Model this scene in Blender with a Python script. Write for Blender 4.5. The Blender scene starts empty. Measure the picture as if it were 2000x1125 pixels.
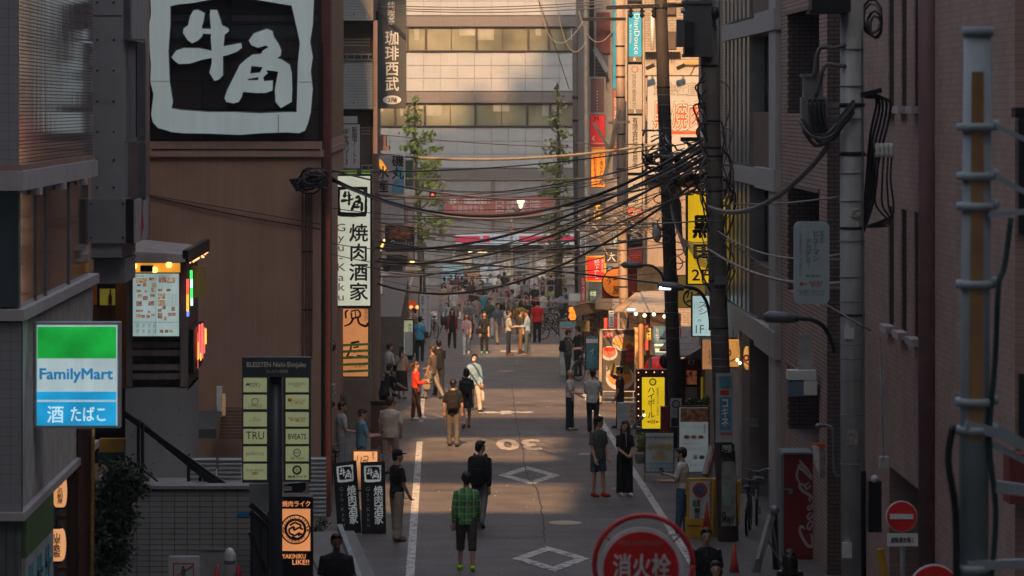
import bpy, bmesh, math, random
from mathutils import Vector, Matrix, Euler
from mathutils.geometry import tessellate_polygon
random.seed(7)
R = math.radians
SC = bpy.context.scene
COL = SC.collection
# ------------------------------------------------------------------ camera, light, exposure
F, VX, VY, H = 7000.0, 858.0, 210.0, 7.0      # focal length and vanishing point in photograph pixels, eye height
SL = 120.0 / F                                # the street falls gently away from the eye
cd = bpy.data.cameras.new('camera'); cam = bpy.data.objects.new('camera', cd); COL.objects.link(cam)
cam.location = (0, 0, H); cam.rotation_euler = (R(90), 0, 0)
cd.sensor_width = 36; cd.lens = 36 * F / 2000
cd.shift_x = (1000 - VX) / 2000; cd.shift_y = -(562.5 - VY) / 2000
cd.clip_start = 1; cd.clip_end = 3000
cd.dof.use_dof = True; cd.dof.focus_distance = 78; cd.dof.aperture_fstop = 3.8
SC.camera = cam
EL, AZ = R(40), R(4)
wd = bpy.data.worlds.new('World'); SC.world = wd; wd.use_nodes = True
nt = wd.node_tree; bg = nt.nodes['Background']
sk = nt.nodes.new('ShaderNodeTexSky'); sk.sky_type = 'NISHITA'; sk.sun_disc = False
sk.sun_elevation = EL; sk.sun_rotation = R(180) + AZ
sk.air_density = 1.0; sk.dust_density = 4.0; sk.ozone_density = 1.0
hs = nt.nodes.new('ShaderNodeHueSaturation'); hs.inputs['Saturation'].default_value = .65
nt.links.new(sk.outputs[0], hs.inputs['Color']); nt.links.new(hs.outputs[0], bg.inputs[0]); bg.inputs[1].default_value = 0.15
sl = bpy.data.lights.new('sun', 'SUN'); sl.energy = 4.9; sl.angle = R(0.3); sl.color = (1, .57, .27)
sun = bpy.data.objects.new('sun', sl); COL.objects.link(sun)
sun.rotation_euler = Vector((math.sin(AZ) * math.cos(EL), math.cos(AZ) * math.cos(EL), -math.sin(EL))).to_track_quat('-Z', 'Y').to_euler()
SC.view_settings.view_transform = 'Standard'; SC.view_settings.look = 'None'
SC.view_settings.exposure = 1.15; SC.view_settings.gamma = 1.0; SC.view_settings.use_curve_mapping = False
SC.cycles.max_bounces = 6; SC.cycles.diffuse_bounces = 3; SC.cycles.glossy_bounces = 3; SC.cycles.transmission_bounces = 4
SC.cycles.sample_clamp_indirect = 4; SC.cycles.use_denoising = True

# ------------------------------------------------------------------ helpers
def X(px, Y): return (px - VX) * Y / F
def Z(py, Y): return H - (py - VY) * Y / F
def W(px, py, Y): return Vector((X(px, Y), Y, Z(py, Y)))
def gz(Y): return -SL * Y
def GY(py): return F * H / (py - 330.0)
def G(px, py):
    Y = GY(py); return Vector((X(px, Y), Y, gz(Y)))
def lin(h):
    c = [int(h[i:i + 2], 16) / 255 for i in (0, 2, 4)]
    return tuple(x / 12.92 if x <= .04045 else ((x + .055) / 1.055) ** 2.4 for x in c)
MATS = {}
def mat(name, col, rough=.75, var=.18, scale=3.0, bump=.08, metal=0.0, coat=0.0, streak=0.0, emit=0.0, ecol=None, spec=.4, fine=60.0, bdist=.02):
    """procedural Principled material: two noise octaves of colour wear, optional vertical rain streaks, fine bump"""
    if name in MATS: return MATS[name]
    if isinstance(col, str): col = lin(col)
    m = bpy.data.materials.new(name); m.use_nodes = True; t = m.node_tree; N = t.nodes; L = t.links
    b = N['Principled BSDF']; b.inputs['Roughness'].default_value = rough; b.inputs['Metallic'].default_value = metal
    b.inputs['Specular IOR Level'].default_value = spec; b.inputs['Coat Weight'].default_value = coat; b.inputs['Coat Roughness'].default_value = .08
    geo = N.new('ShaderNodeNewGeometry')
    n1 = N.new('ShaderNodeTexNoise'); n1.inputs['Scale'].default_value = scale; n1.inputs['Detail'].default_value = 6
    L.new(geo.outputs['Position'], n1.inputs['Vector'])
    val = n1.outputs['Fac']
    if streak:
        mp = N.new('ShaderNodeMapping'); mp.inputs['Scale'].default_value = (9, 9, .35); L.new(geo.outputs['Position'], mp.inputs['Vector'])
        n2 = N.new('ShaderNodeTexNoise'); n2.inputs['Scale'].default_value = 1; n2.inputs['Detail'].default_value = 5; L.new(mp.outputs[0], n2.inputs['Vector'])
        mx = N.new('ShaderNodeMix'); mx.data_type = 'FLOAT'; mx.inputs[0].default_value = streak
        L.new(val, mx.inputs[2]); L.new(n2.outputs['Fac'], mx.inputs[3]); val = mx.outputs[0]
    cr = N.new('ShaderNodeValToRGB'); e = cr.color_ramp.elements
    e[0].position = .3; e[1].position = .7
    e[0].color = (*[max(0, c * (1 - var)) for c in col], 1); e[1].color = (*[min(1, c * (1 + var)) for c in col], 1)
    L.new(val, cr.inputs[0]); L.new(cr.outputs[0], b.inputs['Base Color'])
    if bump:
        n3 = N.new('ShaderNodeTexNoise'); n3.inputs['Scale'].default_value = fine; n3.inputs['Detail'].default_value = 3
        L.new(geo.outputs['Position'], n3.inputs['Vector'])
        bp = N.new('ShaderNodeBump'); bp.inputs['Strength'].default_value = bump; bp.inputs['Distance'].default_value = bdist
        L.new(n3.outputs['Fac'], bp.inputs['Height']); L.new(bp.outputs[0], b.inputs['Normal'])
    if emit:
        if ecol is None:
            L.new(cr.outputs[0], b.inputs['Emission Color'])
        else:
            b.inputs['Emission Color'].default_value = (*(lin(ecol) if isinstance(ecol, str) else ecol), 1)
        b.inputs['Emission Strength'].default_value = emit * .74
    MATS[name] = m; return m
def brickmat(name, c1, c2, mortar, bw, bh, ms=.008, axis='XZ', rough=.8, spec=.3, bump=.25):
    if name in MATS: return MATS[name]
    m = bpy.data.materials.new(name); m.use_nodes = True; t = m.node_tree; N = t.nodes; L = t.links
    b = N['Principled BSDF']; b.inputs['Roughness'].default_value = rough; b.inputs['Specular IOR Level'].default_value = spec
    geo = N.new('ShaderNodeNewGeometry'); sp = N.new('ShaderNodeSeparateXYZ'); cb = N.new('ShaderNodeCombineXYZ')
    L.new(geo.outputs['Position'], sp.inputs[0])
    L.new(sp.outputs[{'X': 0, 'Y': 1, 'Z': 2}[axis[0]]], cb.inputs[0]); L.new(sp.outputs[2], cb.inputs[1])
    br = N.new('ShaderNodeTexBrick'); L.new(cb.outputs[0], br.inputs['Vector'])
    br.inputs['Scale'].default_value = 1; br.inputs['Brick Width'].default_value = bw; br.inputs['Row Height'].default_value = bh
    br.inputs['Mortar Size'].default_value = ms; br.inputs['Mortar Smooth'].default_value = .2
    for k, c in (('Color1', c1), ('Color2', c2), ('Mortar', mortar)):
        br.inputs[k].default_value = (*(lin(c) if isinstance(c, str) else c), 1)
    n1 = N.new('ShaderNodeTexNoise'); n1.inputs['Scale'].default_value = 1.5; n1.inputs['Detail'].default_value = 8; L.new(geo.outputs['Position'], n1.inputs['Vector'])
    mx = N.new('ShaderNodeMix'); mx.data_type = 'RGBA'; mx.blend_type = 'MULTIPLY'; mx.inputs[0].default_value = .5
    L.new(br.outputs['Color'], mx.inputs[6]); L.new(n1.outputs['Color'], mx.inputs[7])
    cr = N.new('ShaderNodeValToRGB'); cr.color_ramp.elements[0].position = .3; cr.color_ramp.elements[0].color = (.6, .6, .6, 1); cr.color_ramp.elements[1].position = .65
    L.new(n1.outputs['Fac'], cr.inputs[0]); L.new(cr.outputs[0], mx.inputs[7])
    L.new(mx.outputs[2], b.inputs['Base Color'])
    bp = N.new('ShaderNodeBump'); bp.inputs['Strength'].default_value = bump; bp.inputs['Distance'].default_value = .01; bp.invert = True
    L.new(br.outputs['Fac'], bp.inputs['Height']); L.new(bp.outputs[0], b.inputs['Normal'])
    MATS[name] = m; return m
def lit(name, col, e=1.0, rough=.4):
    """backlit acrylic: gives off light, slightly uneven where the tubes sit"""
    return mat(name, col, rough=rough, var=.2, scale=2.2, bump=0, emit=e, streak=.4)
def glass(name, col=(.03, .035, .04), rough=.04, spec=.6, coat=1.0):
    return mat(name, col, rough=rough, var=.3, scale=.7, bump=0, coat=coat, spec=spec)

ORG = {}
def base(root): return ORG.get(root.name, Vector((0, 0, 0))) if root else Vector((0, 0, 0))
def tag(o, label=None, cat=None, group=None, kind=None):
    if label: o['label'] = label
    if cat: o['category'] = cat
    if group: o['group'] = group
    if kind: o['kind'] = kind
    return o
def thing(name, label, cat, loc, group=None):
    o = bpy.data.objects.new(name, None); COL.objects.link(o); o.location = loc; o.empty_display_size = .2
    ORG[o.name] = Vector(loc); return tag(o, label, cat, group)
class MB:
    def __init__(s): s.v = []; s.f = []
    def add(s, vs, fs):
        k = len(s.v); s.v += [tuple(v) for v in vs]; s.f += [tuple(i + k for i in f) for f in fs]; return s
    def box(s, x0, x1, y0, y1, z0, z1):
        if x0 > x1: x0, x1 = x1, x0
        if y0 > y1: y0, y1 = y1, y0
        if z0 > z1: z0, z1 = z1, z0
        return s.add([(x0, y0, z0), (x1, y0, z0), (x1, y1, z0), (x0, y1, z0), (x0, y0, z1), (x1, y0, z1), (x1, y1, z1), (x0, y1, z1)],
                     [(3, 2, 1, 0), (4, 5, 6, 7), (0, 1, 5, 4), (1, 2, 6, 5), (2, 3, 7, 6), (3, 0, 4, 7)])
    def pb(s, a, b, c, d, Y, D=.1):
        """box whose near face covers photograph pixels a..c, b..d at distance Y"""
        return s.box(X(a, Y), X(c, Y), Y, Y + D, Z(d, Y), Z(b, Y))
    def bar(s, p, q, w, h=None, up=(0, 0, 1)):
        p, q = Vector(p), Vector(q); h = h or w; d = (q - p)
        if d.length < 1e-6: return s
        d.normalize(); u = Vector(up)
        if abs(d.dot(u)) > .98: u = Vector((0, 1, 0))
        a = d.cross(u).normalized() * w / 2; b = a.cross(d).normalized() * h / 2
        return s.add([p - a - b, p + a - b, p + a + b, p - a + b, q - a - b, q + a - b, q + a + b, q - a + b],
                     [(0, 1, 2, 3), (7, 6, 5, 4), (4, 5, 1, 0), (5, 6, 2, 1), (6, 7, 3, 2), (7, 4, 0, 3)])
    def tube(s, pts, r, n=6, cap=True):
        pts = [Vector(p) for p in pts]; m = len(pts); rs = list(r) if isinstance(r, (list, tuple)) else [r] * m
        if 3 <= m <= 8 and max(rs) < .05 and (pts[0] - pts[-1]).length > 1e-4:      # thin bent wires and limbs run in smooth curves
            P, Q = [], []
            for i in range(m - 1):
                a, b, c, d = pts[max(i - 1, 0)], pts[i], pts[i + 1], pts[min(i + 2, m - 1)]
                for q in range(4):
                    t = q / 4; P.append(.5 * (2 * b + (c - a) * t + (2 * a - 5 * b + 4 * c - d) * t * t + (3 * b - a - 3 * c + d) * t ** 3)); Q.append(rs[i] * (1 - t) + rs[i + 1] * t)
            pts, rs = P + [pts[-1]], Q + [rs[-1]]; m = len(pts)
        k = len(s.v); pu = None
        for i, p in enumerate(pts):
            d = (pts[min(i + 1, m - 1)] - pts[max(i - 1, 0)]).normalized()
            u = Vector((0, 0, 1)) if abs(d.z) < .9 else Vector((1, 0, 0))
            if pu is not None:
                u = pu
            a = (u - d * u.dot(d)).normalized(); b = d.cross(a); pu = a
            for j in range(n):
                t = 2 * math.pi * j / n
                s.v.append(tuple(p + (a * math.cos(t) + b * math.sin(t)) * rs[i]))
        for i in range(m - 1):
            for j in range(n):
                j2 = (j + 1) % n
                s.f.append((k + i * n + j, k + i * n + j2, k + (i + 1) * n + j2, k + (i + 1) * n + j))
        if cap:
            s.f.append(tuple(k + j for j in range(n))[::-1]); s.f.append(tuple(k + (m - 1) * n + j for j in range(n)))
        return s
    def cyl(s, p, q, r0, r1=None, n=12): return s.tube([p, q], [r0, r0 if r1 is None else r1], n)
    def lathe(s, c, prof, n=14, axis='Z'):
        """prof: (radius, height) pairs about an axis through c"""
        c = Vector(c); k = len(s.v)
        for r, h in prof:
            for j in range(n):
                t = 2 * math.pi * j / n; a, b = r * math.cos(t), r * math.sin(t)
                s.v.append(tuple(c + (Vector((a, b, h)) if axis == 'Z' else Vector((a, -h, b)) if axis == 'Y' else Vector((h, a, b)))))
        for i in range(len(prof) - 1):
            for j in range(n):
                j2 = (j + 1) % n
                s.f.append((k + i * n + j, k + i * n + j2, k + (i + 1) * n + j2, k + (i + 1) * n + j))
        s.f.append(tuple(k + j for j in range(n))[::-1]); s.f.append(tuple(k + (len(prof) - 1) * n + j for j in range(n)))
        return s
    def prism(s, loops, y0, y1):
        """outline (first loop) with holes (other loops), points (x, z), from y0 to y1"""
        vv = [[Vector((p[0], 0, p[1])) for p in lp] for lp in loops]
        tris = tessellate_polygon(vv); flat = [p for lp in vv for p in lp]; n = len(flat); k = len(s.v)
        s.v += [(p.x, y0, p.z) for p in flat] + [(p.x, y1, p.z) for p in flat]
        for t in tris:
            a, b, c = t
            nrm = (flat[b] - flat[a]).cross(flat[c] - flat[a])
            if nrm.y > 0: a, c = c, a
            s.f.append((k + a, k + b, k + c)); s.f.append((k + n + c, k + n + b, k + n + a))
        o = 0
        for lp in vv:
            m = len(lp)
            for i in range(m):
                j = (i + 1) % m; s.f.append((k + o + i, k + o + j, k + n + o + j, k + n + o + i))
            o += m
        return s
    def ball(s, c, r, n=10, m=6):
        c = Vector(c); rr = r if isinstance(r, (tuple, list)) else (r, r, r); k = len(s.v)
        for i in range(m + 1):
            f = math.pi * (i / m) * .998 + .001
            for j in range(n):
                t = 2 * math.pi * j / n
                s.v.append((c.x + rr[0] * math.sin(f) * math.cos(t), c.y + rr[1] * math.sin(f) * math.sin(t), c.z + rr[2] * math.cos(f)))
        for i in range(m):
            for j in range(n):
                j2 = (j + 1) % n; s.f.append((k + i * n + j, k + (i + 1) * n + j, k + (i + 1) * n + j2, k + i * n + j2))
        return s
    def build(s, name, m, root=None, smooth=False, fix=False, parent=None, local=False):
        """link as ONE object; a child keeps its thing's frame"""
        me = bpy.data.meshes.new(name); o0 = Vector((0, 0, 0)) if local else base(root)
        me.from_pydata([(v[0] - o0.x, v[1] - o0.y, v[2] - o0.z) for v in s.v], [], s.f)
        if fix:
            bm = bmesh.new(); bm.from_mesh(me); bmesh.ops.recalc_face_normals(bm, faces=bm.faces); bm.to_mesh(me); bm.free()
        if smooth:
            me.polygons.foreach_set('use_smooth', [True] * len(me.polygons))
        me.materials.append(m); o = bpy.data.objects.new(name, me); COL.objects.link(o)
        p = parent or root
        if p: o.parent = p
        return o
def part(name, m, root, a, b, c, d, Y, D=.1, parent=None): return MB().pb(a, b, c, d, Y, D).build(name, m, root, parent=parent)
def struct(name, mb, m, kind='structure'): return tag(mb.build(name, m), kind=kind)
def dup(o, parent=None):
    c = o.copy(); COL.objects.link(c)
    if parent: c.parent = parent
    for ch in list(o.children):
        k = ch.copy(); COL.objects.link(k); k.parent = c
        for g in ch.children:
            q = g.copy(); COL.objects.link(q); q.parent = k
    return c
TXT = {}
WORK = bpy.data.scenes.new('workbench')       # glyphs and fused bodies are evaluated here, away from the growing scene; removed at the end
def evaluate(o):
    WORK.collection.objects.link(o)
    with bpy.context.temp_override(scene=WORK, view_layer=WORK.view_layers[0]):
        dg = bpy.context.evaluated_depsgraph_get(); dg.update(); me = bpy.data.meshes.new_from_object(o.evaluated_get(dg))
    bpy.data.objects.remove(o); return me
def textmesh(body, bold=0.0, ls=1.0):
    key = (body, bold, ls)
    if key in TXT: return TXT[key]
    cu = bpy.data.curves.new('t', 'FONT'); cu.body = body; cu.align_x = 'CENTER'; cu.resolution_u = 2; cu.space_line = ls; cu.offset = min(bold, 0)
    me = evaluate(bpy.data.objects.new('t', cu))
    v0 = [(v.co.x, v.co.y) for v in me.vertices]; f0 = [tuple(p.vertices) for p in me.polygons]; vs, fs = [], []
    for i, (dx, dy) in enumerate(((0, 0), (-1, .5), (1, -.5), (.5, 1), (-.5, -1)) if bold > 0 else ((0, 0),)):   # heavier strokes: the glyph printed again, slightly shifted
        k = len(vs); vs += [(x + dx * bold, y + dy * bold, i) for x, y in v0]; fs += [tuple(k + j for j in f) for f in f0]
    bpy.data.curves.remove(cu); bpy.data.meshes.remove(me)
    TXT[key] = (vs, fs); return TXT[key]
def txt(body, box, Y, m, root=None, bold=0.0, vert=False, rot=0, name='lettering', ls=.88, parent=None, keep=False, flip=False):
    """flat print fitted into a pixel box on a face at distance Y"""
    if vert: body = '\n'.join(body.replace('ー', '｜'))
    vs, fs = textmesh(body, bold, ls)
    if not vs: return None
    if rot == 90: vs = [(-y, x, i) for x, y, i in vs]
    elif rot == -90: vs = [(y, -x, i) for x, y, i in vs]
    elif rot: vs = [(x * math.cos(rot) - y * math.sin(rot), x * math.sin(rot) + y * math.cos(rot), i) for x, y, i in vs]
    xs = [v[0] for v in vs]; ys = [v[1] for v in vs]; x0, x1, y0, y1 = min(xs), max(xs), min(ys), max(ys)
    a, b, c, d = box; X0, X1, Z0, Z1 = X(a, Y), X(c, Y), Z(d, Y), Z(b, Y)
    sx = (X1 - X0) / max(x1 - x0, 1e-6); sz = (Z1 - Z0) / max(y1 - y0, 1e-6)
    if keep: sx = sz = min(sx, sz)
    cx, cz = (X0 + X1) / 2, (Z0 + Z1) / 2
    mb = MB(); mb.add([(cx + (v[0] - (x0 + x1) / 2) * sx, Y - v[2] * .0007, cz + (v[1] - (y0 + y1) / 2) * sz) for v in vs], fs)
    return mb.build(name, m, root, parent=parent)
def stroke(mb, pts, ws, Y, y1=None, n=4):
    """brush stroke through pixel points with pixel widths: a flat ribbon, or a solid when y1 is given"""
    P = [Vector((p[0], p[1])) for p in pts]; Q = []; Wd = []
    for i in range(len(P) - 1):
        a, b, c, d = P[max(i - 1, 0)], P[i], P[i + 1], P[min(i + 2, len(P) - 1)]
        for k in range(n):
            t = k / n
            Q.append(.5 * ((2 * b) + (c - a) * t + (2 * a - 5 * b + 4 * c - d) * t * t + (3 * b - a - 3 * c + d) * t ** 3)); Wd.append(ws[i] * (1 - t) + ws[i + 1] * t)
    Q.append(P[-1]); Wd.append(ws[-1])
    Lf, Rt = [], []
    for i, q in enumerate(Q):
        d = (Q[min(i + 1, len(Q) - 1)] - Q[max(i - 1, 0)])
        if d.length < 1e-6: d = Vector((1, 0))
        d.normalize(); nn = Vector((-d.y, d.x)) * Wd[i] / 2
        Lf.append(q + nn); Rt.append(q - nn)
    k = len(mb.v); m = len(Q)
    for q in Lf + Rt: mb.v.append(tuple(W(q.x, q.y, Y)))
    for i in range(m - 1): mb.f.append((k + i, k + i + 1, k + m + i + 1, k + m + i))
    return mb
def sign(name, label, cat, box, Y, D=.16, face=None, frame=None, bw=2, group=None, bracket=None, Mb=None):
    a, b, c, d = box; r = thing(name, label, cat, W((a + c) / 2, d, Y) + Vector((0, D / 2, 0)), group)
    part('cabinet', frame, r, a, b, c, d, Y, D)
    if face: part('face_panel', face, r, a + bw, b + bw, c - bw, d - bw, Y - .012, .02)
    for q in bracket or (): part('bracket', Mb or M_STEEL, r, *q, Y + D * .3, .06)
    return r, Y - .016
M_STEEL = mat('dark steel', '2c2d31', rough=.5, metal=.6, var=.25)
M_GALV = mat('galvanised steel', '7d8286', rough=.5, metal=.5, var=.2, streak=.4)
M_BLACK = mat('black paint', '17171a', rough=.45, var=.3)
M_WHITE = mat('white paint', 'c9cac8', rough=.6, var=.1, streak=.3)
M_INK = mat('black print', '141416', rough=.5, var=.1, bump=0)
M_INKW = mat('white print', 'd8dad6', rough=.5, var=.05, bump=0)
M_INKR = mat('red print', 'b0211c', rough=.5, var=.05, bump=0)
M_INKB = mat('blue print', '1f7fae', rough=.5, var=.05, bump=0)
M_INKG = mat('grey print', '5b5e60', rough=.5, var=.05, bump=0)
M_INKO = mat('orange print', 'd2571f', rough=.5, var=.08, bump=0)
M_INKY = mat('yellow print', 'd9b52a', rough=.5, var=.08, bump=0)
M_CONC = mat('concrete', '8b8a87', var=.16, streak=.5, bump=.15)
M_WOOD = mat('weathered wood', '6a5138', rough=.8, var=.35, streak=.8, bump=.25, fine=25)
M_WOODD = mat('dark wood', '3d2a20', rough=.7, var=.35, streak=.8, bump=.2, fine=25)
M_TARP = mat('canvas awning', '8d8680', rough=.85, var=.2, bump=.1, fine=8)
# ------------------------------------------------------------------ ground and road
def slab(x0, x1, Y0, Y1, dz, ny=1):
    mb = MB()
    for i in range(ny):
        a = Y0 + (Y1 - Y0) * i / ny; b = Y0 + (Y1 - Y0) * (i + 1) / ny
        mb.add([(x0, a, gz(a) + dz), (x1, a, gz(a) + dz), (x1, b, gz(b) + dz), (x0, b, gz(b) + dz)], [(0, 1, 2, 3)])
    return mb
def asphalt(name, c, var):
    m = mat(name, c, rough=.7, var=var, scale=.9, bump=.35, fine=35, spec=.35, bdist=.012)
    t = m.node_tree; N = t.nodes; L = t.links; b = N['Principled BSDF']
    src = b.inputs['Base Color'].links[0].from_socket
    g = next(n for n in N if n.type == 'NEW_GEOMETRY')
    v = N.new('ShaderNodeTexNoise'); v.inputs['Scale'].default_value = 26; v.inputs['Detail'].default_value = 2; L.new(g.outputs['Position'], v.inputs['Vector'])
    r = N.new('ShaderNodeValToRGB'); r.color_ramp.elements[0].position = .38; r.color_ramp.elements[0].color = (.62, .62, .62, 1); r.color_ramp.elements[1].position = .68; r.color_ramp.elements[1].color = (1.35, 1.32, 1.28, 1)
    L.new(v.outputs['Fac'], r.inputs[0])
    mx = N.new('ShaderNodeMix'); mx.data_type = 'RGBA'; mx.blend_type = 'MULTIPLY'; mx.inputs[0].default_value = .8
    L.new(src, mx.inputs[6]); L.new(r.outputs[0], mx.inputs[7]); L.new(mx.outputs[2], b.inputs['Base Color'])
    return m
M_ASPH = asphalt('asphalt', (.108, .097, .092), .3)
M_ASPH2 = asphalt('patched asphalt', (.094, .084, .080), .3)
M_PAVE = asphalt('pavement asphalt', (.10, .088, .082), .25)
M_LINE = mat('worn road paint', (.46, .45, .43), rough=.7, var=.3, scale=7, bump=.25)
_e = next(n for n in M_LINE.node_tree.nodes if n.type == 'VALTORGB').color_ramp.elements; _e[0].position = .40; _e[0].color = (.13, .12, .115, 1); _e[1].position = .47; _e[1].color = (.46, .45, .43, 1)
struct('ground', slab(-260, 260, -150, 700, -.03), M_PAVE)
struct('road', slab(-.75, 4.75, 20, 166, -.004, 1), M_ASPH)
struct('cross_street', slab(-60, 60, 178, 203, -.004, 1), M_ASPH2)
struct('pavement', slab(-9, -.756, 40, 177.5, -.008), M_PAVE)
struct('pavement', slab(4.756, 9, 20, 177.5, -.008), M_PAVE)
for i, (x0, x1, a, b) in enumerate(((.9, 4.2, 96.5, 104), (-.7, 4.7, 113, 117.5), (2.2, 4.7, 120, 134), (-.6, 1.2, 128, 150), (.2, 3.2, 68, 70.5))):
    struct('road_patch', slab(x0, x1, a, b, .0), M_ASPH2 if i % 2 == 0 else M_ASPH)
def ground_poly(name, pts, m, dz=.005):
    mb = MB(); vv = [G(*p) for p in pts]
    mb.add([(v.x, v.y, v.z + dz) for v in vv], [tuple(range(len(pts)))]); return struct(name, mb, m)
struct('road_line', slab(-.58, -.43, 40, 92, .005), M_LINE)
struct('road_line', slab(4.42, 4.57, 40, 112, .005), M_LINE)
struct('road_line', slab(-.56, -.44, 99, 118, .005), M_LINE)
def diamond(cx, Y0, Y1, w, t):
    Ym = (Y0 + Y1) / 2; k = 1 - t
    o = [(cx - w / 2, Ym), (cx, Y0), (cx + w / 2, Ym), (cx, Y1)]
    i = [(cx + (x - cx) * k, Ym + (y - Ym) * k) for x, y in o]
    mb = MB(); vv = o + i
    mb.add([(x, y, gz(y) + .005) for x, y in vv], [(0, 1, 5, 4), (1, 2, 6, 5), (2, 3, 7, 6), (3, 0, 4, 7)])
    struct('diamond_marking', mb, M_LINE)
diamond(X(1076, 64.4), GY(1117), GY(1067), X(1152, 64.4) - X(1000, 64.4), .38)
diamond(X(1034, 81.8), GY(947), GY(911), X(1095, 81.8) - X(973, 81.8), .38)
def ground_text(body, cx, w, Y0, Y1):
    vs, fs = textmesh(body, .03); xs = [v[0] for v in vs]; ys = [v[1] for v in vs]
    mb = MB(); a, b, c, d = min(xs), max(xs), min(ys), max(ys)
    for v in vs:
        x = cx + w / 2 - (v[0] - a) / (b - a) * w; y = Y1 - (v[1] - c) / (d - c) * (Y1 - Y0); mb.v.append((x, y, gz(y) + .005 + v[2] * .0008))
    mb.f = list(fs); struct('speed_limit_marking', mb, mat('faded road paint', (.36, .32, .27), var=.5, scale=14, bump=.3))
ground_text('30', X(1013, 91), X(1058, 91) - X(969, 91), GY(880), GY(858))
mb = slab(X(935, 103), X(1041, 103), GY(807), GY(804), .005); struct('road_line', mb, M_LINE)
mb = slab(X(978, 103), X(999, 103), GY(809.5), GY(802.5), .008); struct('road_line', mb, M_LINE)
struct('road_line', slab(X(978, 137), X(1010, 137), GY(687), GY(685), .005), M_LINE)
# manhole cover set flush in the road
Ym = GY(1021); mb = MB(); cx = X(1104, Ym)
mb.add([(cx + .33 * math.cos(t * math.pi / 12), Ym + .42 * math.sin(t * math.pi / 12), gz(Ym + .42 * math.sin(t * math.pi / 12)) + .004) for t in range(24)], [tuple(range(24))])
o = mb.build('manhole_cover', mat('cast iron', '8a7a66', rough=.45, metal=.4, var=.3, scale=40, bump=.4)); tag(o, kind='structure')
for yy in (106.2, 117.8, 93.5, 84.6): struct('road_seam', slab(-.74, 4.74, yy, yy + .07, .0045), mat('tar seam', (.02, .02, .02), var=.3))
struct('road_patch', slab(2.9, 3.7, 72, 96, .002), M_ASPH2); struct('road_patch', slab(-.3, .3, 78, 92, .002), M_PAVE); struct('road_patch', slab(1.2, 2.0, 97, 112, .002), M_PAVE)
for cx_, cy_, rr in ((3.6, 88.0, .2), (.4, 99, .28), (2.3, 124, .3), (3.9, 78.5, .14)): 
    mb = MB(); mb.add([(cx_ + rr * math.cos(t * .5236), cy_ + rr * math.sin(t * .5236), gz(cy_ + rr * math.sin(t * .5236)) + .006) for t in range(12)], [tuple(range(12))]); struct('utility_cover', mb, mat('cast iron', '8a7a66', rough=.45, metal=.4, var=.3, scale=40, bump=.4))
# crack running down the carriageway
pts = [(1000, 750), (1008, 820), (1020, 870), (1028, 930), (1052, 960), (1060, 1010), (1066, 1060)]
mb = MB()
for i in range(len(pts) - 1):
    a, b = G(*pts[i]), G(*pts[i + 1])
    for k in range(6):
        p = a.lerp(b, k / 6); q = a.lerp(b, (k + 1) / 6); j = random.uniform(-.04, .04); w = .012
        mb.add([(p.x - w, p.y, p.z + .006), (p.x + w, p.y, p.z + .006), (q.x + w + j, q.y, q.z + .006), (q.x - w + j, q.y, q.z + .006)], [(0, 1, 2, 3)])
struct('road_crack', mb, mat('tar seam', (.02, .02, .02), var=.3))
# zebra stripes of the crossing at the far junction
for i in range(9):
    struct('zebra_stripe', slab(-.4 + i * .58, -.1 + i * .58, 167, 176, .005), M_LINE)
mb = MB()
for k in range(260):
    x = random.uniform(-.4, 4.4); Yk = random.uniform(60, 150); s_ = random.uniform(.008, .03)
    mb.box(x, x + s_, Yk, Yk + s_ * 2, gz(Yk), gz(Yk) + .008)
struct('litter', mb, mat('pale scraps', (.45, .42, .38), var=.4, scale=30), 'stuff')

# ------------------------------------------------------------------ unseen screen added behind the viewpoint; its steps and slots shape the sunlight
TE, TA = math.tan(EL), math.tan(AZ) / math.cos(0)
def shadow_uv(x, y, z): return x - (y + 30) * TA, z + (y + 30) * TE
r = thing('sun_screen', 'unseen stepped and slotted screen added behind the viewpoint to shape the sunlight', 'building', (-30, -30, 0))
mb = MB()
def cast(px0, px1, py, mb=mb):
    u0, v = shadow_uv(X(px0, 215), 215, Z(py, 215)); u1, _ = shadow_uv(X(px1, 215), 215, 0); mb.box(u0, u1, -44, -30, -2, v); return u1
mb.box(-90, shadow_uv(X(640, 215), 215, 0)[0], -44, -30, -2, 245 * TE + 7)
cast(640, 900, 218); cast(900, 958, 163); cast(958, 990, 200); e = cast(990, 1048, 122)
mb.build('wall', M_CONC, r)
def vv(Y): return gz(Y) + (Y + 30) * TE
mb = MB(); bands = [(73.4, 80.6), (86.2, 94.5), (101.2, 115), (134, 144)]
lo = vv(73.4); edges = [-2 + 2.01] + [vv(q) for b_ in bands for q in b_]
for i in range(0, 6, 2): mb.box(e + .01, -2.6, -30.6, -30, edges[i], edges[i + 1])
mb.box(e + .01, -5.4, -30.6, -30, edges[6], edges[7]); mb.box(e + .01, -5.4, -30.6, -30, edges[8], vv(172)); mb.box(-5.39, -2.6, -30.6, -30, edges[6], 5.4 + 140 * TE)
mb.box(-4.7, -2.6, -30.6, -30, vv(bands[0][0]) + .01, vv(bands[0][1]) - .01)
for i in (0, 1): mb.box(e + .01, -9.2, -30.6, -30, vv(bands[i][0]) + .01, vv(bands[i][1]) - .01)
mb.box(-5.4, -2.6, -30.6, -30, vv(86.2) + .01, vv(94.5) - .01)
u1 = shadow_uv(X(1075, 215), 215, 0)[0]
zt = 245 * TE
mb.box(e + .01, u1 , -30.6, -30, vv(172) + .01, zt + 11.6); mb.box(u1 , -6.3, -30.6, -30, vv(172) + .01, zt + 14)
mb.build('sun_slots', M_CONC, r)  # slotted part of the added screen, cuts light bands onto the road
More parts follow.
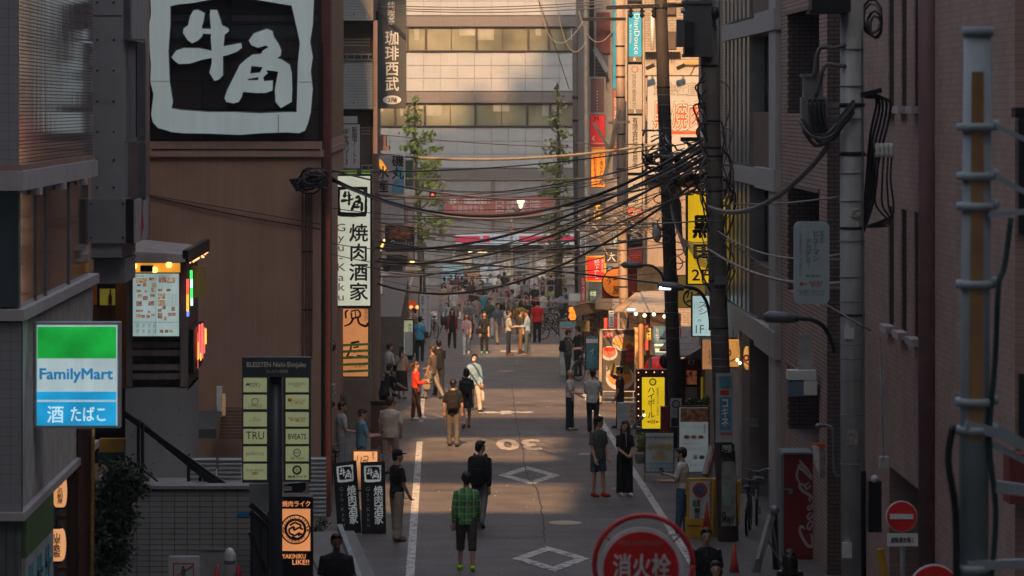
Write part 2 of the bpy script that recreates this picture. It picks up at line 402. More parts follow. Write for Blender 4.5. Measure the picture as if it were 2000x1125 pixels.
mb = MB(); mb.box(-2.59, 70, -44, -30, -2, 5.4 + 140 * TE); mb.box(-6.3, -5.4, -30.6, -30, vv(172) + .01, vv(172) + 7); mb.build('screen_wing', M_CONC, r)

# unseen blocks added behind the shop fronts and cross street to cut skylight
for k, (x0, x1, y0, y1, h, lb) in enumerate(((-46, -16.2, 46, 165, 26, 'unseen block added behind the west shop fronts to cut skylight'), (14.5, 46, 40, 165, 26, 'unseen block added behind the east shop fronts to cut skylight'), (-60, -9.6, 215.5, 232, 34, 'unseen tall block added left of the stone office to cut skylight'), (15, 60, 215.5, 232, 34, 'unseen tall block added right of the stone office to cut skylight'), (-60, -9.5, 166.5, 176, 32, 'unseen block added at the west corner of the cross street to cut skylight'), (13, 60, 160.5, 176, 32, 'unseen block added at the east corner of the cross street to cut skylight'), (-46, -16.2, -20, 44, 18, 'unseen block added beside the viewpoint on the west side to cut skylight'), (14.2, 46, -20, 39.5, 18, 'unseen block added beside the viewpoint on the east side to cut skylight'))):
    q = thing('skylight_block', lb, 'building', ((x0 + x1) / 2, (y0 + y1) / 2, gz(y0))); MB().box(x0, x1, y0, y1, gz(y1) - 1, h).build('wall', mat('city render', (.22, .20, .185), streak=.4), q); MB().box(x0 - .1, x1 + .1, y0 - .1, y1 + .1, h + .001, h + .5).build('parapet', M_CONC, q)
# ------------------------------------------------------------------ far office block closing the street
OY = 215.0
M_PANEL = mat('pale stone cladding', (.262, .262, .252), var=.1, scale=.8, streak=.3, bump=.06)
M_BAND = mat('brown spandrel', (.115, .098, .088), var=.12, scale=.8, streak=.3)
M_PANE = mat('glass with reflected sky tone', (.155, .145, .09), rough=.12, var=.55, scale=.35, bump=0, coat=.6, spec=.5)  # yellow of the reflected evening sky is put into the pane colour
M_FRAME = mat('bronze window frame', (.06, .05, .045), rough=.4, metal=.4)
r = thing('office_building', 'wide pale stone office block with ribbon windows, sunset glow on top, across the street end', 'building', W(930, 555, OY) + Vector((0, 6, 0)))
mb = MB(); mb.box(X(560, OY), X(1330, OY), OY + .2, OY + 14, gz(OY), Z(-900, OY)); mb.build('wall', mat('joint grey', (.20, .19, .18)), r)
xs = [728 + 33.1 * i for i in range(14)]
pm = {}
def panel(name, a, b, c, d, m, dy=0, dep=.2):
    return MB().pb(a + .4, b + .4, c - .4, d - .4, OY + dy, dep).build(name, m, r)
for rows, m in (((-26, 2), (2, 30)), M_PANEL), (((102, 128), (128, 153), (153, 178)), M_PANEL), (((249, 276), (276, 301), (301, 328)), M_PANEL):
    for (b, d) in rows:
        for i in range(len(xs) - 1): panel('cladding_panel', xs[i], b, xs[i + 1], d, m, random.uniform(-.015, .015))
for (b, d) in ((31, 52), (179, 201), (329, 350)):
    for i in range(0, len(xs) - 1, 2): panel('spandrel_panel', xs[i], b, xs[min(i + 2, 13)], d, M_BAND, -.05)
def ribbon(b, d, cuts, m):
    for i in range(len(cuts) - 1):
        a, c = cuts[i] + 2.2, cuts[i + 1] - 2.2
        fr = MB(); fr.pb(cuts[i], b - 2, cuts[i + 1], b, OY + .02, .18); fr.pb(cuts[i], d, cuts[i + 1], d + 2.6, OY - .1, .3)
        fr.pb(cuts[i], b, a, d, OY + .02, .18); fr.pb(c, b, cuts[i + 1], d, OY + .02, .18)
        w = fr.build('window', M_FRAME, r); k_ = (c - a) / 3; part('blind', mat('slack blind', (.24, .225, .17), rough=.3, var=.3, scale=.8), r, a + k_ * (i % 3) , b, a + k_ * (1 + i % 3) - 1, b + (d - b) * (.35 + .2 * (i % 2)), OY + .115, .004, parent=w); part('sash', M_FRAME, r, (a + c) / 2 - .8, b, (a + c) / 2 + .8, d, OY + .08, .03, parent=w) if c - a > 60 else None; part('pane', m, r, a, b, c, d, OY + .12, .05, parent=w)
ribbon(54, 98, [737, 796, 832, 931, 1032, 1072, 1138], M_PANE)
ribbon(203, 245, [737, 772, 798, 830, 929, 1030, 1075, 1138], M_PANE)
# lower glazed storey, pilasters, fascia
mb = MB(); mb.pb(728, 351, 1150, 384, OY + .1, .1); mb.pb(728, 420, 1150, 456, OY + .1, .1); mb.build('metal_cladding', mat('grey metal cladding', (.2, .19, .18), rough=.5, var=.12), r)
for a in (858, 959, 1060): part('pilaster', M_BAND, r, a, 351, a + 8, 456, OY - .05, .14)
for yy in (-60, -130, -200, -270, -350, -430):
    part('upper_storey', M_PANEL, r, 728, yy - 44, 1160, yy + 18, OY, .2)
    part('upper_window', M_PANE, r, 728, yy + 19, 1160, yy + 30, OY + .12, .06)
# ground-floor chemist with fascia
part('shop_interior', mat('shop interior wall', (.22, .20, .17), var=.6, scale=1.4), r, 885, 480, 1150, 556, OY + .16, .03)
for a in (884, 972, 1034, 1045, 1128): part('shop_column', mat('shop column', (.35, .33, .31)), r, a, 478, a + 5, 558, OY - .1, .3)
part('shop_lintel', M_BAND, r, 880, 478, 1150, 486, OY - .12, .3)
for k, (a, b, c, d, col) in enumerate(((890, 500, 922, 525, (.5, .42, .3)), (925, 492, 968, 520, (.32, .34, .34)), (978, 505, 1000, 540, (.45, .4, .32)), (1006, 498, 1030, 530, (.22, .24, .25)), (1050, 505, 1066, 545, (.5, .46, .4)), (900, 530, 940, 552, (.4, .22, .14)), (1100, 500, 1124, 520, (.6, .5, .38)))):
    part('shop_shelf', mat('goods %s' % 'abcdefg'[k], col, var=.6, scale=9), r, a, b, c, d, OY + .05, .1)
part('shop_light', lit('warm shop light', (1, .62, .3), 1.6), r, 915, 490, 952, 493, OY + .04, .06)
for b in range(496, 552, 9): part('shop_shelf', mat('goods rack', (.28, .2, .12), var=.8, scale=14), r, 1066, b, 1092, b + 5, OY + .03, .1)
M_PINK = lit('pink fascia light', (.5, .04, .08), .12)
q, y = sign('shop_fascia', 'pink and white chemist fascia across the far shopfront', 'shop sign', (890, 457, 1122, 478), OY - .5, .45, lit('white fascia light', (.42, .47, .5), .12), M_WHITE, 0)
part('stripe', M_PINK, q, 890, 461, 938, 473, y, .02); part('stripe', M_PINK, q, 1014, 461, 1122, 473, y, .02)
part('emblem', M_PINK, q, 943, 460, 957, 474, y, .02); txt('ココカラファイン', (961, 461, 1010, 473), y - .02, M_INKB, q, .01)
M_REDB = mat('red banner cloth', (.30, .085, .07), rough=.7, var=.12)
q, y = sign('school_banner', 'long red banner with white writing under the office windows', 'banner', (866, 385, 1080, 419), OY - .3, .2, M_REDB, M_REDB, 0)
txt('で目指すなら', (884, 401, 944, 414), y - .01, mat('faded pink print', (.42, .30, .28), bump=0), q, .02); txt('日建学院', (968, 389, 1056, 415), y - .01, MATS['faded pink print'], q, .01)
txt('建築士・宅建試験合格まで', (878, 388, 958, 398), y - .01, M_INKW, q, .005)
part('corner_stripe', M_INKB, q, 1060, 412, 1080, 419, y - .01, .01)
q, y = sign('poster_board', 'white upright poster board standing beside the far shop entrance', 'board', (938, 516, 974, 556), OY - 1.6, .1, mat('poster white', (.5, .52, .5)), M_WHITE, 1)
txt('B', (953, 519, 960, 526), y, M_INKB, q, .03); txt('喫茶\n営業中', (945, 529, 968, 538), y, M_INKG, q)
q, y = sign('beverage_case', 'glass drinks case glowing pale blue at the far corner', 'display case', (862, 516, 906, 562), OY - 2.4, .6, lit('case light', (.26, .38, .38), .12), M_GALV, 2)
part('shelf_row', mat('drink labels', (.2, .34, .45), var=.8, scale=10), q, 866, 530, 902, 540, y, .03); part('shelf_row', MATS['drink labels'], q, 866, 545, 902, 556, y, .03)
q, y = sign('ad_board', 'small black framed photo board leaning by the far drugstore', 'board', (1033, 540, 1052, 572), 204, .12, mat('photo board', (.35, .3, .3), var=.6, scale=9), M_BLACK, 1.5)

# ------------------------------------------------------------------ grey tiled corner building nearest on the west side
TX = X(37, 45)            # plane of its street face
M_TILEF = mat('grey glazed tile', (.26, .25, .255), rough=.42, var=.1, scale=2, bump=.05, streak=.2)
M_GROUT = mat('grout', (.07, .068, .068))
M_LEDGE = mat('pale concrete ledge', (.40, .36, .35), var=.12, streak=.4)
r = thing('tiled_building', 'grey tiled corner building with concrete ledge and sloping fascia, nearest on the west side', 'building', (TX - 3, 50, gz(50)))
def ribbed():
    m = bpy.data.materials.new('ribbed glazed tile'); m.use_nodes = True; t = m.node_tree; N = t.nodes; L = t.links; b = N['Principled BSDF']
    b.inputs['Base Color'].default_value = (.19, .135, .125, 1); b.inputs['Roughness'].default_value = .08; b.inputs['Specular IOR Level'].default_value = .55
    g = N.new('ShaderNodeNewGeometry'); s = N.new('ShaderNodeSeparateXYZ'); L.new(g.outputs['Position'], s.inputs[0])
    c = N.new('ShaderNodeCombineXYZ'); L.new(s.outputs[1], c.inputs[0]); L.new(s.outputs[2], c.inputs[1])
    br = N.new('ShaderNodeTexBrick'); br.offset = 0; br.inputs['Scale'].default_value = 1; br.inputs['Brick Width'].default_value = 1.5; br.inputs['Row Height'].default_value = .046; br.inputs['Mortar Size'].default_value = .004
    L.new(c.outputs[0], br.inputs['Vector'])
    br.inputs['Color1'].default_value = (.30, .235, .225, 1); br.inputs['Color2'].default_value = (.25, .195, .185, 1); br.inputs['Mortar'].default_value = (.05, .045, .045, 1)
    L.new(br.outputs['Color'], b.inputs['Base Color'])
    n = N.new('ShaderNodeTexNoise'); n.inputs['Scale'].default_value = .9; mp = N.new('ShaderNodeMapping'); mp.inputs['Scale'].default_value = (1, 3, .5); L.new(g.outputs['Position'], mp.inputs[0]); L.new(mp.outputs[0], n.inputs['Vector'])
    b1 = N.new('ShaderNodeBump'); b1.inputs['Strength'].default_value = .10; b1.inputs['Distance'].default_value = .02; L.new(n.outputs['Fac'], b1.inputs['Height'])
    b2 = N.new('ShaderNodeBump'); b2.inputs['Strength'].default_value = .2; b2.inputs['Distance'].default_value = .004; b2.invert = True
    L.new(br.outputs['Fac'], b2.inputs['Height']); L.new(b1.outputs[0], b2.inputs['Normal']); L.new(b2.outputs[0], b.inputs['Normal'])
    mr = N.new('ShaderNodeMapRange'); mr.inputs[3].default_value = .5; mr.inputs[4].default_value = .02; L.new(br.outputs['Fac'], mr.inputs[0]); L.new(mr.outputs[0], b.inputs['Specular IOR Level'])
    r_ = N.new('ShaderNodeMapRange'); r_.inputs[3].default_value = .03; r_.inputs[4].default_value = .10; L.new(n.outputs['Fac'], r_.inputs[0]); ad = N.new('ShaderNodeMath'); ad.operation = 'MAXIMUM'; L.new(r_.outputs[0], ad.inputs[0]); L.new(br.outputs['Fac'], ad.inputs[1]); L.new(ad.outputs[0], b.inputs['Roughness'])
    return m
M_RIB = ribbed()
MB().box(-14, TX, 45, 54.6, Z(333, 45), 14).build('upper_wall', M_RIB, r)
MB().box(-14, TX - .3, 45.4, 54.2, gz(45) - .1, Z(333, 45)).build('core_wall', mat('dark recess', (.10, .085, .08)), r)
def tiles(px0, px1, py0, py1, w, h, Y, m, root, name='tile', dep=.012, gap=.6):
    n = max(1, round((px1 - px0) / w)); k = max(1, round((py1 - py0) / h)); w = (px1 - px0) / n; h = (py1 - py0) / k
    x0, x1, z0, z1 = X(0, Y), X(w - gap, Y), 0, 0
    wx = (w - gap) * Y / F; hz = (h - gap) * Y / F
    me = None
    for i in range(n):
        for j in range(k):
            loc = Vector((X(px0 + i * w + gap / 2, Y), Y, Z(py0 + (j + 1) * h - gap / 2, Y)))
            if me is None:
                t = MB(); t.box(0, wx, -dep, .01, 0, hz); o = t.build(name, m, None); me = o.data
                o.parent = root
            else:
                o = bpy.data.objects.new(name, me); COL.objects.link(o); o.parent = root
            o.location = loc - base(root) + Vector((0, random.uniform(-.0015, .0015), 0)); o.rotation_euler = (random.uniform(-.006, .006), 0, random.uniform(-.006, .006))
part('backing', M_GROUT, r, -60, -60, 37, 332, 44.99, .02)
tiles(-3, 37, -20, 330, 20, 18, 44.99, M_TILEF, r)
MB().box(-14, TX + .07, 44.82, 54.7, Z(372, 45), Z(334, 45)).build('ledge', M_LEDGE, r)
MB().box(-14, TX + .03, 44.94, 54.65, Z(334, 45) , Z(322, 45)).build('ledge_cap', mat('brick soffit', (.27, .16, .13)), r)
for y_ in (46.5, 49.5, 52.5): MB().box(TX + .02, TX + .1, y_, y_ + .3, Z(380, 45) - .04, Z(372, 45)).build('ledge_bracket', M_LEDGE, r)
M_GL = glass('blue shop glass', (.035, .05, .055))
part('glazing', M_GL, r, -60, 375, 38, 600, 45.02, .03); part('mullion', M_GALV, r, 36, 372, 39, 602, 44.98, .08)
MB().box(TX - .05, TX - .02, 45.1, 54.1, Z(610, 45), Z(376, 45)).build('glazing', glass('brown street glazing', (.10, .055, .042), .05, .3, .2), r)
for y_ in (47.0, 48.2, 51.2): MB().box(TX - .02, TX + .005, y_, y_ + .02, Z(610, 45), Z(376, 45)).build('mullion', M_GALV, r)
M_FAB = mat('hatched lattice cladding', (.42, .39, .37), rough=.6, var=.12, bump=.1)
z0, z1 = Z(1000, 45), Z(626, 45)
MB().box(-14, TX, 45, 54.6, z0, z1).build('fascia', M_FAB, r)
mb = MB()
for k in range(116):
    y_ = 45.1 + k * .08
    mb.bar((TX + .004, y_, z0 + .02), (TX + .004, min(y_ + .9, 54.5), z1 - .02), .018, .012)
mb.build('lattice_rib', mat('lattice rib', (.36, .33, .30)), r)
part('backing', M_GROUT, r, -60, 627, 44, 1000, 44.985, .02)
tiles(-20, 42, 630, 1000, 21, 18.5, 44.985, M_TILEF, r)
mb = MB().box(-14, TX + .08, 44.9, 54.8, z1, Z(604, 45)); mb.build('parapet_cap', M_LEDGE, r)
mb = MB().box(-14, TX + .08, 44.9, 54.8, Z(1016, 45), z0); mb.build('canopy_edge', M_LEDGE, r)
MB().box(-14, TX, 45.0, 46.4, gz(45) - .2, Z(1016, 45)).build('plinth', mat('dark stone tile', (.11, .115, .115), rough=.4, var=.2), r)
for a in (12, 30, 46): part('joint', M_GROUT, r, a, 1020, a + 1, 1140, 44.985, .02)
# shop band under the canopy, seen along the street face
MB().box(TX + .001, TX + .06, 45.3, 48.5, z0 - .62, z0 - .12).build('green_band', mat('green fascia vinyl', (.07, .16, .045), rough=.5), r)
MB().box(TX + .001, TX + .055, 45.3, 48.5, z0 - 1.35, z0 - .62).build('white_band', mat('white fascia vinyl', (.40, .41, .40), rough=.5), r)
mb = MB()
for i in range(3):
    y_ = 45.6 + i * .95; mb.box(TX + .055, TX + .07, y_, y_ + .12, z0 - 1.25, z0 - .75); mb.box(TX + .055, TX + .07, y_ + .3, y_ + .42, z0 - 1.25, z0 - .75); mb.box(TX + .055, TX + .07, y_, y_ + .7, z0 - 1.02, z0 - .94)
mb.build('lettering', mat('teal letters', (.06, .3, .33)), r)

# sign lightbox standing out from its street face
Yf = 46.5; M_LW = lit('white lightbox', (.42, .53, .55), .46)
r, y = sign('convenience_store_sign', 'green white and blue lit convenience store sign jutting from the grey tiled building', 'shop sign', (67, 630, 234, 836), Yf, .28, M_LW, mat('aluminium case', (.42, .45, .46), rough=.4, metal=.3), 5)
part('green_band', mat('green lightbox', (.008, .27, .035), rough=.4, var=.45, scale=1.6, bump=0, emit=.6), r, 73, 638, 227, 700, y - .004, .01)
part('blue_band', mat('blue lightbox', (.012, .26, .50), rough=.4, var=.35, scale=1.6, bump=0, emit=.6), r, 72, 765, 227, 781, y - .004, .01)
part('blue_band', MATS['blue lightbox'], r, 72, 785, 227, 831, y - .004, .01)
txt('FamilyMart', (77, 719, 221, 748), y - .006, mat('blue letters', (.02, .22, .45), bump=0, emit=.35), r, .03)
txt('酒', (92, 793, 124, 826), y - .01, lit('pale letters', (.55, .68, .72), .55), r, .006); txt('たばこ', (138, 794, 206, 823), y - .01, MATS['pale letters'], r, .008)
mb = MB().box(TX, X(67, Yf) + .05, Yf + .1, Yf + .2, Z(660, Yf), Z(650, Yf)).box(TX, X(67, Yf) + .05, Yf + .1, Yf + .2, Z(815, Yf), Z(805, Yf)); mb.build('bracket', M_STEEL, r)

# tavern entrance with lanterns under the canopy
Yt = 52.0
r = thing('tavern_entrance', 'old timber tavern entrance with gold pipe under the grey fascia', 'shop front', W(120, 1150, Yt) + Vector((0, 1, 0)))
part('back_wall', mat('red brown boards', (.085, .03, .018), var=.4, streak=.7), r, 45, 850, 150, 1160, Yt + 1.6, .1)
for a, b, m in ((131, 150, M_WOODD), (152, 178, mat('dark red timber', (.075, .030, .024), var=.4, streak=.9, rough=.6))): part('post', m, r, a, 838, b, 1160, Yt, .4)
MB().tube([W(181.5, 838, Yt - .05), W(180, 1000, Yt - .05), W(178.5, 1160, Yt - .05)], .03, 8).build('gold_pipe', mat('amber pipe', (.34, .20, .05), rough=.35, metal=.5, var=.3, scale=20), r, True)
for yy in (1008, 1108): part('rail', mat('orange timber', (.36, .13, .03)), r, 80, yy, 136, yy + 7, Yt + .3, .15)
part('window_glow', lit('tavern window', (.9, .22, .05), .8), r, 45, 1118, 112, 1150, Yt + .8, .05)
M_PAPER = mat('paper lantern', (.62, .40, .26), rough=.8, var=.2, scale=3, bump=.1, emit=.42, ecol=(.95, .42, .16))
def lantern(label, c, b, d, w, Y, s, gname, sc=1, m=None):
    q = thing('paper_lantern', label, 'lantern', W(c, d, Y), gname)
    w2 = w * Y / F / 2; zt, zb = Z(b, Y), Z(d, Y); hh = zt - zb; pr = []
    for i in range(17):
        t = i / 16; rr = w2 * (.62 + .38 * math.sin(math.pi * min(max(t, .0), 1)) ** .45) * (1 + (.025 if i % 2 else 0)); pr.append((rr, zb + hh * t))
    MB().lathe((X(c, Y), Y, 0), pr, 20).build('shade', m or M_PAPER, q, True)
    for zz in (zb - .03, zt): MB().lathe((X(c, Y), Y, 0), [(w2 * .6, zz), (w2 * .6, zz + .03)], 16).build('ring', M_BLACK, q)
    MB().tube([(X(c, Y), Y, zt), (X(c, Y), Y, zt + .2)], .008, 5).build('cord', M_BLACK, q)
    if s:
        b_ = b + (d - b) * .14; d_ = d - (d - b) * .1
        txt(s, (c - w * .2, b_, c + w * .2, d_), Y - w2 * 1.04, M_INK, q, .025, vert=True)
    return q
lantern('glowing paper lantern lettered for octopus sashimi, topmost at the timber post', 117, 927, 990, 28, 50.8, 'たこの刺身', 'paper lanterns at the tavern')
lantern('glowing paper lantern lettered for yam griddle dish, below the orange rail', 111, 1032, 1095, 36, 50.6, '山芋鉄板', 'paper lanterns at the tavern')
lantern('half hidden paper lantern behind the drooping white shop band', 74, 1040, 1098, 34, 51, '炙', 'paper lanterns at the tavern')

# concrete pylon with steel casings
Yp = 57.0
r = thing('concrete_pylon', 'tall grey concrete and steel pylon with a pale flame panel on its side', 'pylon', W(208, 520, Yp) + Vector((0, 1, 0)))
MB().pb(178, -80, 238, 505, Yp, 2.6).build('column', mat('bluish concrete', (.25, .24, .245), var=.1, bump=.2, streak=.3), r)
MB().pb(172, 389, 245, 475, Yp - .06, 2.7).build('casing', mat('steel casing', (.20, .20, .205), rough=.55, var=.1), r)
part('joint', M_BLACK, r, 178, 30, 238, 32, Yp - .004, .02); part('joint', M_BLACK, r, 178, 503, 238, 506, Yp - .01, .1)
part('foot_box', mat('pale casing', (.21, .205, .205)), r, 183, 506, 244, 553, Yp + .2, 2)
for a in (190, 222):
    for b in (5, 78, 138, 198, 258, 312, 366): MB().lathe(W(a, b, Yp), [(.022, -.01), (.016, .02)], 8, 'Y').build('bolt', M_BLACK, r)
for a in (178, 240):
    for b in (398, 464): MB().lathe(W(a, b, Yp - .06), [(.02, -.01), (.014, .02)], 8, 'Y').build('bolt', M_BLACK, r)
MB().pb(238, -80, 254, 78, Yp + .3, 3.4).build('wing_casing', mat('blue grey steel', (.085, .09, .11), rough=.5), r)
mb = MB().box(X(254, Yp + .3), X(254, Yp + .3) + .02, Yp + .5, Yp + 3.4, Z(80, 58), Z(-60, 58)); mb.build('pale_panel', mat('pale panel', (.27, .26, .255), streak=.5), r)
for a in (239, 246, 268, 281): part('shutter_post', mat('mauve steel', (.15, .14, .14), rough=.5), r, a, 80, a + 2.5, 275, Yp + .5 + (a - 239) * .05, .12)
part('shutter_rail', MATS['mauve steel'], r, 239, 76, 283, 79.8, Yp + .5, .1); part('shutter_rail', MATS['mauve steel'], r, 239, 275.2, 283, 279, Yp + .5, .1)
part('shutter_glass', glass('dark shutter glass', (.03, .03, .032)), r, 241, 83, 280, 268, Yp + 2.6, .05)
part('lower_wall', mat('mauve panel', (.16, .115, .10)), r, 240, 275, 270, 390, Yp + 1.2, .3); part('edge_post', mat('slate steel', (.085, .09, .095), rough=.5), r, 270, 84, 284, 390, Yp + 1.2, .3)
MB().pb(245, 389, 261, 476, Yp - .02, 2.3).build('sign_case', M_STEEL, r)
MB().box(X(261, Yp) , X(261, Yp) + .03, Yp + .02, Yp + 2.5, Z(471, Yp + .9), Z(388, Yp + .9)).build('flame_panel', mat('cream panel', (.36, .335, .31), streak=.4), r)
mb = MB().add([(X(261, Yp) + .036, Yp + 1.1, Z(462, 58)), (X(261, Yp) + .036, Yp + 1.6, Z(445, 58)), (X(261, Yp) + .036, Yp + 1.25, Z(405, 58)), (X(261, Yp) + .036, Yp + 1.0, Z(440, 58))], [(0, 1, 2, 3)]); mb.build('flame_mark', M_INKR, r)
# building mass behind it, brown gap at far left
r = thing('brown_block', 'brown rendered block in the gap behind the grey tiled building', 'building', (X(120, 70.5), 71, gz(71)))
MB().box(-16, X(285, 71), 71, 80, gz(71), 12).build('wall', mat('brown render', (.33, .20, .145), rough=.9, var=.17, scale=1.2, bump=.35, fine=25, streak=.45), r)
# ------------------------------------------------------------------ grill house on the west side, with its big brush-stroke logo
GYB = 72.0
M_BROWN = mat('brown render', (.155, .085, .062))
r = thing('grill_house', 'brown rendered restaurant block carrying a huge white brush stroke logo board', 'building', W(456, 1005, GYB) + Vector((0, 4, 0)))
xe = X(627, GYB)
MB().box(X(285, GYB) - 3.2, xe, GYB, GYB + 17, gz(GYB) - .4, Z(306, GYB)).build('wall', M_BROWN, r)
MB().box(X(285, GYB) - 3.2, xe + .05, GYB - .08, GYB + 17, Z(306, GYB), Z(293, GYB)).build('ledge', mat('brown ledge', (.34, .21, .16), streak=.4), r)
MB().box(X(285, GYB) - 3.2, xe + .02, GYB - .02, GYB + 17, Z(293, GYB) + .001, Z(276, GYB)).build('ledge', MATS['brown ledge'], r)
part('painted_shadow_line', M_BLACK, r, 297, 291, 625, 293.6, GYB - .09, .05)  # black strip drawn in as a shadow line between the ledges
MB().box(X(285, GYB) - 3.2, xe, GYB + .1, GYB + 17, Z(276, GYB), 13).build('upper_wall', M_BLACK, r)
M_DG = mat('dark tinted panel', (.034, .026, .024), rough=.3, var=.25, scale=.7, bump=0)
M_DB = mat('dark blue panel', (.032, .035, .042), rough=.25, var=.3, scale=.7, bump=0)
cols = [286, 335, 395, 448, 507, 560, 622]
for (b, d, m) in ((-40, 21, M_DG), (29, 41, mat('mauve tinted panel', (.05, .04, .04), rough=.3, bump=0)), (47, 77, M_DB), (80, 114, M_DG), (117, 156, M_DG), (159, 212, M_DG), (216, 272, M_DG)):
    for i in range(len(cols) - 1): part('board_panel', m, r, cols[i] + 1.2, b, cols[i + 1] - 1.2, d, GYB + .05, .04)
part('board_rail', M_STEEL, r, 286, 22, 622, 28, GYB + .03, .06); part('board_rail', M_STEEL, r, 286, 42, 622, 46, GYB + .03, .06); part('board_post', M_STEEL, r, 441, -40, 453, 47, GYB + .02, .07)
LOGO_FRAME = [[(50, -85), (40, 0), (45, 100), (30, 200), (35, 400), (45, 520), (38, 640), (65, 740), (45, 900), (60, 960), (100, 1005), (160, 1020), (200, 1035), (300, 1045), (500, 1048), (740, 1058), (900, 1045), (1100, 1038), (1200, 1045), (1250, 1025), (1275, 960), (1295, 880), (1310, 700), (1295, 560), (1310, 450), (1290, 330), (1310, 200), (1320, 0), (1315, -85)],
              [(195, 50), (260, 35), (370, 25), (500, 0), (560, -8), (820, -8), (930, 10), (1080, 35), (1145, 45), (1165, 130), (1190, 240), (1210, 340), (1195, 500), (1190, 700), (1185, 880), (1100, 880), (900, 890), (700, 880), (500, 880), (370, 870), (280, 865), (205, 850), (215, 800), (190, 640), (180, 400), (195, 200)]]
LOGO_OX = [[[(375, 85), (410, 78), (465, 105), (455, 165), (440, 215), (450, 228), (515, 228), (512, 200), (505, 120), (510, 80), (560, 80), (590, 160), (600, 200), (650, 225), (655, 245), (620, 275), (612, 365), (750, 340), (757, 375), (720, 405), (640, 435), (606, 440), (608, 590), (575, 625), (540, 635), (502, 570), (520, 500), (520, 455), (440, 470), (350, 500), (260, 502), (225, 475), (205, 450), (240, 400), (300, 378), (420, 380), (520, 400), (512, 300), (515, 268), (450, 265), (445, 285), (410, 320), (365, 340), (330, 315), (295, 260), (300, 225), (335, 200), (350, 130)]]]
LOGO_HORN = [[[(810, 320), (850, 265), (950, 228), (995, 245), (1005, 290), (1045, 350), (1065, 400), (1058, 440), (1030, 455), (1070, 470), (1130, 510), (1145, 570), (1150, 700), (1145, 800), (1060, 848), (1020, 800), (1015, 700), (1040, 562), (945, 550), (958, 575), (922, 605), (930, 638), (998, 632), (995, 710), (940, 730), (860, 730), (765, 720), (755, 760), (730, 800), (690, 810), (635, 800), (620, 770), (640, 710), (700, 590), (740, 510), (790, 465), (840, 430), (905, 425), (920, 400), (965, 370), (940, 358), (880, 375), (830, 355)], [(830, 518), (918, 527), (900, 570), (820, 578)], [(800, 620), (885, 605), (885, 630), (803, 630)]]]
def logo(loops, fx, fz, Y0, Y1, name, m, root):
    mb = MB(); mb.prism([[(fx(p[0]), fz(p[1])) for p in lp] for lp in loops], Y0, Y1); return mb.build(name, m, root, fix=True)
M_LOGO = mat('aged white acrylic', (.47, .56, .56), rough=.4, var=.08, scale=1.2, streak=.6, bump=0, emit=.14)
M_LOGOE = mat('acrylic return', (.09, .11, .115), rough=.5)
fx = lambda x: X(285 + x / 4.017, GYB); fz = lambda y: Z(y / 4.017, GYB)
q = thing('restaurant_logo', 'huge white brush stroke ox horn logo in a square ring on black board', 'logo sign', W(456, 262, GYB - .1))
for loops, n in ((LOGO_FRAME, 'ring'), (LOGO_OX[0], 'ox_character'), (LOGO_HORN[0], 'horn_character')):
    logo(loops, fx, fz, GYB - .14, GYB - .09, n, M_LOGO, q)
    s_ = 1.0
    grow = [[(p[0] + (3 if False else 0), p[1]) for p in lp] for lp in loops]
    logo(grow, fx, fz, GYB - .085, GYB + .02, 'return', M_LOGOE, q)
    mb = MB()
    for lp in loops:
        pts = [Vector((fx(p[0]), GYB - .10, fz(p[1]))) for p in lp]; mb.tube(pts + [pts[0]], .022, 4)
    mb.build('edge_trim', M_LOGOE, q)
for a, b, c, d in ((38, 636, 190, 640), (1196, 642, 1304, 646), (1038, 900, 1044, 1040)): MB().box(fx(a), fx(c), GYB - .145, GYB - .13, fz(d), fz(b)).build('seam', mat('rust seam', (.22, .19, .15)), q)
# corner of red brick, pipes
M_RB = brickmat('red brick', (.20, .055, .045), (.15, .045, .04), (.09, .06, .055), .22, .075)
part('brick_corner', M_RB, r, 627.5, -60, 645, 1010, GYB + .25, 1.2)
part('down_pipe', M_BLACK, r, 627.2, 84, 631, 620, GYB + .1, .1); part('side_post', M_BLACK, r, 626, 395, 634, 1000, GYB + .04, .12)
mb = None
for a in (591, 598, 603, 608):
    MB().tube([W(a, 375, GYB - .05), W(a + .5, 560, GYB - .05), W(a, 702, GYB - .05)], .02, 6).build('conduit', mat('rusty conduit', (.13, .075, .055)), r)
for b in (490, 604): part('conduit_clip', M_STEEL, r, 589, b, 611, b + 3, GYB - .07, .05)
# chips and stains of its own, meters by the corner
MB().tube([W(290, 383, GYB - .04), W(450, 418, GYB - .05), W(626, 448, GYB - .04)], .012, 5).build('wall_wire', M_BLACK, r)
MB().tube([W(290, 381, GYB - .04), W(470, 411, GYB - .05), W(626, 438, GYB - .04)], .008, 5).build('wall_wire', M_BLACK, r)

# vertical lit sign and the orange one below
Ys = 84.0
M_CREAM = mat('cream lightbox', (.56, .58, .46), rough=.4, var=.12, scale=1.6, bump=0, emit=.42)
r, y = sign('restaurant_sign', 'tall cream lit grill sign with black vertical brush writing over the street', 'shop sign', (647.5, 340, 727, 601), Ys, .35, M_CREAM, M_BLACK, 4, bracket=[(622, 376, 648, 395), (622, 551, 648, 572)], Mb=M_BLACK)
gx = lambda x: X(656 + (x - 20) / 1300 * 62, y); gz_ = lambda t: Z(366 + (t + 60) / 1100 * 57, y)
for loops, n in ((LOGO_FRAME, 'ring'), (LOGO_OX[0], 'ox_character'), (LOGO_HORN[0], 'horn_character')): logo(loops, gx, gz_, y - .006, y, n, M_INK, r)
txt('焼肉酒家', (682, 437, 719, 587), y, M_INK, r, .018, vert=True, ls=1.05)
txt('Gyu-Kaku', (657, 437, 675, 587), y, M_INK, r, -.004, vert=True, ls=.9)
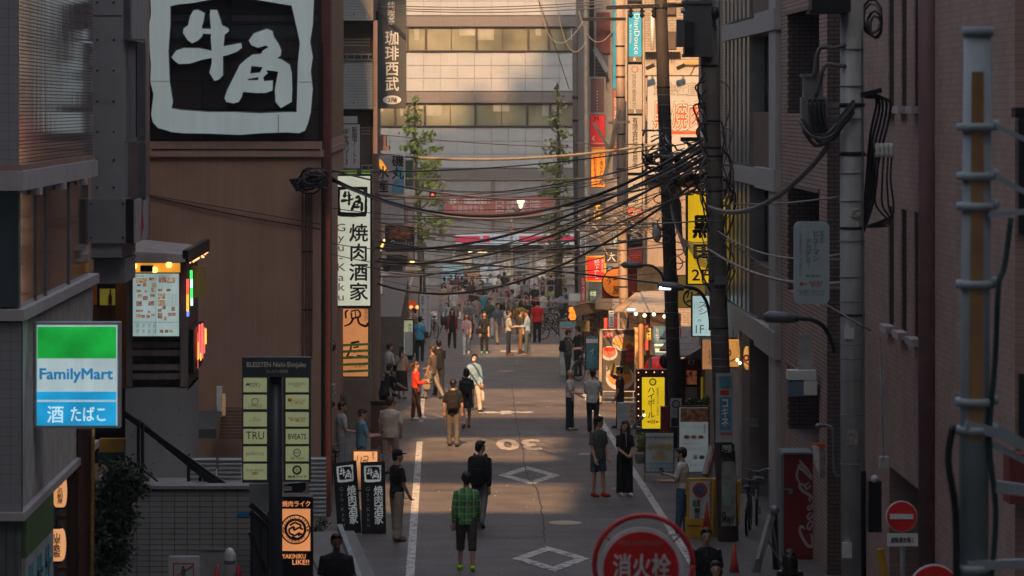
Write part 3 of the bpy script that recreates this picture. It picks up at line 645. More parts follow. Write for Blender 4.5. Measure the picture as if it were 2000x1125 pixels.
M_ORG = mat('orange backed sign', (.62, .24, .085), rough=.5, var=.12, scale=2, bump=0, emit=.42)
Yo = 88.0
r, y = sign('orange_sign', 'orange upright sign with brush lettering behind green slats under the cream sign', 'shop sign', (667, 600, 722, 738), Yo, .3, M_ORG, M_BLACK, 3)
mb = MB()
for pts, ws in ((((676, 622), (675, 610), (680, 606)), (3, 4, 3)), (((685, 608), (700, 606), (703, 618), (686, 622)), (3, 3, 4, 3)), (((686, 610), (687, 622)), (3, 3)), (((694, 608), (695, 620)), (2, 2)), (((690, 622), (684, 632), (672, 637)), (4, 4, 2)), (((699, 622), (702, 632), (715, 637), (718, 630)), (4, 4, 5, 3))): stroke(mb, pts, ws, y)
mb.build('lettering', M_INK, r)
mb = MB()
for pts, ws in ((((685, 670), (702, 667)), (4, 4)), (((687, 671), (684, 684), (677, 697)), (3, 4, 3)), (((690, 679), (701, 677)), (3, 3)), (((690, 688), (703, 684)), (3, 4)), (((678, 698), (690, 697)), (5, 4)), (((697, 695), (718, 698)), (4, 6))): stroke(mb, pts, ws, y)
mb.build('lettering', M_INK, r); txt('ホルモンスカン', (711, 603, 719, 626), y, M_INK, r, .01, vert=True)
txt('営業中', (692, 712, 714, 718), y, M_INKR, r)
M_GRN = mat('green slat paint', (.20, .36, .10), var=.3, streak=.3)
q = thing('slat_guard', 'five green painted slats on posts guarding the orange sign', 'fence', W(693, 742, Yo - .2))
for b in (674, 686.5, 699, 712, 725.5): MB().bar(W(665, b + .5, Yo - .2), W(722, b - 2, Yo - .2), .04, .06).build('slat', M_GRN, q)
for a in (665, 723): part('post', M_GALV, q, a - 1.5, 600 if a > 700 else 620, a + 1.5, 742, Yo - .16, .06)
part('foot', mat('fade grey', (.2, .19, .18)), q, 663, 738, 726, 744, Yo - .15, .4)

# white tiled block with balconies
Yw = 95.0
M_WT = brickmat('small white tile', (.30, .32, .33), (.27, .29, .30), (.13, .14, .15), .075, .075, .006, rough=.4); 
r = thing('white_tile_block', 'narrow white mosaic tiled block with stacked balconies next to the brown building', 'building', W(690, 740, Yw) + Vector((0, 4, 0)))
part('core_wall', mat('dark tan glazing surround', (.13, .10, .085)), r, 600, -100, 729, 840, Yw + .6, 12)
for b, d in ((-60, 40), (118, 213), (334, 470)):
    MB().pb(640, b, 728, d, Yw, .5).build('balcony_front', M_WT, r)
    part('coping', M_GALV, r, 640, b - 3, 729, b, Yw - .04, .6); part('balcony_soffit', M_BLACK, r, 640, d, 729, d + 3, Yw + .02, .6)
    for a in (658, 690): MB().pb(a, d - 14, a + 2, d - 11, Yw - .03, .05).build('drain', M_BLACK, r)
MB().add([W(703, 0, Yw - .01), W(727, 38, Yw - .01), W(729, 38, Yw - .01), W(729, -20, Yw - .01), W(703, -20, Yw - .01)], [(0, 1, 2, 3, 4)]).build('chamfer', mat('far tan', (.36, .30, .24)), r)
for b, d in ((43, 113), (216, 330)):
    w = part('window', M_FRAME, r, 646, b, 727, d, Yw + .5, .08)
    for a, c in ((648, 665), (671, 723)): part('pane', glass('tan window', (.12, .095, .08), .08), r, a, b + 3, c, d - 6, Yw + .48, .02, parent=w)
    for k in range(3): part('reflection_bar', mat('painted reflection bar', (.28, .22, .18)), r, 671, b + 32 + k * 6, 723, b + 35 + k * 6, Yw + .46, .01, parent=w)  # pale bars over the pane, a reflection put in as colour
    q_ = MB(); q_.bar(W(645, d - 7, Yw + .1), W(727, d - 7, Yw + .1), .04)
    for a in range(650, 727, 14): q_.bar(W(a, d - 7, Yw + .1), W(a, d + 2, Yw + .1), .025)
    q_.build('railing', M_GALV, r)
part('edge_fin', mat('pinkish edge', (.28, .19, .16)), r, 729, 40, 737, 300, Yw + .1, .5)
part('eave_box', mat('reddish eave', (.20, .12, .105)), r, 730, 265, 754, 292, Yw + 2, 2); part('eave_box', MATS['reddish eave'], r, 726, 286, 760, 294, Yw + 1.8, 2)
# signs on it
r, y = sign('coffee_shop_sign', 'dark slate vertical coffee shop sign with white characters against the sunlit office', 'shop sign', (738, -30, 793, 212), 100, .3, mat('slate sign', (.062, .072, .078), rough=.5, var=.1), mat('slate case', (.04, .045, .05)), 1, bracket=[(727, 22, 739, 40), (727, 165, 739, 192)])
txt('純喫茶', (757, 3, 771, 49), y, M_INKW, r, .005, vert=True, ls=.92)
txt('珈琲西武', (752, 60, 779, 178), y, M_INKW, r, .014, vert=True, ls=1.0)
mb = MB(); mb.add([(X(765.5, y) + 18 * y / F * math.cos(t * math.pi / 14), y, Z(195, y) + 8.5 * y / F * math.sin(t * math.pi / 14)) for t in range(28)], [tuple(range(27, -1, -1))]); mb.build('oval', M_INKW, r)
txt('2階', (757, 190, 776, 200), y - .005, mat('slate case', 1), r, .01)
r, y = sign('gallery_sign', 'small white gallery sign with two columns of black characters on the balcony', 'sign', (663, 241, 705, 331), 90, .2, mat('aged white board', (.40, .41, .42), var=.06), M_STEEL, 2)
txt('新宿アートF', (687, 247, 698, 321), y, M_INK, r, .003, vert=True, ls=.86); txt('ギャラリー3', (671, 250, 683, 321), y, M_INK, r, .003, vert=True, ls=.86)
r, y = sign('faded_banner', 'tall faded white banner with pale writing behind the gallery sign', 'banner', (643, 227, 698, 348), 92, .06, mat('faded banner cloth', (.33, .34, .35), var=.08), M_GALV, 0)
txt('新宿絵画小品', (650, 282, 658, 345), y, M_INKG, r, 0, vert=True, ls=.9); txt('イベント', (653, 235, 658, 275), y, M_INKG, r, -.004, vert=True)
r, y = sign('green_strip_sign', 'lime green strip sign peeking above the cream grill sign', 'sign', (650, 332, 725, 341), 86, .3, mat('lime sign', (.24, .42, .04), emit=.2), M_STEEL, 1)
part('dark_cut', M_BLACK, r, 697, 332, 706, 341, y, .01)
r, y = sign('seafood_sign', 'pale seafood tavern sign with brush characters, an orange flame and blue fish', 'shop sign', (731, 304, 791, 380), 105, .25, mat('sunset white board', (.40, .37, .40), var=.08), M_WHITE, 1)
txt('磯丸', (765, 303, 789, 350), y, M_INK, r, .02, vert=True, ls=1.0); txt('水産', (736, 324, 760, 376), y, M_INK, r, .02, vert=True, ls=1.0)
MB().add([W(x, b, y + .003) for x, b in ((738, 310), (745, 312), (755, 328), (760, 336), (748, 335), (740, 322))], [(0, 1, 2, 3, 4, 5)]).build('flame', mat('flame print with sun glow', (.8, .32, .04), emit=.6), r)  # flame print is given a glow to look sunlit
MB().add([W(x, b, y + .003) for x, b in ((770, 330), (776, 324), (786, 328), (789, 345), (788, 378), (764, 378), (768, 352), (780, 348))], [(0, 1, 2, 3, 4, 5, 6, 7)]).build('fish', mat('blue fish print', (.10, .32, .45)), r)
r, y = sign('white_board_sign', 'plain white signboard with faint grey marks under the seafood sign', 'sign', (742, 388, 791, 438), 108, .2, mat('dull white board', (.36, .36, .37)), MATS['dark tan glazing surround'], 2)
txt('ふ り', (757, 402, 773, 408), y, M_INKG, r)
r, y = sign('bar_photo_sign', 'dark bar sign with a reddish food photo and white katakana beside the tree', 'shop sign', (752, 440, 809, 492), 112, .25, mat('dark sign board', (.03, .028, .03)), M_BLACK, 1)
part('photo', mat('red food photo', (.20, .06, .035), var=.9, scale=7), r, 760, 444, 802, 466, y, .01); txt('バーンラック', (773, 472, 806, 478), y - .002, M_INKW, r); txt('TEL 03-4405', (762, 485, 806, 490), y - .002, M_INKR, r)
mb = MB(); c = W(767, 474, y - .002); mb.tube([c + Vector((.06 * math.cos(t * .52), 0, .06 * math.sin(t * .52))) for t in range(13)], .008, 4); mb.build('emblem', M_INKW, r)
for k, (a, b, c, d) in enumerate(((755, 497, 786, 530), (748, 505, 762, 530))): sign('dark_panel_sign', ['blank dark panel under the bar photo sign', 'smaller dark panel at the tent edge beneath the bar sign'][k], 'sign', (a, b, c, d), 114, .2, mat('dark sign board', 1), M_BLACK, 1)
r, y = sign('green_shop_panel', 'dark green shop panel with tiny pale lettering beside the tree', 'sign', (790, 312, 808, 364), 120, .2, mat('dark green board', (.03, .06, .045)), mat('reddish eave', 1), 2)
txt('寿司\n酒場', (793, 350, 804, 359), y, M_INKG, r)
# ------------------------------------------------------------------ raised terrace: food stall, stairs, tile wall
Yk = 62.0
M_POSTW = mat('mauve brown timber', (.17, .13, .12), var=.3, streak=.7, bump=.2, fine=30)
M_KAWN = mat('dusty awning', (.26, .22, .20), rough=.9, var=.25, bump=.15, fine=9)
r = thing('food_stall', 'timber food stall with dusty awning and amber glow over a concrete base', 'food stall', W(305, 945, Yk) + Vector((0, 1, 0)))
xk = X(365, Yk)
part('base', M_CONC if False else mat('dim concrete', (.26, .25, .245), var=.12, streak=.4, bump=.2), r, 245, 758, 365, 960, Yk, 3)
for a in (258, 300, 350):
    for b in (800, 850, 905): MB().lathe(W(a, b, Yk), [(.014, -.006), (.01, .01)], 6, 'Y').build('form_hole', M_STEEL, r)
for a, c in ((247, 258), (352, 365)): MB().pb(a, 512, c, 756, Yk - .02, .22).build('post', M_POSTW, r)
part('back_wall', mat('orange stall boards', (.20, .085, .03), streak=.8), r, 240, 520, 366, 758, Yk + 1.8, .1)
for b in (668, 684, 712, 730): part('slat', M_POSTW, r, 258, b, 352, b + 11, Yk + .02, .06)
part('slat_backing', mat('dim plastic sheet', (.07, .065, .06), rough=.4, var=.5, scale=6), r, 258, 660, 352, 757, Yk + .25, .05)
MB().add([W(250, 465, Yk + 2.6), W(399, 480, Yk + 2.6), W(362, 498, Yk - .35), W(246, 490, Yk - .35), W(362, 512, Yk - .4), W(246, 512, Yk - .4)], [(0, 1, 2, 3), (3, 2, 4, 5)]).build('awning', M_KAWN, r)
MB().bar(W(362, 502, Yk - .38), W(404, 478, Yk + 2.6), .10, .22).build('awning_edge', M_BLACK, r)
part('amber_window', lit('amber glow', (1, .42, .05), .38), r, 256, 514, 352, 532, Yk + .3, .05)
part('heater', M_STEEL, r, 274, 519, 298, 531, Yk + .1, .2)
for a, b in ((302, 527), (330, 517), (262, 520)): MB().ball(W(a, b, Yk + .2), .055).build('bulb', lit('warm bulb', (1, .55, .12), 2.2), r, True)
# flank: reeds, neon tubes, fairy lights
mb = MB().box(xk - .03, xk, Yk + .2, Yk + 2.9, Z(756, 63), Z(500, 63)); mb.build('side_wall', mat('stall flank', (.10, .06, .045), streak=.6), r)
def sidept(px, py):
    """point on the stall's street flank seen at a pixel"""
    Yq = (xk + .03) * F / (px - VX); return W(px, py, Yq)
for k, (px, py, qy, col) in enumerate(((366.5, 545, 575, (1, .08, .05)), (366.5, 575, 608, (1, .4, .04)), (367, 608, 618, (.1, .2, 1)), (373.5, 528, 545, (.05, .9, .12)), (374, 545, 562, (.5, .8, .8)), (374, 562, 582, (.05, .9, .12)), (374.5, 582, 597, (.5, .8, .8)), (382, 528, 555, (1, .5, .08)), (382.5, 556, 580, (.55, .6, .55)))):
    MB().tube([sidept(px, py), sidept(px, qy)], .022, 6).build('neon_tube', lit('neon colour %s' % 'abcdefghi'[k], col, 1.1), r)
MB().box(xk, xk + .25, Yk + 1.0, Yk + 1.2, Z(580, 63), Z(520, 63)).build('bamboo_blind', mat('bamboo blind', (.30, .17, .05), var=.4, streak=.9), r)
mb = MB()
for k in range(34):
    t = random.random(); mb.ball(W(368 + 38 * t, 504 - 18 * t + random.uniform(0, 12), Yk - .2 + 2.8 * t), .022, 5, 3)
tag(mb.build('fairy_light', lit('fairy light', (1, .38, .16), 1.6), r), kind='stuff')
q = thing('neon_sign', 'red orange and blue neon sign on the flank of the food stall', 'neon sign', W(385, 720, Yk + 1.5) + Vector((.2, 0, 0)))
mb = MB()
mb.box(xk + .02, xk + .08, Yk + .5, Yk + 3.0, Z(725, 63), Z(640, 63)); mb.build('board', M_STEEL, q)
def neon(a, b, c, d, col, nm):
    mb = MB(); Yq = 63.6; x = X((a + c) / 2, Yq)
    mb.box(X(a, Yq), X(c, Yq), Yq, Yq + .05, Z(d, Yq), Z(b, Yq)); mb.build('neon_stroke', lit(nm, col, 1.3), q)
for a, b, c, d in ((380, 642, 383, 715), (384, 650, 386.5, 720), (388, 634, 391, 700), (393, 632, 396.5, 700), (398, 640, 400, 690), (377, 650, 379, 672)): neon(a, b, c, d, (1, .10, .09), 'neon red')
for a, b, c, d in ((386, 668, 388, 702), (400, 642, 403, 672), (391, 690, 393, 704)): neon(a, b, c, d, (1, .42, .03), 'neon orange')
for a, b, c, d in ((372, 676, 374, 712), (376, 672, 379, 714), (374, 680, 376, 682), (374, 690, 376, 692), (374, 700, 376, 702)): neon(a, b, c, d, (.06, .3, 1), 'neon blue')
q, y = sign('menu_board', 'lit white menu board with rows of small meat dish photos on the stall', 'menu board', (258, 533, 351, 658), Yk - .12, .08, lit('pale menu light', (.36, .48, .47), .42), M_BLACK, 1.5)
M_F1 = mat('meat photo', (.22, .12, .09), var=.7, scale=26, bump=0, emit=.5); M_F2 = mat('tan dish photo', (.30, .22, .14), var=.6, scale=26, bump=0, emit=.5)
dishes = [(266, 543, 22, 10), (291, 542, 10, 6), (310, 541, 15, 11), (326, 542, 16, 11), (268, 555, 7, 4), (279, 553, 7, 7), (296, 552, 9, 9), (266, 566, 9, 5), (282, 567, 5, 4), (295, 562, 7, 9), (309, 564, 8, 5), (325, 564, 8, 5), (269, 574, 9, 8), (279, 578, 10, 8), (293, 574, 9, 6), (308, 573, 15, 11), (266, 588, 11, 10), (290, 588, 11, 9), (308, 586, 16, 12), (266, 605, 13, 4), (289, 607, 5, 4), (308, 603, 8, 6), (317, 598, 7, 6), (335, 599, 7, 8), (266, 613, 9, 8), (276, 615, 7, 6), (286, 615, 7, 6), (295, 613, 7, 6), (308, 611, 9, 11), (328, 611, 15, 6), (319, 618, 6, 8), (312, 644, 7, 6), (322, 644, 7, 6), (331, 644, 7, 5)]
for i, (a, b, w, h) in enumerate(dishes): part('dish_photo', M_F1 if i % 3 else M_F2, q, a, b, a + w, b + h, y - .002, .004)
for i in range(9): txt('もも 580 塩', (325, 574 + i * 2.7, 345, 575.8 + i * 2.7), y - .001, M_INKG, q, -.01)
for i in range(2):
    for j in range(4): txt('酒\n米\n汁', (266 + j * 11, 632 + i * 11, 272 + j * 11, 641 + i * 11), y - .001, M_INKG, q, -.01)
txt('炭火焼肉', (266, 538, 282, 541), y - .001, M_INKR, q); txt('名物盛合せ', (310, 537, 330, 540), y - .001, mat('green print', (.05, .25, .08)), q)
for a, b, c, d in ((262, 629, 347, 629.6), (304, 538, 304.6, 652)): part('rule', M_INKG, q, a, b, c, d, y - .001, .002)
# doorway between pylon and stall
r = thing('bar_doorway', 'orange lit bar doorway with a yellow bottle poster between pylon and stall', 'doorway', W(214, 900, Yk + 1))
part('boards', mat('orange boards', (.24, .09, .028), var=.4, streak=.9, bump=.2), r, 226, 520, 247, 758, Yk + .8, .1); part('boards', MATS['orange boards'], r, 150, 598, 226, 640, Yk + 1.2, .1)
part('dark_opening', M_BLACK, r, 180, 640, 244, 905, Yk + 1.4, .1); part('counter', mat('yellow counter', (.50, .25, .04)), r, 193, 858, 243, 883, Yk + .6, .3); part('counter_top', mat('dark green counter', (.03, .06, .05)), r, 190, 884, 246, 905, Yk + .55, .5)
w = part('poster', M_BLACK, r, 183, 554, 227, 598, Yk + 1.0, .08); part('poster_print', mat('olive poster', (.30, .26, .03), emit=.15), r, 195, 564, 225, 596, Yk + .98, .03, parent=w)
MB().tube([W(215, 595, Yk + .96), W(215, 578, Yk + .96), W(215.5, 574, Yk + .96), W(215.5, 565, Yk + .96)], [.035, .033, .014, .012], 8).build('bottle', mat('bottle brown', (.12, .05, .02)), r, parent=w)
part('side_poster', mat('red orange poster', (.45, .11, .03)), r, 181, 556, 189, 595, Yk + .95, .05)

# terrace wall of square tile, stairs and rails
Yr = 60.0
r = thing('terrace_wall', 'low terrace wall of grey rectangular tiles with dark joints and flat coping', 'wall', W(378, 1130, Yr) + Vector((0, .3, 0)))
part('core', M_GROUT, r, 205, 954, 489, 1150, Yr, .5)
tiles(218, 489, 958, 1138, 24.6, 10.6, Yr, mat('grey wall tile', (.27, .26, .255), rough=.55, var=.14, scale=2.5, bump=.08, streak=.3), r, gap=1.3)
part('coping', mat('grey coping', (.23, .22, .215), streak=.3), r, 210, 949, 491, 955.5, Yr - .06, .7)
part('blue_plate', M_INKB, r, 465, 999, 487, 1008, Yr - .03, .02)
q = thing('terrace', 'concrete terrace block behind the tiled wall', 'terrace', W(330, 1120, Yr + 2)); MB().box(X(180, 61), X(489, 61), Yr + .6, 63.5, gz(61), Z(957, Yr)).build('slab', MATS['dim concrete'], q)
q['kind'] = 'structure'
r = thing('stair_rail', 'black steel stair rail slanting down over the terrace wall', 'railing', W(340, 950, Yr + .5))
for p, q_ in (((236, 803), (442, 950)), ((268, 823), (424, 950))): MB().bar(W(*p, Yr + .9), W(*q_, Yr + .4), .05, .09).build('handrail', M_BLACK, r)
for a, b in ((267, 824), (275, 826), (365, 887), (388, 915), (397, 920)): MB().pb(a, b, a + 6, 951, Yr + .7, .06).build('post', M_BLACK, r)
for p, q_ in (((246, 890), (300, 950)), ((280, 918), (320, 950))): MB().bar(W(*p, Yr + .8), W(*q_, Yr + .8), .03).build('lower_rail', M_BLACK, r)
r = thing('awning_shelf', 'dark slate lean-to roof with small lamp and slatted louvre on the brown wall', 'canopy', W(400, 860, 70))
MB().add([W(368, 805, 70), W(436, 800, 71.8), W(422, 838, 69), W(366, 840, 69), W(422, 856, 69), W(366, 856, 69)], [(0, 1, 2, 3), (3, 2, 4, 5)]).build('roof', mat('slate roof', (.06, .06, .062), rough=.6), r)
for k in range(10): part('louvre_slat', mat('brown louvre', (.15, .085, .06)), r, 433 - k * .6, 796 + k * 6.4, 474, 800 + k * 6.4, 71.5, .1)
part('lamp_back', M_WHITE, r, 423, 755, 434, 815, 71.4, .15); part('lamp_glow', mat('tan lamp', (.4, .24, .12), emit=.2), r, 434, 770, 440, 812, 71.3, .12)
MB().add([W(403, 815, 71), W(424, 792, 71), W(424, 815, 71)], [(0, 1, 2)]).build('flashing', M_GALV, r)
M_CORR = mat('corrugated sheet', (.40, .41, .42), rough=.5, metal=.3, var=.15, streak=.3)
def corrugated(a, b, c, d, Y, lab):
    q = thing('corrugated_panel', lab, 'fence panel', W((a + c) / 2, d, Y), 'corrugated fence panels'); mb = MB(); n = int((d - b) / 8)
    for i in range(n):
        z0, z1 = Z(b + (i + 1) * (d - b) / n, Y), Z(b + i * (d - b) / n, Y); h = z1 - z0; x0, x1 = X(a, Y), X(c, Y)
        prof = [(0, 0), (-.03, .25), (-.03, .5), (0, .75), (0, 1)]
        mb.add([(x, Y + p[0], z0 + p[1] * h) for p in prof for x in (x0, x1)], [(2 * k, 2 * k + 1, 2 * k + 3, 2 * k + 2) for k in range(4)])
    mb.build('sheet', M_CORR, q); part('post', M_GALV, q, a - 1.5, b, a + 1.5, d, Y - .02, .05); return q
corrugated(366, 893, 422, 952, 61.1, 'narrow white corrugated panel behind the stair rail'); corrugated(426, 893, 472, 952, 61.1, 'white corrugated panel beside the directory board'); corrugated(603, 892, 637, 1010, 66, 'tall white corrugated panel at the foot of the brown wall')
part_ = None
r = thing('leaning_board', 'blank white board leaning against the tiled terrace wall', 'board', W(425, 1150, 58.5)); MB().pb(390, 1075, 464, 1140, 58.5, .03).build('sheet', mat('blank white', (.30, .30, .30)), r); part('edge', M_GALV, r, 390, 1073, 464, 1075, 58.48, .05)
def cone(label, px, top, bot, w, Y, m=None, g='traffic cones'):
    q = thing('traffic_cone', label, 'cone', W(px, bot, Y), g); h = (bot - top) * Y / F; rr = w * Y / F / 2; c = W(px, bot, Y)
    MB().lathe(c, [(rr, .02), (rr * .5, h * .5), (rr * .18, h)], 12).build('body', m or mat('cone red', (.38, .03, .02), rough=.5), q, True); MB().box(c.x - rr * 1.15, c.x + rr * 1.15, c.y - rr * 1.15, c.y + rr * 1.15, c.z, c.z + .03).build('foot', m or MATS['cone red'], q)
    return q
cone('red traffic cone by the tiled wall, wider of the two there', 424, 1101, 1145, 22, 57.5); cone('red traffic cone with pale band near the tiled wall', 466, 1101, 1146, 24, 57.2)
r = thing('bollard', 'short white bollard between two red cones', 'bollard', W(449, 1150, 57.8)); MB().lathe(W(449, 1150, 57.8), [(.09, 0), (.09, .55), (.07, .62), (.03, .66)], 12).build('body', M_WHITE, r, True); MB().lathe(W(449, 1150, 57.8), [(.095, .4), (.095, .46)], 12).build('band', M_GALV, r)
r, y = sign('no_smoking_board', 'white plastic notice stand with red crossed pictogram by the terrace wall', 'notice stand', (329, 1087, 389, 1170), 56.5, .12, mat('stand white', (.36, .37, .38)), MATS['stand white'], 3)
for a, b, c, d in ((338, 1100, 379, 1102), (338, 1100, 340, 1170), (377, 1100, 379, 1170)): part('red_border', M_INKR, r, a, b, c, d, y, .01)
MB().bar(W(340, 1128, y), W(378, 1104, y), .02, .01).build('slash', M_INKR, r); MB().ball(W(358, 1108, y), .022).build('pictogram', M_INKG, r); part('pictogram', M_INKG, r, 354, 1112, 362, 1135, y, .01)

# ------------------------------------------------------------------ directory board on a blue post
Yd = 56.0
M_DIR = mat('slate directory', (.040, .052, .062), rough=.5); M_PLATE = mat('pale green plate', (.36, .39, .20), rough=.45, var=.08, bump=0, emit=.22)
r = thing('directory_sign', 'tenant directory with two columns of pale green plates on a dark blue post', 'sign', W(538, 1160, Yd))
MB().tube([W(538.5, 735, Yd + .2), W(538.5, 1180, Yd + .2)], .105, 14).build('post', mat('blue grey post', (.050, .060, .075), rough=.45, streak=.3), r, True)
part('header', M_DIR, r, 473, 698, 607, 736, Yd, .2)
part('left_frame', M_DIR, r, 473, 736, 525, 943, Yd, .14); part('right_frame', M_DIR, r, 553, 736, 607, 941, Yd, .14)
M_GOLD = mat('pale gold print', (.75, .72, .58), bump=0)
txt('BLESSTEN Nishi-Shinjuku', (482, 707, 597, 720), Yd - .006, M_GOLD, r, 0.012); txt('ブレステン西新宿', (519, 722, 562, 729), Yd - .006, M_GOLD, r)
Lp = [(738, 766), (771, 799), (805, 833), (838, 867), (872, 901), (906, 937)]
lt = [('フジケン', M_INK, .02), ('LUMINOUS', M_INKG, -.005), ('Hair\nby 美容室', M_INKG, -.01), ('TRU', M_INK, .0), ('youthful body', M_INKG, -.01), ('ラッキーホリデイ\n営業中', M_INKR, .01)]
rt = [('株式会社東洋商事工業\n新宿支店', M_INKG, -.005), ('HAQUIA\n不動産', M_INKO, -.01), ('Emotion\n予備校', M_INKO, .0), ('BVEATS', M_INK, .01), ('RAF TOKYO', M_INKG, 0), ('焼肉ライク', M_INK, .02)]
for (b, d), L_, R_ in zip(Lp, lt, rt):
    for a, c, (s, m, bo) in ((475.5, 521, L_), (558, 603, R_)):
        w = part('tenant_plate', M_PLATE, r, a, b, c, d, Yd - .01, .03)
        big = s == 'TRU'
        wd_ = 5 if len(s.split('\n')[0]) > 5 or big else 12
        bb = (a + wd_, b + (5 if big else 9), c - wd_, d - (9 if big else 9))
        if s in ('LUMINOUS', 'RAF TOKYO', '焼肉ライク'): bb = (a + (10 if s != '焼肉ライク' else 4), d - 9, c - (10 if s != '焼肉ライク' else 4), d - 3)
        txt(s, bb, Yd - .013, m, r, bo, parent=w)
def ring(cx, cy, rp, Y, m, root, t=.012, parent=None, n=20):
    c = W(cx, cy, Y); rr = rp * Y / F
    return MB().tube([c + Vector((rr * math.cos(k * 2 * math.pi / n), 0, rr * math.sin(k * 2 * math.pi / n))) for k in range(n + 1)], t, 4).build('emblem', m, root, parent=parent)
ring(580, 884, 7, Yd - .016, M_INKG, r, .006); txt('RAF', (575.5, 881.5, 584.5, 886.5), Yd - .015, M_INKG, r)
ring(580, 918, 7.5, Yd - .016, M_INK, r, .014); txt('生', (576, 914, 584, 922), Yd - .015, M_INK, r)
ring(498, 783, 6, Yd - .016, M_GOLD, r, .012); MB().ball(W(566, 780, Yd - .01), .036).build('emblem', M_INKY, r)
MB().add([W(478, 753, Yd - .014), W(484, 747, Yd - .014), W(490, 753, Yd - .014)], [(0, 1, 2)]).build('emblem', M_INKB, r)
# yakiniku sign lightbox under it
Ye = 57.5
M_EOR = mat('orange lightbox', (.70, .27, .10), rough=.4, var=.12, scale=1.5, bump=0, emit=.55)
r, y = sign('grill_sign', 'black and orange lit grill sign with circular maze emblem beside the blue post', 'shop sign', (545, 970, 611, 1165), Ye, .3, None, M_BLACK, 2)
part('face_panel', M_EOR, r, 550, 994, 606, 1076, y, .02)
txt('焼肉ライク', (551, 978, 606, 990), y - .003, M_EOR, r, .02); txt('YAKINIKU', (551, 1082, 597, 1091), y - .003, M_EOR, r, .02); txt('LIKE!!', (571, 1093, 604, 1103), y - .003, M_EOR, r, .02)
ring(577, 1034, 28, y - .004, M_INK, r, .012, n=32); ring(577, 1034, 19, y - .004, M_INK, r, .022, n=28)
for k, ch in enumerate('YAKINIKU LIKE!!'):
    t = math.radians(200 - k * 14.5); 
    if ch != ' ': cx, cy = 577 + 23.5 * math.cos(t), 1034 - 23.5 * math.sin(t); txt(ch, (cx - 2.6, cy - 3.4, cx + 2.6, cy + 3.4), y - .005, M_INK, r, .02, rot=t - math.pi / 2)
for k, ch in enumerate('一人焼肉専門店'):
    t = math.radians(222 + k * 16); cx, cy = 577 + 23.5 * math.cos(t), 1034 - 23.5 * math.sin(t); txt(ch, (cx - 2.8, cy - 2.8, cx + 2.8, cy + 2.8), y - .005, M_INK, r, .01, rot=t + math.pi / 2)
mb = MB()
for p, q_ in (((566, 1026), (576, 1020)), ((576, 1020), (588, 1026)), ((564, 1034), (574, 1028)), ((574, 1028), (574, 1036)), ((574, 1036), (584, 1030)), ((584, 1030), (592, 1034)), ((566, 1042), (576, 1046)), ((576, 1046), (586, 1040)), ((570, 1048), (580, 1052)), ((582, 1046), (590, 1042)), ((564, 1034), (566, 1042)), ((588, 1026), (586, 1032))): mb.bar(W(*p, y - .005), W(*q_, y - .005), .035, .03)
mb.build('maze_emblem', M_INK, r)
q = thing('letter_sign', 'black letter E shaped neon frame above the orange grill sign', 'letter sign', W(576, 966, Ye - .1))
mb = MB()
P = [(556, 945), (598, 941), (598, 957), (590, 964), (556, 964), (553, 958), (570, 957), (570, 952), (554, 951)]
mb.prism([[(X(a, Ye - .1), Z(b, Ye - .1)) for a, b in P]], Ye - .1, Ye + .05); mb.build('body', M_BLACK, q, fix=True)
MB().tube([W(a, b, Ye - .13) for a, b in P + [P[0]]], .011, 4).build('outline_tube', M_GALV, q)
r = thing('entry_rail', 'black slanted railing and gate behind the blue directory post', 'railing', W(505, 1150, 58.6))
for p, q_ in (((489, 985), (530, 1020)), ((489, 1000), (528, 1035)), ((489, 1040), (520, 1120))): MB().bar(W(*p, 58.6), W(*q_, 58.6), .05, .08).build('handrail', M_BLACK, r)
for a in (491, 508, 522): part('post', M_BLACK, r, a, 1000, a + 4, 1150, 58.7, .06)
part('dark_backing', mat('dim recess', (.035, .035, .04)), r, 489, 1010, 552, 1150, 59.5, .05); part('grey_sheet', mat('grey sheet', (.16, .17, .18)), r, 487, 945, 525, 1000, 59.3, .05)

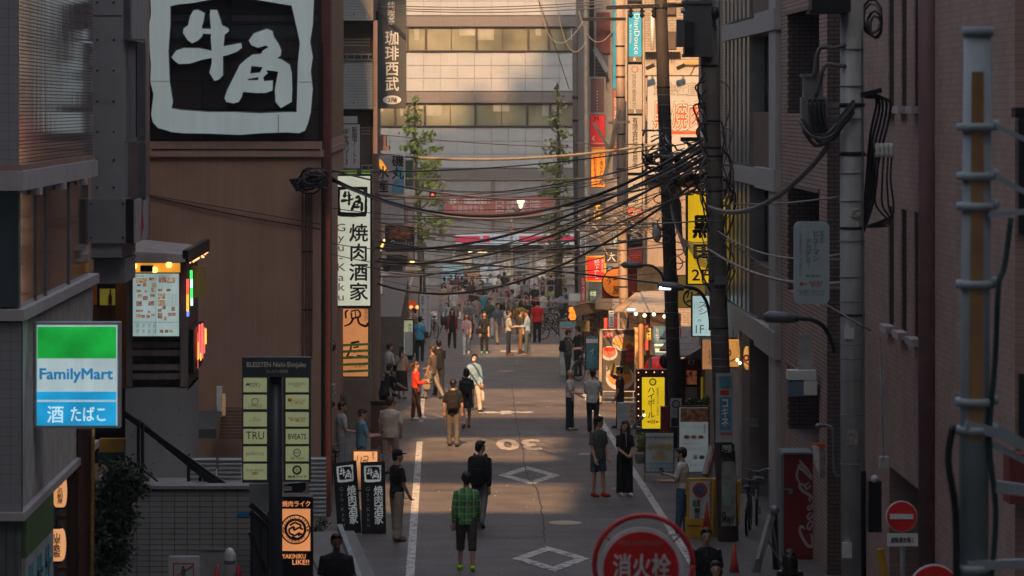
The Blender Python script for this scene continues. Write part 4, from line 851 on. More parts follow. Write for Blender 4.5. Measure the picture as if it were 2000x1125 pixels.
# ------------------------------------------------------------------ street-level clutter below the cream sign
def banner(label, pts, Y, lines=True):
    q = thing('roll_banner', label, 'banner', W((pts[2][0] + pts[3][0]) / 2, pts[2][1], Y), 'black grill banners')
    mb = MB(); v = [W(a, b, Y - (.0 if i > 1 else -.15)) for i, (a, b) in enumerate(pts)]; bk = [p + Vector((0, .03, 0)) for p in v]
    mb.add(v + bk, [(0, 3, 2, 1), (4, 5, 6, 7), (0, 1, 5, 4), (1, 2, 6, 5), (2, 3, 7, 6), (3, 0, 4, 7)]); mb.build('cloth', M_BLACK, q)
    mb = MB(); c = v[3]; d = v[2]; mb.box(c.x, d.x, Y - .1, Y + .25, c.z - .06, c.z); mb.build('base_case', M_STEEL, q)
    def at(u, w):   # u across, w down, 0..1
        a = v[0].lerp(v[1], u); b = v[3].lerp(v[2], u); return a.lerp(b, w) + Vector((0, -.012, 0))
    def warp(mb): mb.v = [tuple(at(*p)) for p in mb.v]; return mb
    def wt(s, x0, x1, w0, w1, m, bold=0., vert=True):
        if vert: s = '\n'.join(s)
        vs, fs = textmesh(s, bold, .9); xs = [p[0] for p in vs]; ys = [p[1] for p in vs]
        mb = MB(); mb.v = [at(x0 + (p[0] - min(xs)) / (max(xs) - min(xs)) * (x1 - x0), w1 - (p[1] - min(ys)) / (max(ys) - min(ys)) * (w1 - w0)) - Vector((0, p[2] * .0007, 0)) for p in vs]; mb.f = list(fs)
        mb.build('lettering', m, q)
    for loops, n in ((LOGO_FRAME, 'logo_ring'), (LOGO_OX[0], 'logo_character'), (LOGO_HORN[0], 'logo_character')):
        vv_ = [[Vector((p[0], p[1], 0)) for p in lp] for lp in loops]; flat = [p for lp in vv_ for p in lp]
        mb = MB(); mb.v = [at(.12 + p.x / 1350 * .74, .05 + (p.y + 85) / 1150 * .23) for p in flat]; mb.f = [tuple(t) for t in tessellate_polygon(vv_)]
        mb.build(n, mat('white banner print', (.55, .6, .58), bump=0, emit=.1), q, fix=True)
    wt('焼肉酒家', .52, .9, .33, .86, MATS['white banner print'], .015); wt('Gyu-Kaku', .2, .36, .34, .88, mat('grey banner print', (.3, .32, .32), bump=0), 0)
banner('black roll-up grill banner with white logo, nearer the brown wall', [(650, 905), (696, 899), (706, 1042), (660, 1046)], 69.0)
banner('black roll-up grill banner with white logo, beside the man in black cap', [(704, 903), (752, 901), (754, 1042), (707, 1047)], 68.8)
r, y = sign('easel_sign', 'pale brush lettered board in black frame behind the black banners', 'sign', (688, 879, 740, 960), 72, .08, mat('peach board', (.40, .28, .21)), M_BLACK, 3)
mb = MB()
for pts, ws in ((((706, 893), (704, 906)), (1.5, 1.5)), (((710, 892), (718, 891), (718, 898), (709, 899)), (1.5, 1.5, 1.5, 1.5)), (((712, 899), (706, 909)), (1.5, 1)), (((716, 899), (722, 910)), (1.5, 2)), (((698, 890), (698, 900)), (1.2, 1.2))): stroke(mb, pts, ws, y)
mb.build('lettering', M_INK, r); txt('季節の酒', (727, 883, 731, 897), y, M_INK, r, vert=True)
for a in (687, 739): part('post', M_BLACK, r, a, 874, a + 3, 960, 71.95, .08)
q = thing('poster_stand', 'dark brown blank stand behind the man in white T-shirt', 'stand', W(748, 885, 86.5)); MB().pb(724, 786, 773, 886, 86.5, .06).build('board', mat('dark brown board', (.07, .035, .028)), q); part('top_rail', M_BLACK, q, 722, 783, 775, 787, 86.45, .1)
q = thing('storefront_duct', 'stacked tan ducts and black hoods on the storefront corner beneath the sign', 'duct', W(642, 1000, 76)); Yq = 78
for a, b, c, d, m in ((632, 752, 654, 764, M_CONC), (630, 768, 656, 778, M_CONC), (628, 700, 640, 752, M_RB), (634, 800, 645, 890, M_RB), (634, 890, 650, 940, M_BLACK)): part('duct_piece', m, q, a, b, c, d, Yq, .5)
MB().ball(W(643, 790, Yq - .1), (.14, .2, .09), 12, 8).build('hood', M_BLACK, q, True); MB().ball(W(645, 812, Yq - .1), (.07, .07, .05)).build('lamp_head', M_GALV, q, True); part('pale_post', mat('tan', (.5, .38, .24)), q, 632, 830, 634.5, 878, Yq - .1, .05)
MB().ball(W(646, 676, 80), (.12, .14, .15), 12, 8).build('black_lamp', M_BLACK, q, True); MB().ball(W(647, 672, 79.8), (.09, .05, .04)).build('lamp_glass', M_GALV, q, True)
q = thing('blue_tarp', 'blue tarpaulin hung beside the orange sign', 'tarpaulin', W(655, 730, 89)); MB().add([W(656, 660, 89), W(666, 668, 89), W(667, 718, 89), W(645, 730, 88.8), (W(646, 700, 88.8))], [(0, 1, 2, 3, 4)]).build('sheet', mat('blue tarp', (.05, .17, .26), rough=.5, var=.2), q); part('white_flap', M_WHITE, q, 645, 716, 664, 732, 88.7, .05); part('tan_bin', M_TARP, q, 646, 640, 662, 664, 89.4, .3)
q = thing('green_board', 'bright green notice board low on the pavement by a yellow post', 'board', W(690, 785, 104)); MB().pb(678, 740, 700, 781, 104, .05).build('board', mat('bright green board', (.07, .28, .05)), q); part('edge', M_GALV, q, 676, 780, 702, 783, 103.95, .1); MB().tube([W(682, 758, 103.9), W(698, 745, 103.9)], .012, 5).build('cord', M_INKY, q)
q = thing('yellow_post', 'slim yellow post with metal cap standing by the green board', 'post', W(701, 787, 103)); MB().tube([W(701, 738, 103), W(701, 787, 103)], .028, 8).build('shaft', mat('yellow post', (.45, .27, .06)), q); MB().ball(W(701, 737, 103), .04).build('cap', M_GALV, q)
q = thing('glass_panel', 'pale slanted clear panel on the pavement beside the yellow post', 'panel', W(712, 790, 102)); MB().add([W(706, 750, 102), W(721, 749, 102), W(713, 786, 101.5), (W(704, 788, 101.5))], [(0, 1, 2, 3)]).build('sheet', glass('pale sheet', (.25, .27, .28)), q)
q = thing('crate', 'grey crate of bottles stacked by the storefront under the lamp', 'crate', W(660, 860, 84)); part('box', mat('grey crate', (.10, .10, .11)), q, 640, 828, 668, 880, 84, .4); part('poster', mat('teal sticker', (.06, .2, .24)), q, 643, 822, 662, 834, 83.98, .3)
# ------------------------------------------------------------------ far west side: tents, flags and lit board
r = thing('corner_shop', 'taupe corner shop block at the far end of the west side', 'building', W(760, 640, 158)); MB().box(-9, X(808, 158), 158, 166, gz(160), Z(395, 158)).build('wall', mat('taupe wall', (.16, .125, .11), streak=.4), r)
MB().box(-9, X(799, 152), 120, 157.9, gz(140), Z(560, 140)).build('low_wing', mat('dark taupe', (.07, .06, .055)), r)
for a in (746, 797): part('pilaster', mat('pink taupe', (.24, .17, .15)), r, a, 400, a + 10, 640, 157.9, .3)
part('shutter', M_STEEL, r, 758, 500, 795, 560, 157.8, .2)
Yn = 148
M_TENT = mat('pinkish tent cloth', (.30, .235, .21), rough=.9, var=.12, bump=.1, fine=6)
r = thing('vendor_tent', 'pinkish fabric vendor tent with a tan awning over a dark counter', 'tent', W(780, 660, Yn))
MB().add([W(736, 522, Yn + 4), W(800, 530, Yn + 4), W(798, 555, Yn), W(736, 545, Yn), W(798, 560, Yn), W(736, 551, Yn)], [(0, 1, 2, 3), (3, 2, 4, 5)]).build('awning', M_TENT, r)
MB().box(X(760, Yn + 2), X(826, Yn + 2), Yn + 2, Yn + 2.1, gz(Yn), Z(537, Yn)).build('side_cloth', mat('tan tent cloth', (.28, .24, .21), rough=.9, var=.2, scale=1.5), r)
MB().tube([W(798, 540, Yn + .5), W(796, 560, Yn), W(800, 562, Yn - .2), W(806, 538, Yn + 1)], .05, 6).build('rolled_flap', mat('clear flap', (.3, .29, .28), rough=.3), r)
for a in (748, 757, 822): MB().tube([W(a, 540, Yn), W(a, 660, Yn)], .05, 6).build('pole', M_BLACK, r)
part('dark_counter', M_BLACK, r, 741, 555, 758, 650, Yn + .6, .4); part('beam', M_BLACK, r, 757, 556, 786, 562, Yn + .6, .3)
part('amber_light', lit('warm bulb', 1), r, 746, 545, 749, 552, Yn - .1, .1)
q = thing('paper_lantern', 'red and black round lantern under the pinkish tent awning', 'lantern', W(776, 600, Yn - .5))
MB().ball(W(777, 582, Yn - .5), (.36, .36, .34), 16, 10).build('shade', mat('red lantern', (.55, .05, .03), rough=.6, emit=.3), q, True); MB().ball(W(776, 594, Yn - .45), (.34, .34, .2), 16, 8).build('lower_shade', M_BLACK, q, True); MB().lathe(W(777, 567, Yn - .5), [(.2, 0), (.2, .1)], 12).build('cap', M_BLACK, q)
q = thing('paper_lantern', 'reddish patterned long lantern with white marks beside the red and black one', 'lantern', W(789, 630, Yn - 1)); MB().lathe(W(789, 612, Yn - 1), [(.14, -.15), (.2, 0), (.2, .7), (.14, .8)], 14).build('shade', mat('red patterned', (.22, .09, .07), var=.8, scale=14), q, True); txt('祭', (784, 590, 794, 600), Yn - 1.21, M_INKW, q); txt('酒', (784, 602, 794, 610), Yn - 1.21, M_INKW, q)
r, y = sign('nobori_flag', 'white upright street flag with black brush characters near the tents', 'flag', (819, 573, 841, 648), 146, .04, mat('white flag cloth', (.33, .33, .36), var=.1), M_GALV, 0)
txt('串\n水\n本', (822, 576, 829, 640), y, M_INK, r, 0); txt('炭火やきとり', (833, 576, 839, 645), y, M_INK, r, -.005, vert=True)
MB().tube([W(818.5, 568, 145.9), W(818.5, 655, 145.9)], .02, 6).build('flag_pole', M_BLACK, r)
q = thing('twin_lamp', 'pale box with two round orange lamps on top', 'lamp', W(809, 640, 147)); part('box', mat('pale box', (.40, .42, .38)), q, 802, 604, 818, 640, 147, .3); part('tan_panel', M_INKO, q, 791, 588, 812, 600, 147.2, .2)
for a in (803, 815): MB().ball(W(a, 600, 146.9), .07).build('lamp', lit('orange lamp', (1, .22, .05), 2.0), q, True)
r, y = sign('tavern_board', 'black framed lit board glowing pale green at the pavement edge', 'shop sign', (764, 623, 809, 697), 130, .3, mat('pale green lightbox', (.42, .46, .30), rough=.4, var=.35, scale=1.1, bump=0, emit=.3), M_BLACK, 3)
txt('きさ', (797, 632, 804, 648), y, M_INK, r, .01, vert=True); txt('一', (771, 641, 777, 643), y, M_INKG, r); part('pale_half', mat('grey board half', (.30, .32, .31)), r, 790, 648, 806, 694, y, .005)
part('foot', M_BLACK, r, 768, 697, 806, 703, 130.05, .3)
for px, py in ((746, 480), (748, 474), (750, 468), (744, 486)): pass
q = thing('string_light', 'short string of warm orange bulbs hanging by the bar photo sign', 'string lights', W(747, 490, 113))
for px, py in ((743, 487), (746, 481), (748, 475), (751, 470)): MB().ball(W(px, py, 113), .045).build('bulb', lit('warm bulb', 1), q, True)
MB().tube([W(743, 490, 113), W(752, 466, 113)], .012, 4).build('cord', M_BLACK, q)
q = thing('wall_lamp', 'small orange lamp over a tan ledge near the tree trunk', 'lamp', W(805, 520, 150)); MB().ball(W(805, 511, 150), .09).build('bulb', lit('warm bulb', 1), q, True); part('ledge', mat('tan', 1), q, 792, 520, 822, 528, 150.5, .2); part('bracket', M_BLACK, q, 804, 514, 806, 521, 150.1, .1)
part_of = None
# ------------------------------------------------------------------ east side: brick and louvred blocks
XA, XB, XC = 6.7, 7.1, 6.75
M_BRA = brickmat('mauve brick courses', (.45, .30, .255), (.38, .25, .215), (.14, .095, .085), .22, .075, .010, axis='YZ')
M_BRD = brickmat('shaded brick copy', (.15, .11, .10), (.125, .092, .088), (.03, .025, .024), .22, .075, .008)  # same brick darkened; shade of the end wall and jambs is in the colour
r = thing('brick_block', 'mauve brick block with deep dark openings between the louvred block and the big pole', 'building', (XA + 2, 66, gz(66)))
def ywin(mb, Y0, Y1, z0, z1): return mb.box(XA, XA + .8, Y0, Y1, z0, z1)
zt, zb = 13, gz(66) - .3
op = [(Z(222, 66), Z(22, 66)), (Z(582, 66), Z(370, 66)), (Z(865, 66), Z(735, 66))]
ya, yb = XA * F / (1600 - VX), XA * F / (1538 - VX)
MB().box(XA, XA + 6, 61.95, ya, zb, zt).build('wall', M_BRA, r); MB().box(XA, XA + 6, yb, 70.2, zb, zt).build('wall', M_BRA, r)
zs = [zb] + [v for o_ in sorted(op) for v in o_] + [zt]
for i in range(0, len(zs), 2): MB().box(XA, XA + 6, ya + .001, yb - .001, zs[i], zs[i + 1]).build('wall', M_BRA, r)
MB().box(XA + .9, XA + 6, ya, yb, zb, zt).build('recess_wall', mat('unlit recess', (.022, .019, .018)), r)  # near-black colour stands in for the shade inside the openings
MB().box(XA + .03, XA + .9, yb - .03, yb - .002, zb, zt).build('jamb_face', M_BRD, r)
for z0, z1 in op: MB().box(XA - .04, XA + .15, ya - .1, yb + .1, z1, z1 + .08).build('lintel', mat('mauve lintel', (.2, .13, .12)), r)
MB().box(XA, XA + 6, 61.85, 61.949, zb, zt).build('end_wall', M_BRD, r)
M_BRB = brickmat('reddish brick courses', (.40, .265, .225), (.34, .22, .185), (.28, .19, .165), .25, .085, .008, axis='YZ')
r = thing('brick_office', 'dark reddish brick block with slit windows and maroon pipe, nearest on the east side', 'building', (XB + 2, 52, gz(52)))
zb = gz(52) - .4
slits = [(1735, 1746), (1760, 1771), (1786, 1798)]
yy = sorted([XB * F / (a - VX) for s_ in slits for a in s_]); zl0, zl1 = Z(645, 55), Z(408, 55); zu0 = Z(207, 55)
edges = [44.2] + yy + [60.4]
zlint = 1.34; yl0, yl1 = XB * F / (1812 - VX), XB * F / (1737 - VX)
MB().box(XB, XB + 7, 44.2, yy[0], zlint + .001, 14).build('wall', M_BRB, r); MB().box(XB, XB + 7, yy[-1], 60.4, zlint + .001, 14).build('wall', M_BRB, r)
for i in range(1, 5, 2): MB().box(XB, XB + 7, yy[i], yy[i + 1], zlint + .001, 14).build('wall', M_BRB, r)
for i in range(0, 6, 2):
    MB().box(XB, XB + 7, yy[i] + .001, yy[i + 1] - .001, zlint + .001, zl0).build('wall', M_BRB, r); MB().box(XB, XB + 7, yy[i] + .001, yy[i + 1] - .001, zl1, zu0).build('wall', M_BRB, r)
    for z in (zl0, zu0):
        MB().box(XB - .14, XB + .02, yy[i] - .05, yy[i + 1] + .05, z - .11, z - .001).build('window_sill', M_LEDGE, r)
glass('unlit glass', (.008, .008, .010))
for i in range(0, 6, 2):
    for z0, z1 in ((zl0, zl1), (zu0, 14)): MB().box(XB + .025, XB + .2, yy[i] + .002, yy[i + 1] - .002, z0 + .002, z1 - .002).build('slit_black', mat('unlit slit black', (.012, .011, .012), rough=.6, spec=.1), r)  # matte black stands in for the unlit depth of the slits
MB().box(XB, XB + 7, 44.2, yl0, zb, zlint).build('wall', M_BRB, r); MB().box(XB, XB + 7, yl1, 60.4, zb, zlint).build('wall', M_BRB, r)
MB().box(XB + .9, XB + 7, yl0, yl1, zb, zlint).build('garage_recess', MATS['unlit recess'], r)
MB().tube([(XB - .05, 51.5, zb), (XB - .05, 51.5, 14)], .17, 12).build('maroon_pipe', mat('maroon pipe', (.17, .09, .09), rough=.5), r, True)
for px in (1990, 1925):
    Yq = XB * F / (px - VX)
part('window_hood', M_BLACK, r, 1983, 210, 2030, 230, 43.8, .3); part('dark_window', MATS['unlit glass'], r, 1990, 230, 2030, 455, 44.1, .2); part('red_awning', mat('red awning', (.16, .025, .025)), r, 1972, 888, 2040, 985, 43.6, .5)
part('dark_window', MATS['unlit glass'], r, 1990, 730, 2030, 880, 44.1, .2)
M_CC = mat('greyish concrete frame', (.36, .345, .335), var=.12, streak=.5, bump=.1)
r = thing('louvred_block', 'grey concrete block with vertical metal louvres and brown balcony panels', 'building', (XC + 2, 77, gz(77)))
zb = gz(75) - .3
MB().box(XC + .5, XC + 6, 70.25, 84, zb, 14).build('wall', mat('shaded tan wall', (.10, .08, .072)), r)  # shade behind the louvres is put into this wall colour
zl = [(Z(56, 70.3), Z(22, 70.3)), (Z(373, 70.3), Z(338, 70.3)), (Z(700, 70.3), Z(655, 70.3))]
for z0, z1 in zl + [(zl[0][1] + 3.0, zl[0][1] + 3.35)]: MB().box(XC - .12, XC + .5, 70.25, 84.1, z0, z1).build('beam', M_CC, r); MB().box(XC - .2, XC + .5, 70.22, 74.6, z0 - .02, z1 + .06).build('beam_end', M_CC, r)
for z0, z1 in ((zl[0][1], 14), (zl[1][1], zl[0][0]), (zl[2][1], zl[1][0]), (zb, zl[2][0])):
    MB().box(XC - .16, XC + .5, 70.28, 71.7, z0 + .07, z1 - .03).build('column', M_CC, r)
M_LV = mat('anodised louvre', (.24, .25, .255), rough=.35, metal=.4, var=.15)
for z0, z1 in ((zl[0][1], 13.5), (zl[1][1], zl[0][0]), (zl[2][1], zl[1][0])):
    for k in range(7):
        y_ = 76.9 + k * 1.08; MB().box(XC - .10, XC + .22, y_, y_ + .55, z0 + .06, z1 - .02).build('louvre', M_LV, r)
    MB().box(XC + .3, XC + .34, 76.5, 84, z0, z1).build('glass', glass('amber dark glass', (.03, .026, .022), .1), r)
    h = (z1 - z0) * .42; MB().box(XC - .06, XC + .3, 72.2, 76.4, z0 + .08, z0 + h).build('balcony_panel', mat('brown panel', (.14, .09, .072)), r)
# lower storey: pilasters, intercom
for y0, y1, m in ((79.5, 83.9, M_CC), (76.8, 78.8, mat('taupe tile', (.12, .10, .092)))): MB().box(XC - .1, XC + .49, y0, y1, zb, zl[2][0]).build('ground_pier', m, r)
part('intercom', M_GALV, r, 1457, 818, 1481, 834, 76.6, .05); txt('インターホン', (1461, 822, 1478, 826), 76.58, M_INK, r); 
part('warm_doorway', lit('warm doorway', (.45, .17, .06), .35), r, 1456, 930, 1482, 980, 79.2, .05)
for lab, c, b, d, w, Y in (('big round amber lantern behind the wrapped pole', 1432, 662, 716, 30, 79.6), ('big round amber lantern nearer, below the concrete beam', 1466, 676, 722, 28, 77.2)):
    q = lantern(lab, c, b, d, w, Y, None, 'amber lanterns under the louvred block', m=mat('amber lantern', (.62, .27, .06), rough=.7, var=.35, scale=3, emit=.42))
    ring(c - w * .3, (b + d) / 2, 5, Y - w * Y / F / 2 * .9, M_INKR, q, .018)
q = thing('string_light', 'two bare glowing bulbs on a wire beneath the amber lanterns', 'string lights', W(1443, 710, 77))
for a, b in ((1440, 703), (1445, 709)): MB().ball(W(a, b, 77), .035).build('bulb', lit('hot bulb', (1, .75, .4), 2.4), q, True)
MB().tube([W(1425, 706, 77), W(1440, 701, 77), W(1455, 707, 77), W(1476, 722, 77)], .012, 4).build('cord', M_BLACK, q)
# sunlit strip beyond, street face
M_CRB = brickmat('cream brick', (.44, .36, .28), (.38, .31, .245), (.17, .135, .115), .22, .075, .008, axis='YZ')
r = thing('cream_strip_block', 'narrow cream brick side wall catching late sun beyond the louvres', 'building', (7.5, 90, gz(90)))
MB().box(XC + .05, 12, 84.15, 94, gz(90), 14).build('wall', M_CRB, r)
for a in (86.3, 89.0): MB().tube([(XC - .03, a, Z(560, a)), (XC - .03, a, 14)], .05, 8).build('drain_pipe', M_GALV, r, True)
for z0 in (4.2, 8.6): MB().box(XC, XC + .1, 90.6, 92.6, z0, z0 + 2.4).build('window', M_PANE, r)
Yb = 118
M_CRBX = brickmat('cream facing brick', (.34, .29, .235), (.29, .245, .20), (.13, .11, .095), .26, .085, .008)
r = thing('cream_building', 'sunlit cream brick building with narrow windows above the white meat signboard', 'building', W(1330, 600, Yb) + Vector((0, 3, 0)))
MB().box(X(1259, Yb), X(1420, Yb), Yb, Yb + 12, gz(Yb), 16).build('wall', M_CRBX, r)
for a, b, c, d in ((1301, 5, 1321, 30), (1303, 62, 1321, 98), (1303, -70, 1321, -40)):
    w = part('window', M_FRAME, r, a, b, c, d, Yb - .06, .1); part('pane', glass('tan window', 1), r, a + 2, b + 2, c - 2, d - 2, Yb - .08, .03, parent=w)
MB().tube([W(1274, 30, Yb - .1), W(1274, 97, Yb - .1)], .05, 8).build('white_pipe', M_WHITE, r, True)
part('plaster_band', mat('cream plaster', (.33, .285, .235), var=.12), r, 1259, 118, 1420, 147, Yb - .1, .09); part('balcony_slab', MATS['cream plaster'], r, 1259, 98, 1330, 101, Yb - .3, .3)
for a in range(1263, 1288, 5): part('baluster', M_STEEL, r, a, 100, a + 1.3, 118, Yb - .25, .04)
for a in range(1306, 1320, 5): part('baluster', M_STEEL, r, a, 97, a + 1.3, 116, Yb - .25, .04)
part('ochre_ledge', mat('ochre ledge', (.45, .25, .09)), r, 1335, 119, 1400, 126, Yb - .2, .15); part('lower_wall', mat('tan plaster', (.24, .19, .165), streak=.4), r, 1259, 342, 1420, 540, Yb - .1, .09)
for a in (1270, 1330):
    MB().bar(W(a + 28, 128, Yb - .1), W(a, 130, Yb - 1.2), .03).build('lamp_arm', M_GALV, r); MB().bar(W(a - 8, 134, Yb - 1.2), W(a + 8, 127, Yb - 1.25), .12, .12).build('flood_lamp', M_STEEL, r)
r, y = sign('meat_signboard', 'large white signboard with outlined characters and red meat lettering, sunlit', 'shop sign', (1265, 149, 1405, 341), Yb - .6, .3, mat('sunlit white board', (.36, .36, .355), var=.05), M_WHITE, 0)
M_TAUPE = mat('taupe print', (.22, .18, .14), bump=0)
for i, (ch, a) in enumerate(zip('卸会社直送', (1276, 1296, 1318, 1340, 1362))):
    txt(ch, (a, 160, a + 24, 187), y, M_TAUPE, r, .035); txt(ch, (a + 2, 162, a + 22, 185), y - .006, MATS['sunlit white board'], r, -.002)
for ch, a, b in (('黒', 1275, 1312), ('焼', 1311, 1345), ('肉', 1343, 1375)):
    txt(ch, (a - 1, 196, b + 1, 258), y, M_TAUPE, r, .05); txt(ch, (a + 2, 199, b - 2, 254), y - .004, M_INKW, r, .03); txt(ch, (a + 3, 201, b - 3, 252), y - .008, mat('vermilion print', (.44, .07, .02), bump=0), r, .01)
part('red_line', MATS['vermilion print'], r, 1290, 256, 1380, 262, y, .01)
# narrow block further off with slender signs
Yr2 = 150
r = thing('narrow_block', 'narrow grey block with a red brick panel and mesh stair at the far east side', 'building', W(1190, 640, Yr2) + Vector((0, 3, 0)))
MB().box(X(1143, Yr2), X(1262, Yr2), Yr2, Yr2 + 10, gz(Yr2), 16).build('wall', mat('grey tan wall', (.24, .21, .19), streak=.4), r)
MB().pb(1165, 24, 1192, 104, Yr2 - .1, .1).build('brick_panel', M_RB, r); part('dark_gap', M_BLACK, r, 1151, -40, 1160, 150, Yr2 - .05, .05); part('stair_side', M_GALV, r, 1140, 34, 1215, 40, Yr2 - .8, .1)
MB().bar(W(1162, 95, Yr2 - .5), W(1186, 140, Yr2 - .5), .12, .2).build('stringer', M_GALV, r)
for k in range(9): MB().bar(W(1162, 104 + k * 7, Yr2 - .3), W(1162 + min(24, 4 + k * 3), 104 + k * 7, Yr2 - .3), .03).build('stair_tread', M_STEEL, r)
part('screen', mat('screen mesh', (.09, .085, .085), var=.5, scale=40), r, 1163, 106, 1188, 160, Yr2 - .02, .02)
MB().tube([W(1143, -40, Yr2 - 1), W(1147, 640, Yr2 - 1)], .08, 6).build('cream_pipe', mat('cream pipe', (.42, .34, .25)), r)
part('blue_strip', mat('blue strip sign', (.03, .26, .40)), r, 1197, -30, 1206, 173, Yr2 - 1.2, .3); part('orange_strip', mat('orange strip sign', (.30, .10, .05)), r, 1197, 175, 1206, 300, Yr2 - 1.2, .3); txt('カラオケ館', (1199, 190, 1204, 250), Yr2 - 1.21, M_INKW, r, vert=True)
def vs(name, lab, box, Y, col, items=(), fr=None, bw=1, em=.0, D=.25):
    m = mat('board %02x%02x%02x %s' % tuple([min(255, int(c * 255)) for c in col] + [name]), col, rough=.5, var=.1, scale=1.5, bump=0, emit=em)
    r, y = sign(name, lab, 'shop sign', box, Y, D, m, fr or M_STEEL, bw)
    for it in items: txt(it[0], it[1], y, it[2], r, *(it[3:] if len(it) > 3 else ()))
    return r, y
vs('dark_panel_sign', 'faded maroon vertical panel with tiny pale dots over the red sign', (1151, 150, 1183, 222), 138, (.10, .06, .062), [('・・・・・・・', (1165.5, 178, 1167.5, 215), M_INKW, .01, True)], M_GALV, 3)
r, y = vs('red_vertical_sign', 'bright red vertical sign with black letter N on the narrow block', (1152, 224, 1182, 285), 136, (.50, .02, .025), [('N', (1160, 226, 1170, 236), M_INK, .02, False, .2), ('<', (1157, 265, 1161, 276), M_INKW, .02)], em=.15)
vs('skewer_sign', 'orange vertical grilled pork sign with brush kana, half lit by sun', (1154, 286, 1183, 366), 134, (.55, .20, .02), [('やきとん', (1170, 297, 1179, 362), M_INK, .01, True), ('もつやき', (1158, 305, 1166, 350), M_INKR, .01, True)], em=.12)
vs('soba_sign', 'black vertical noodle sign with yellow brush kana', (1154, 379, 1183, 436), 132, (.03, .025, .025), [('そば', (1160, 394, 1175, 430), M_INKY, .02, True)])
part_sun = mat('sun print', (.5, .45, .3))
# stacked tenant sign tower
Ts = 112
r = thing('sign_tower_frame', 'tall steel frame with slim rails carrying the stacked tenant signs', 'sign frame', W(1241, 530, Ts + .4))
for a in (1223, 1257): MB().tube([W(a, -60, Ts + .3), W(a, 530, Ts + .3)], .05, 6).build('rail', mat('sunlit steel', (.34, .28, .23), rough=.5), r)  # warm sun tone is put into the rail steel colour
for b in (0, 123, 224, 340, 402, 475, 520): part('cross_bar', M_STEEL, r, 1222, b - 1.5, 1259, b + 1, Ts + .32, .08)
part('back_panel', mat('tan wall strip', (.26, .21, .17)), r, 1224, -60, 1257, 520, Ts + .45, .1)
r, y = vs('bar_sign', 'cyan vertical kitchen bar sign topmost on the sign tower', (1227, 22, 1254, 122), Ts, (.02, .28, .46), [('DianDouce', (1239, 27, 1249, 106), M_INKW, -.01, False, -90), ('Bar & Kitchen', (1230, 48, 1234, 84), M_INKW, -.01, False, -90)], em=.1)
part('floor_plate', mat('floor plate', (.13, .12, .105)), r, 1228, 110, 1253, 121, y, .01); txt('6', (1237, 111.5, 1242, 119), y - .005, M_INKW, r)
r, y = vs('studio_sign', 'cream studio sign with sideways grey letters and red dot ring', (1226, 125, 1255, 223), Ts, (.30, .285, .26), [('STUDIO BEANS 717', (1235, 145, 1242, 212), mat('brown print', (.12, .09, .07), bump=0), .01, False, -90)])
part('floor_plate', MATS['floor plate'], r, 1227, 213, 1254, 222, y, .01); txt('5', (1238, 214, 1242, 221), y - .005, M_INKW, r)
for k in range(8): MB().ball(W(1240 + 6 * math.cos(k * .785), 135 + 6 * math.sin(k * .785), y), .02, 6, 4).build('red_dot', M_INKR, r)
vs('company_sign', 'cream company sign with a column of black characters on the tower', (1226, 225, 1255, 338), Ts, (.30, .285, .26), [('有限会社落合商会', (1235, 229, 1246, 330), M_INK, .006, True)])
vs('horse_sign', 'cream sign with a single black brush character under the company sign', (1226, 342, 1255, 404), Ts, (.30, .285, .26), [('馬', (1234, 360, 1250, 374), M_INK, .0), ('串', (1236, 382, 1246, 398), M_INK, 0)])
vs('floor_sign', 'orange red 3F floor sign on the tower', (1226, 405, 1255, 425), Ts, (.55, .05, .02), [('3F', (1234, 410, 1247, 419), M_INKW, .02)], em=.35)
vs('black_flower_sign', 'dark tower sign with loose white brush writing', (1226, 430, 1255, 478), Ts, (.04, .033, .033), [('さくら', (1230, 440, 1250, 470), M_INKW, 0, True), ('居酒屋', (1232, 432, 1250, 437), M_INKR)])
r, y = vs('pink_photo_sign', 'red photo sign with orange leaf shapes at the tower foot', (1226, 482, 1255, 524), Ts, (.30, .05, .045), em=.1)
for k in range(5): MB().ball(W(1234 + k * 3.4, 500 + (k % 2) * 4, y), (.06, .01, .03), 8, 4).build('leaf_print', M_INKO, r, True)
vs('red_square_sign', 'glowing red square sign with white brush kana and yellow foot', (1144, 500, 1183, 550), 122, (.60, .018, .015), [('和よし', (1160, 505, 1170, 545), M_INKW, .006, True), ('焼き鳥', (1174, 506, 1179, 532), M_INKW, -.004, True)], M_INKY, 2.5, .55)
Yc = 114
q = thing('round_sign', 'round orange curry shop sign with black kana on a red backing', 'shop sign', W(1204, 580, Yc)); c = W(1204, 552, Yc); rr = 27 * Yc / F
MB().lathe(c, [(rr * 1.08, -.05), (rr * 1.08, .06)], 32, 'Y').build('black_rim', M_BLACK, q); MB().lathe(c + Vector((0, -.03, 0)), [(rr, -.05), (rr, .05)], 32, 'Y').build('face_panel', mat('orange disc', (.62, .17, .02), rough=.5, emit=.28, bump=0), q)
txt('ター', (1185, 540, 1206, 556), Yc - .09, M_INK, q, .01, False, .12); txt('屋', (1197, 559, 1211, 574), Yc - .09, M_INK, q, .01); txt('CURRY', (1188, 572, 1206, 577), Yc - .09, M_INK, q, 0, False, -.3)
part('red_backing', mat('red backing', (.22, .03, .022), emit=.05), q, 1176, 552, 1234, 583, Yc + .1, .1)
vs('small_black_sign', 'small black sign with white scribbled characters between red and round signs', (1182, 486, 1206, 514), 118, (.03, .028, .03), [('大', (1186, 492, 1202, 510), M_INKW, 0)])
vs('teal_small_sign', 'small teal vertical sign tucked behind the sunlit pole', (1196, 456, 1206, 482), 125, (.05, .2, .26), [('酒', (1198, 460, 1204, 478), M_INKW, 0)])
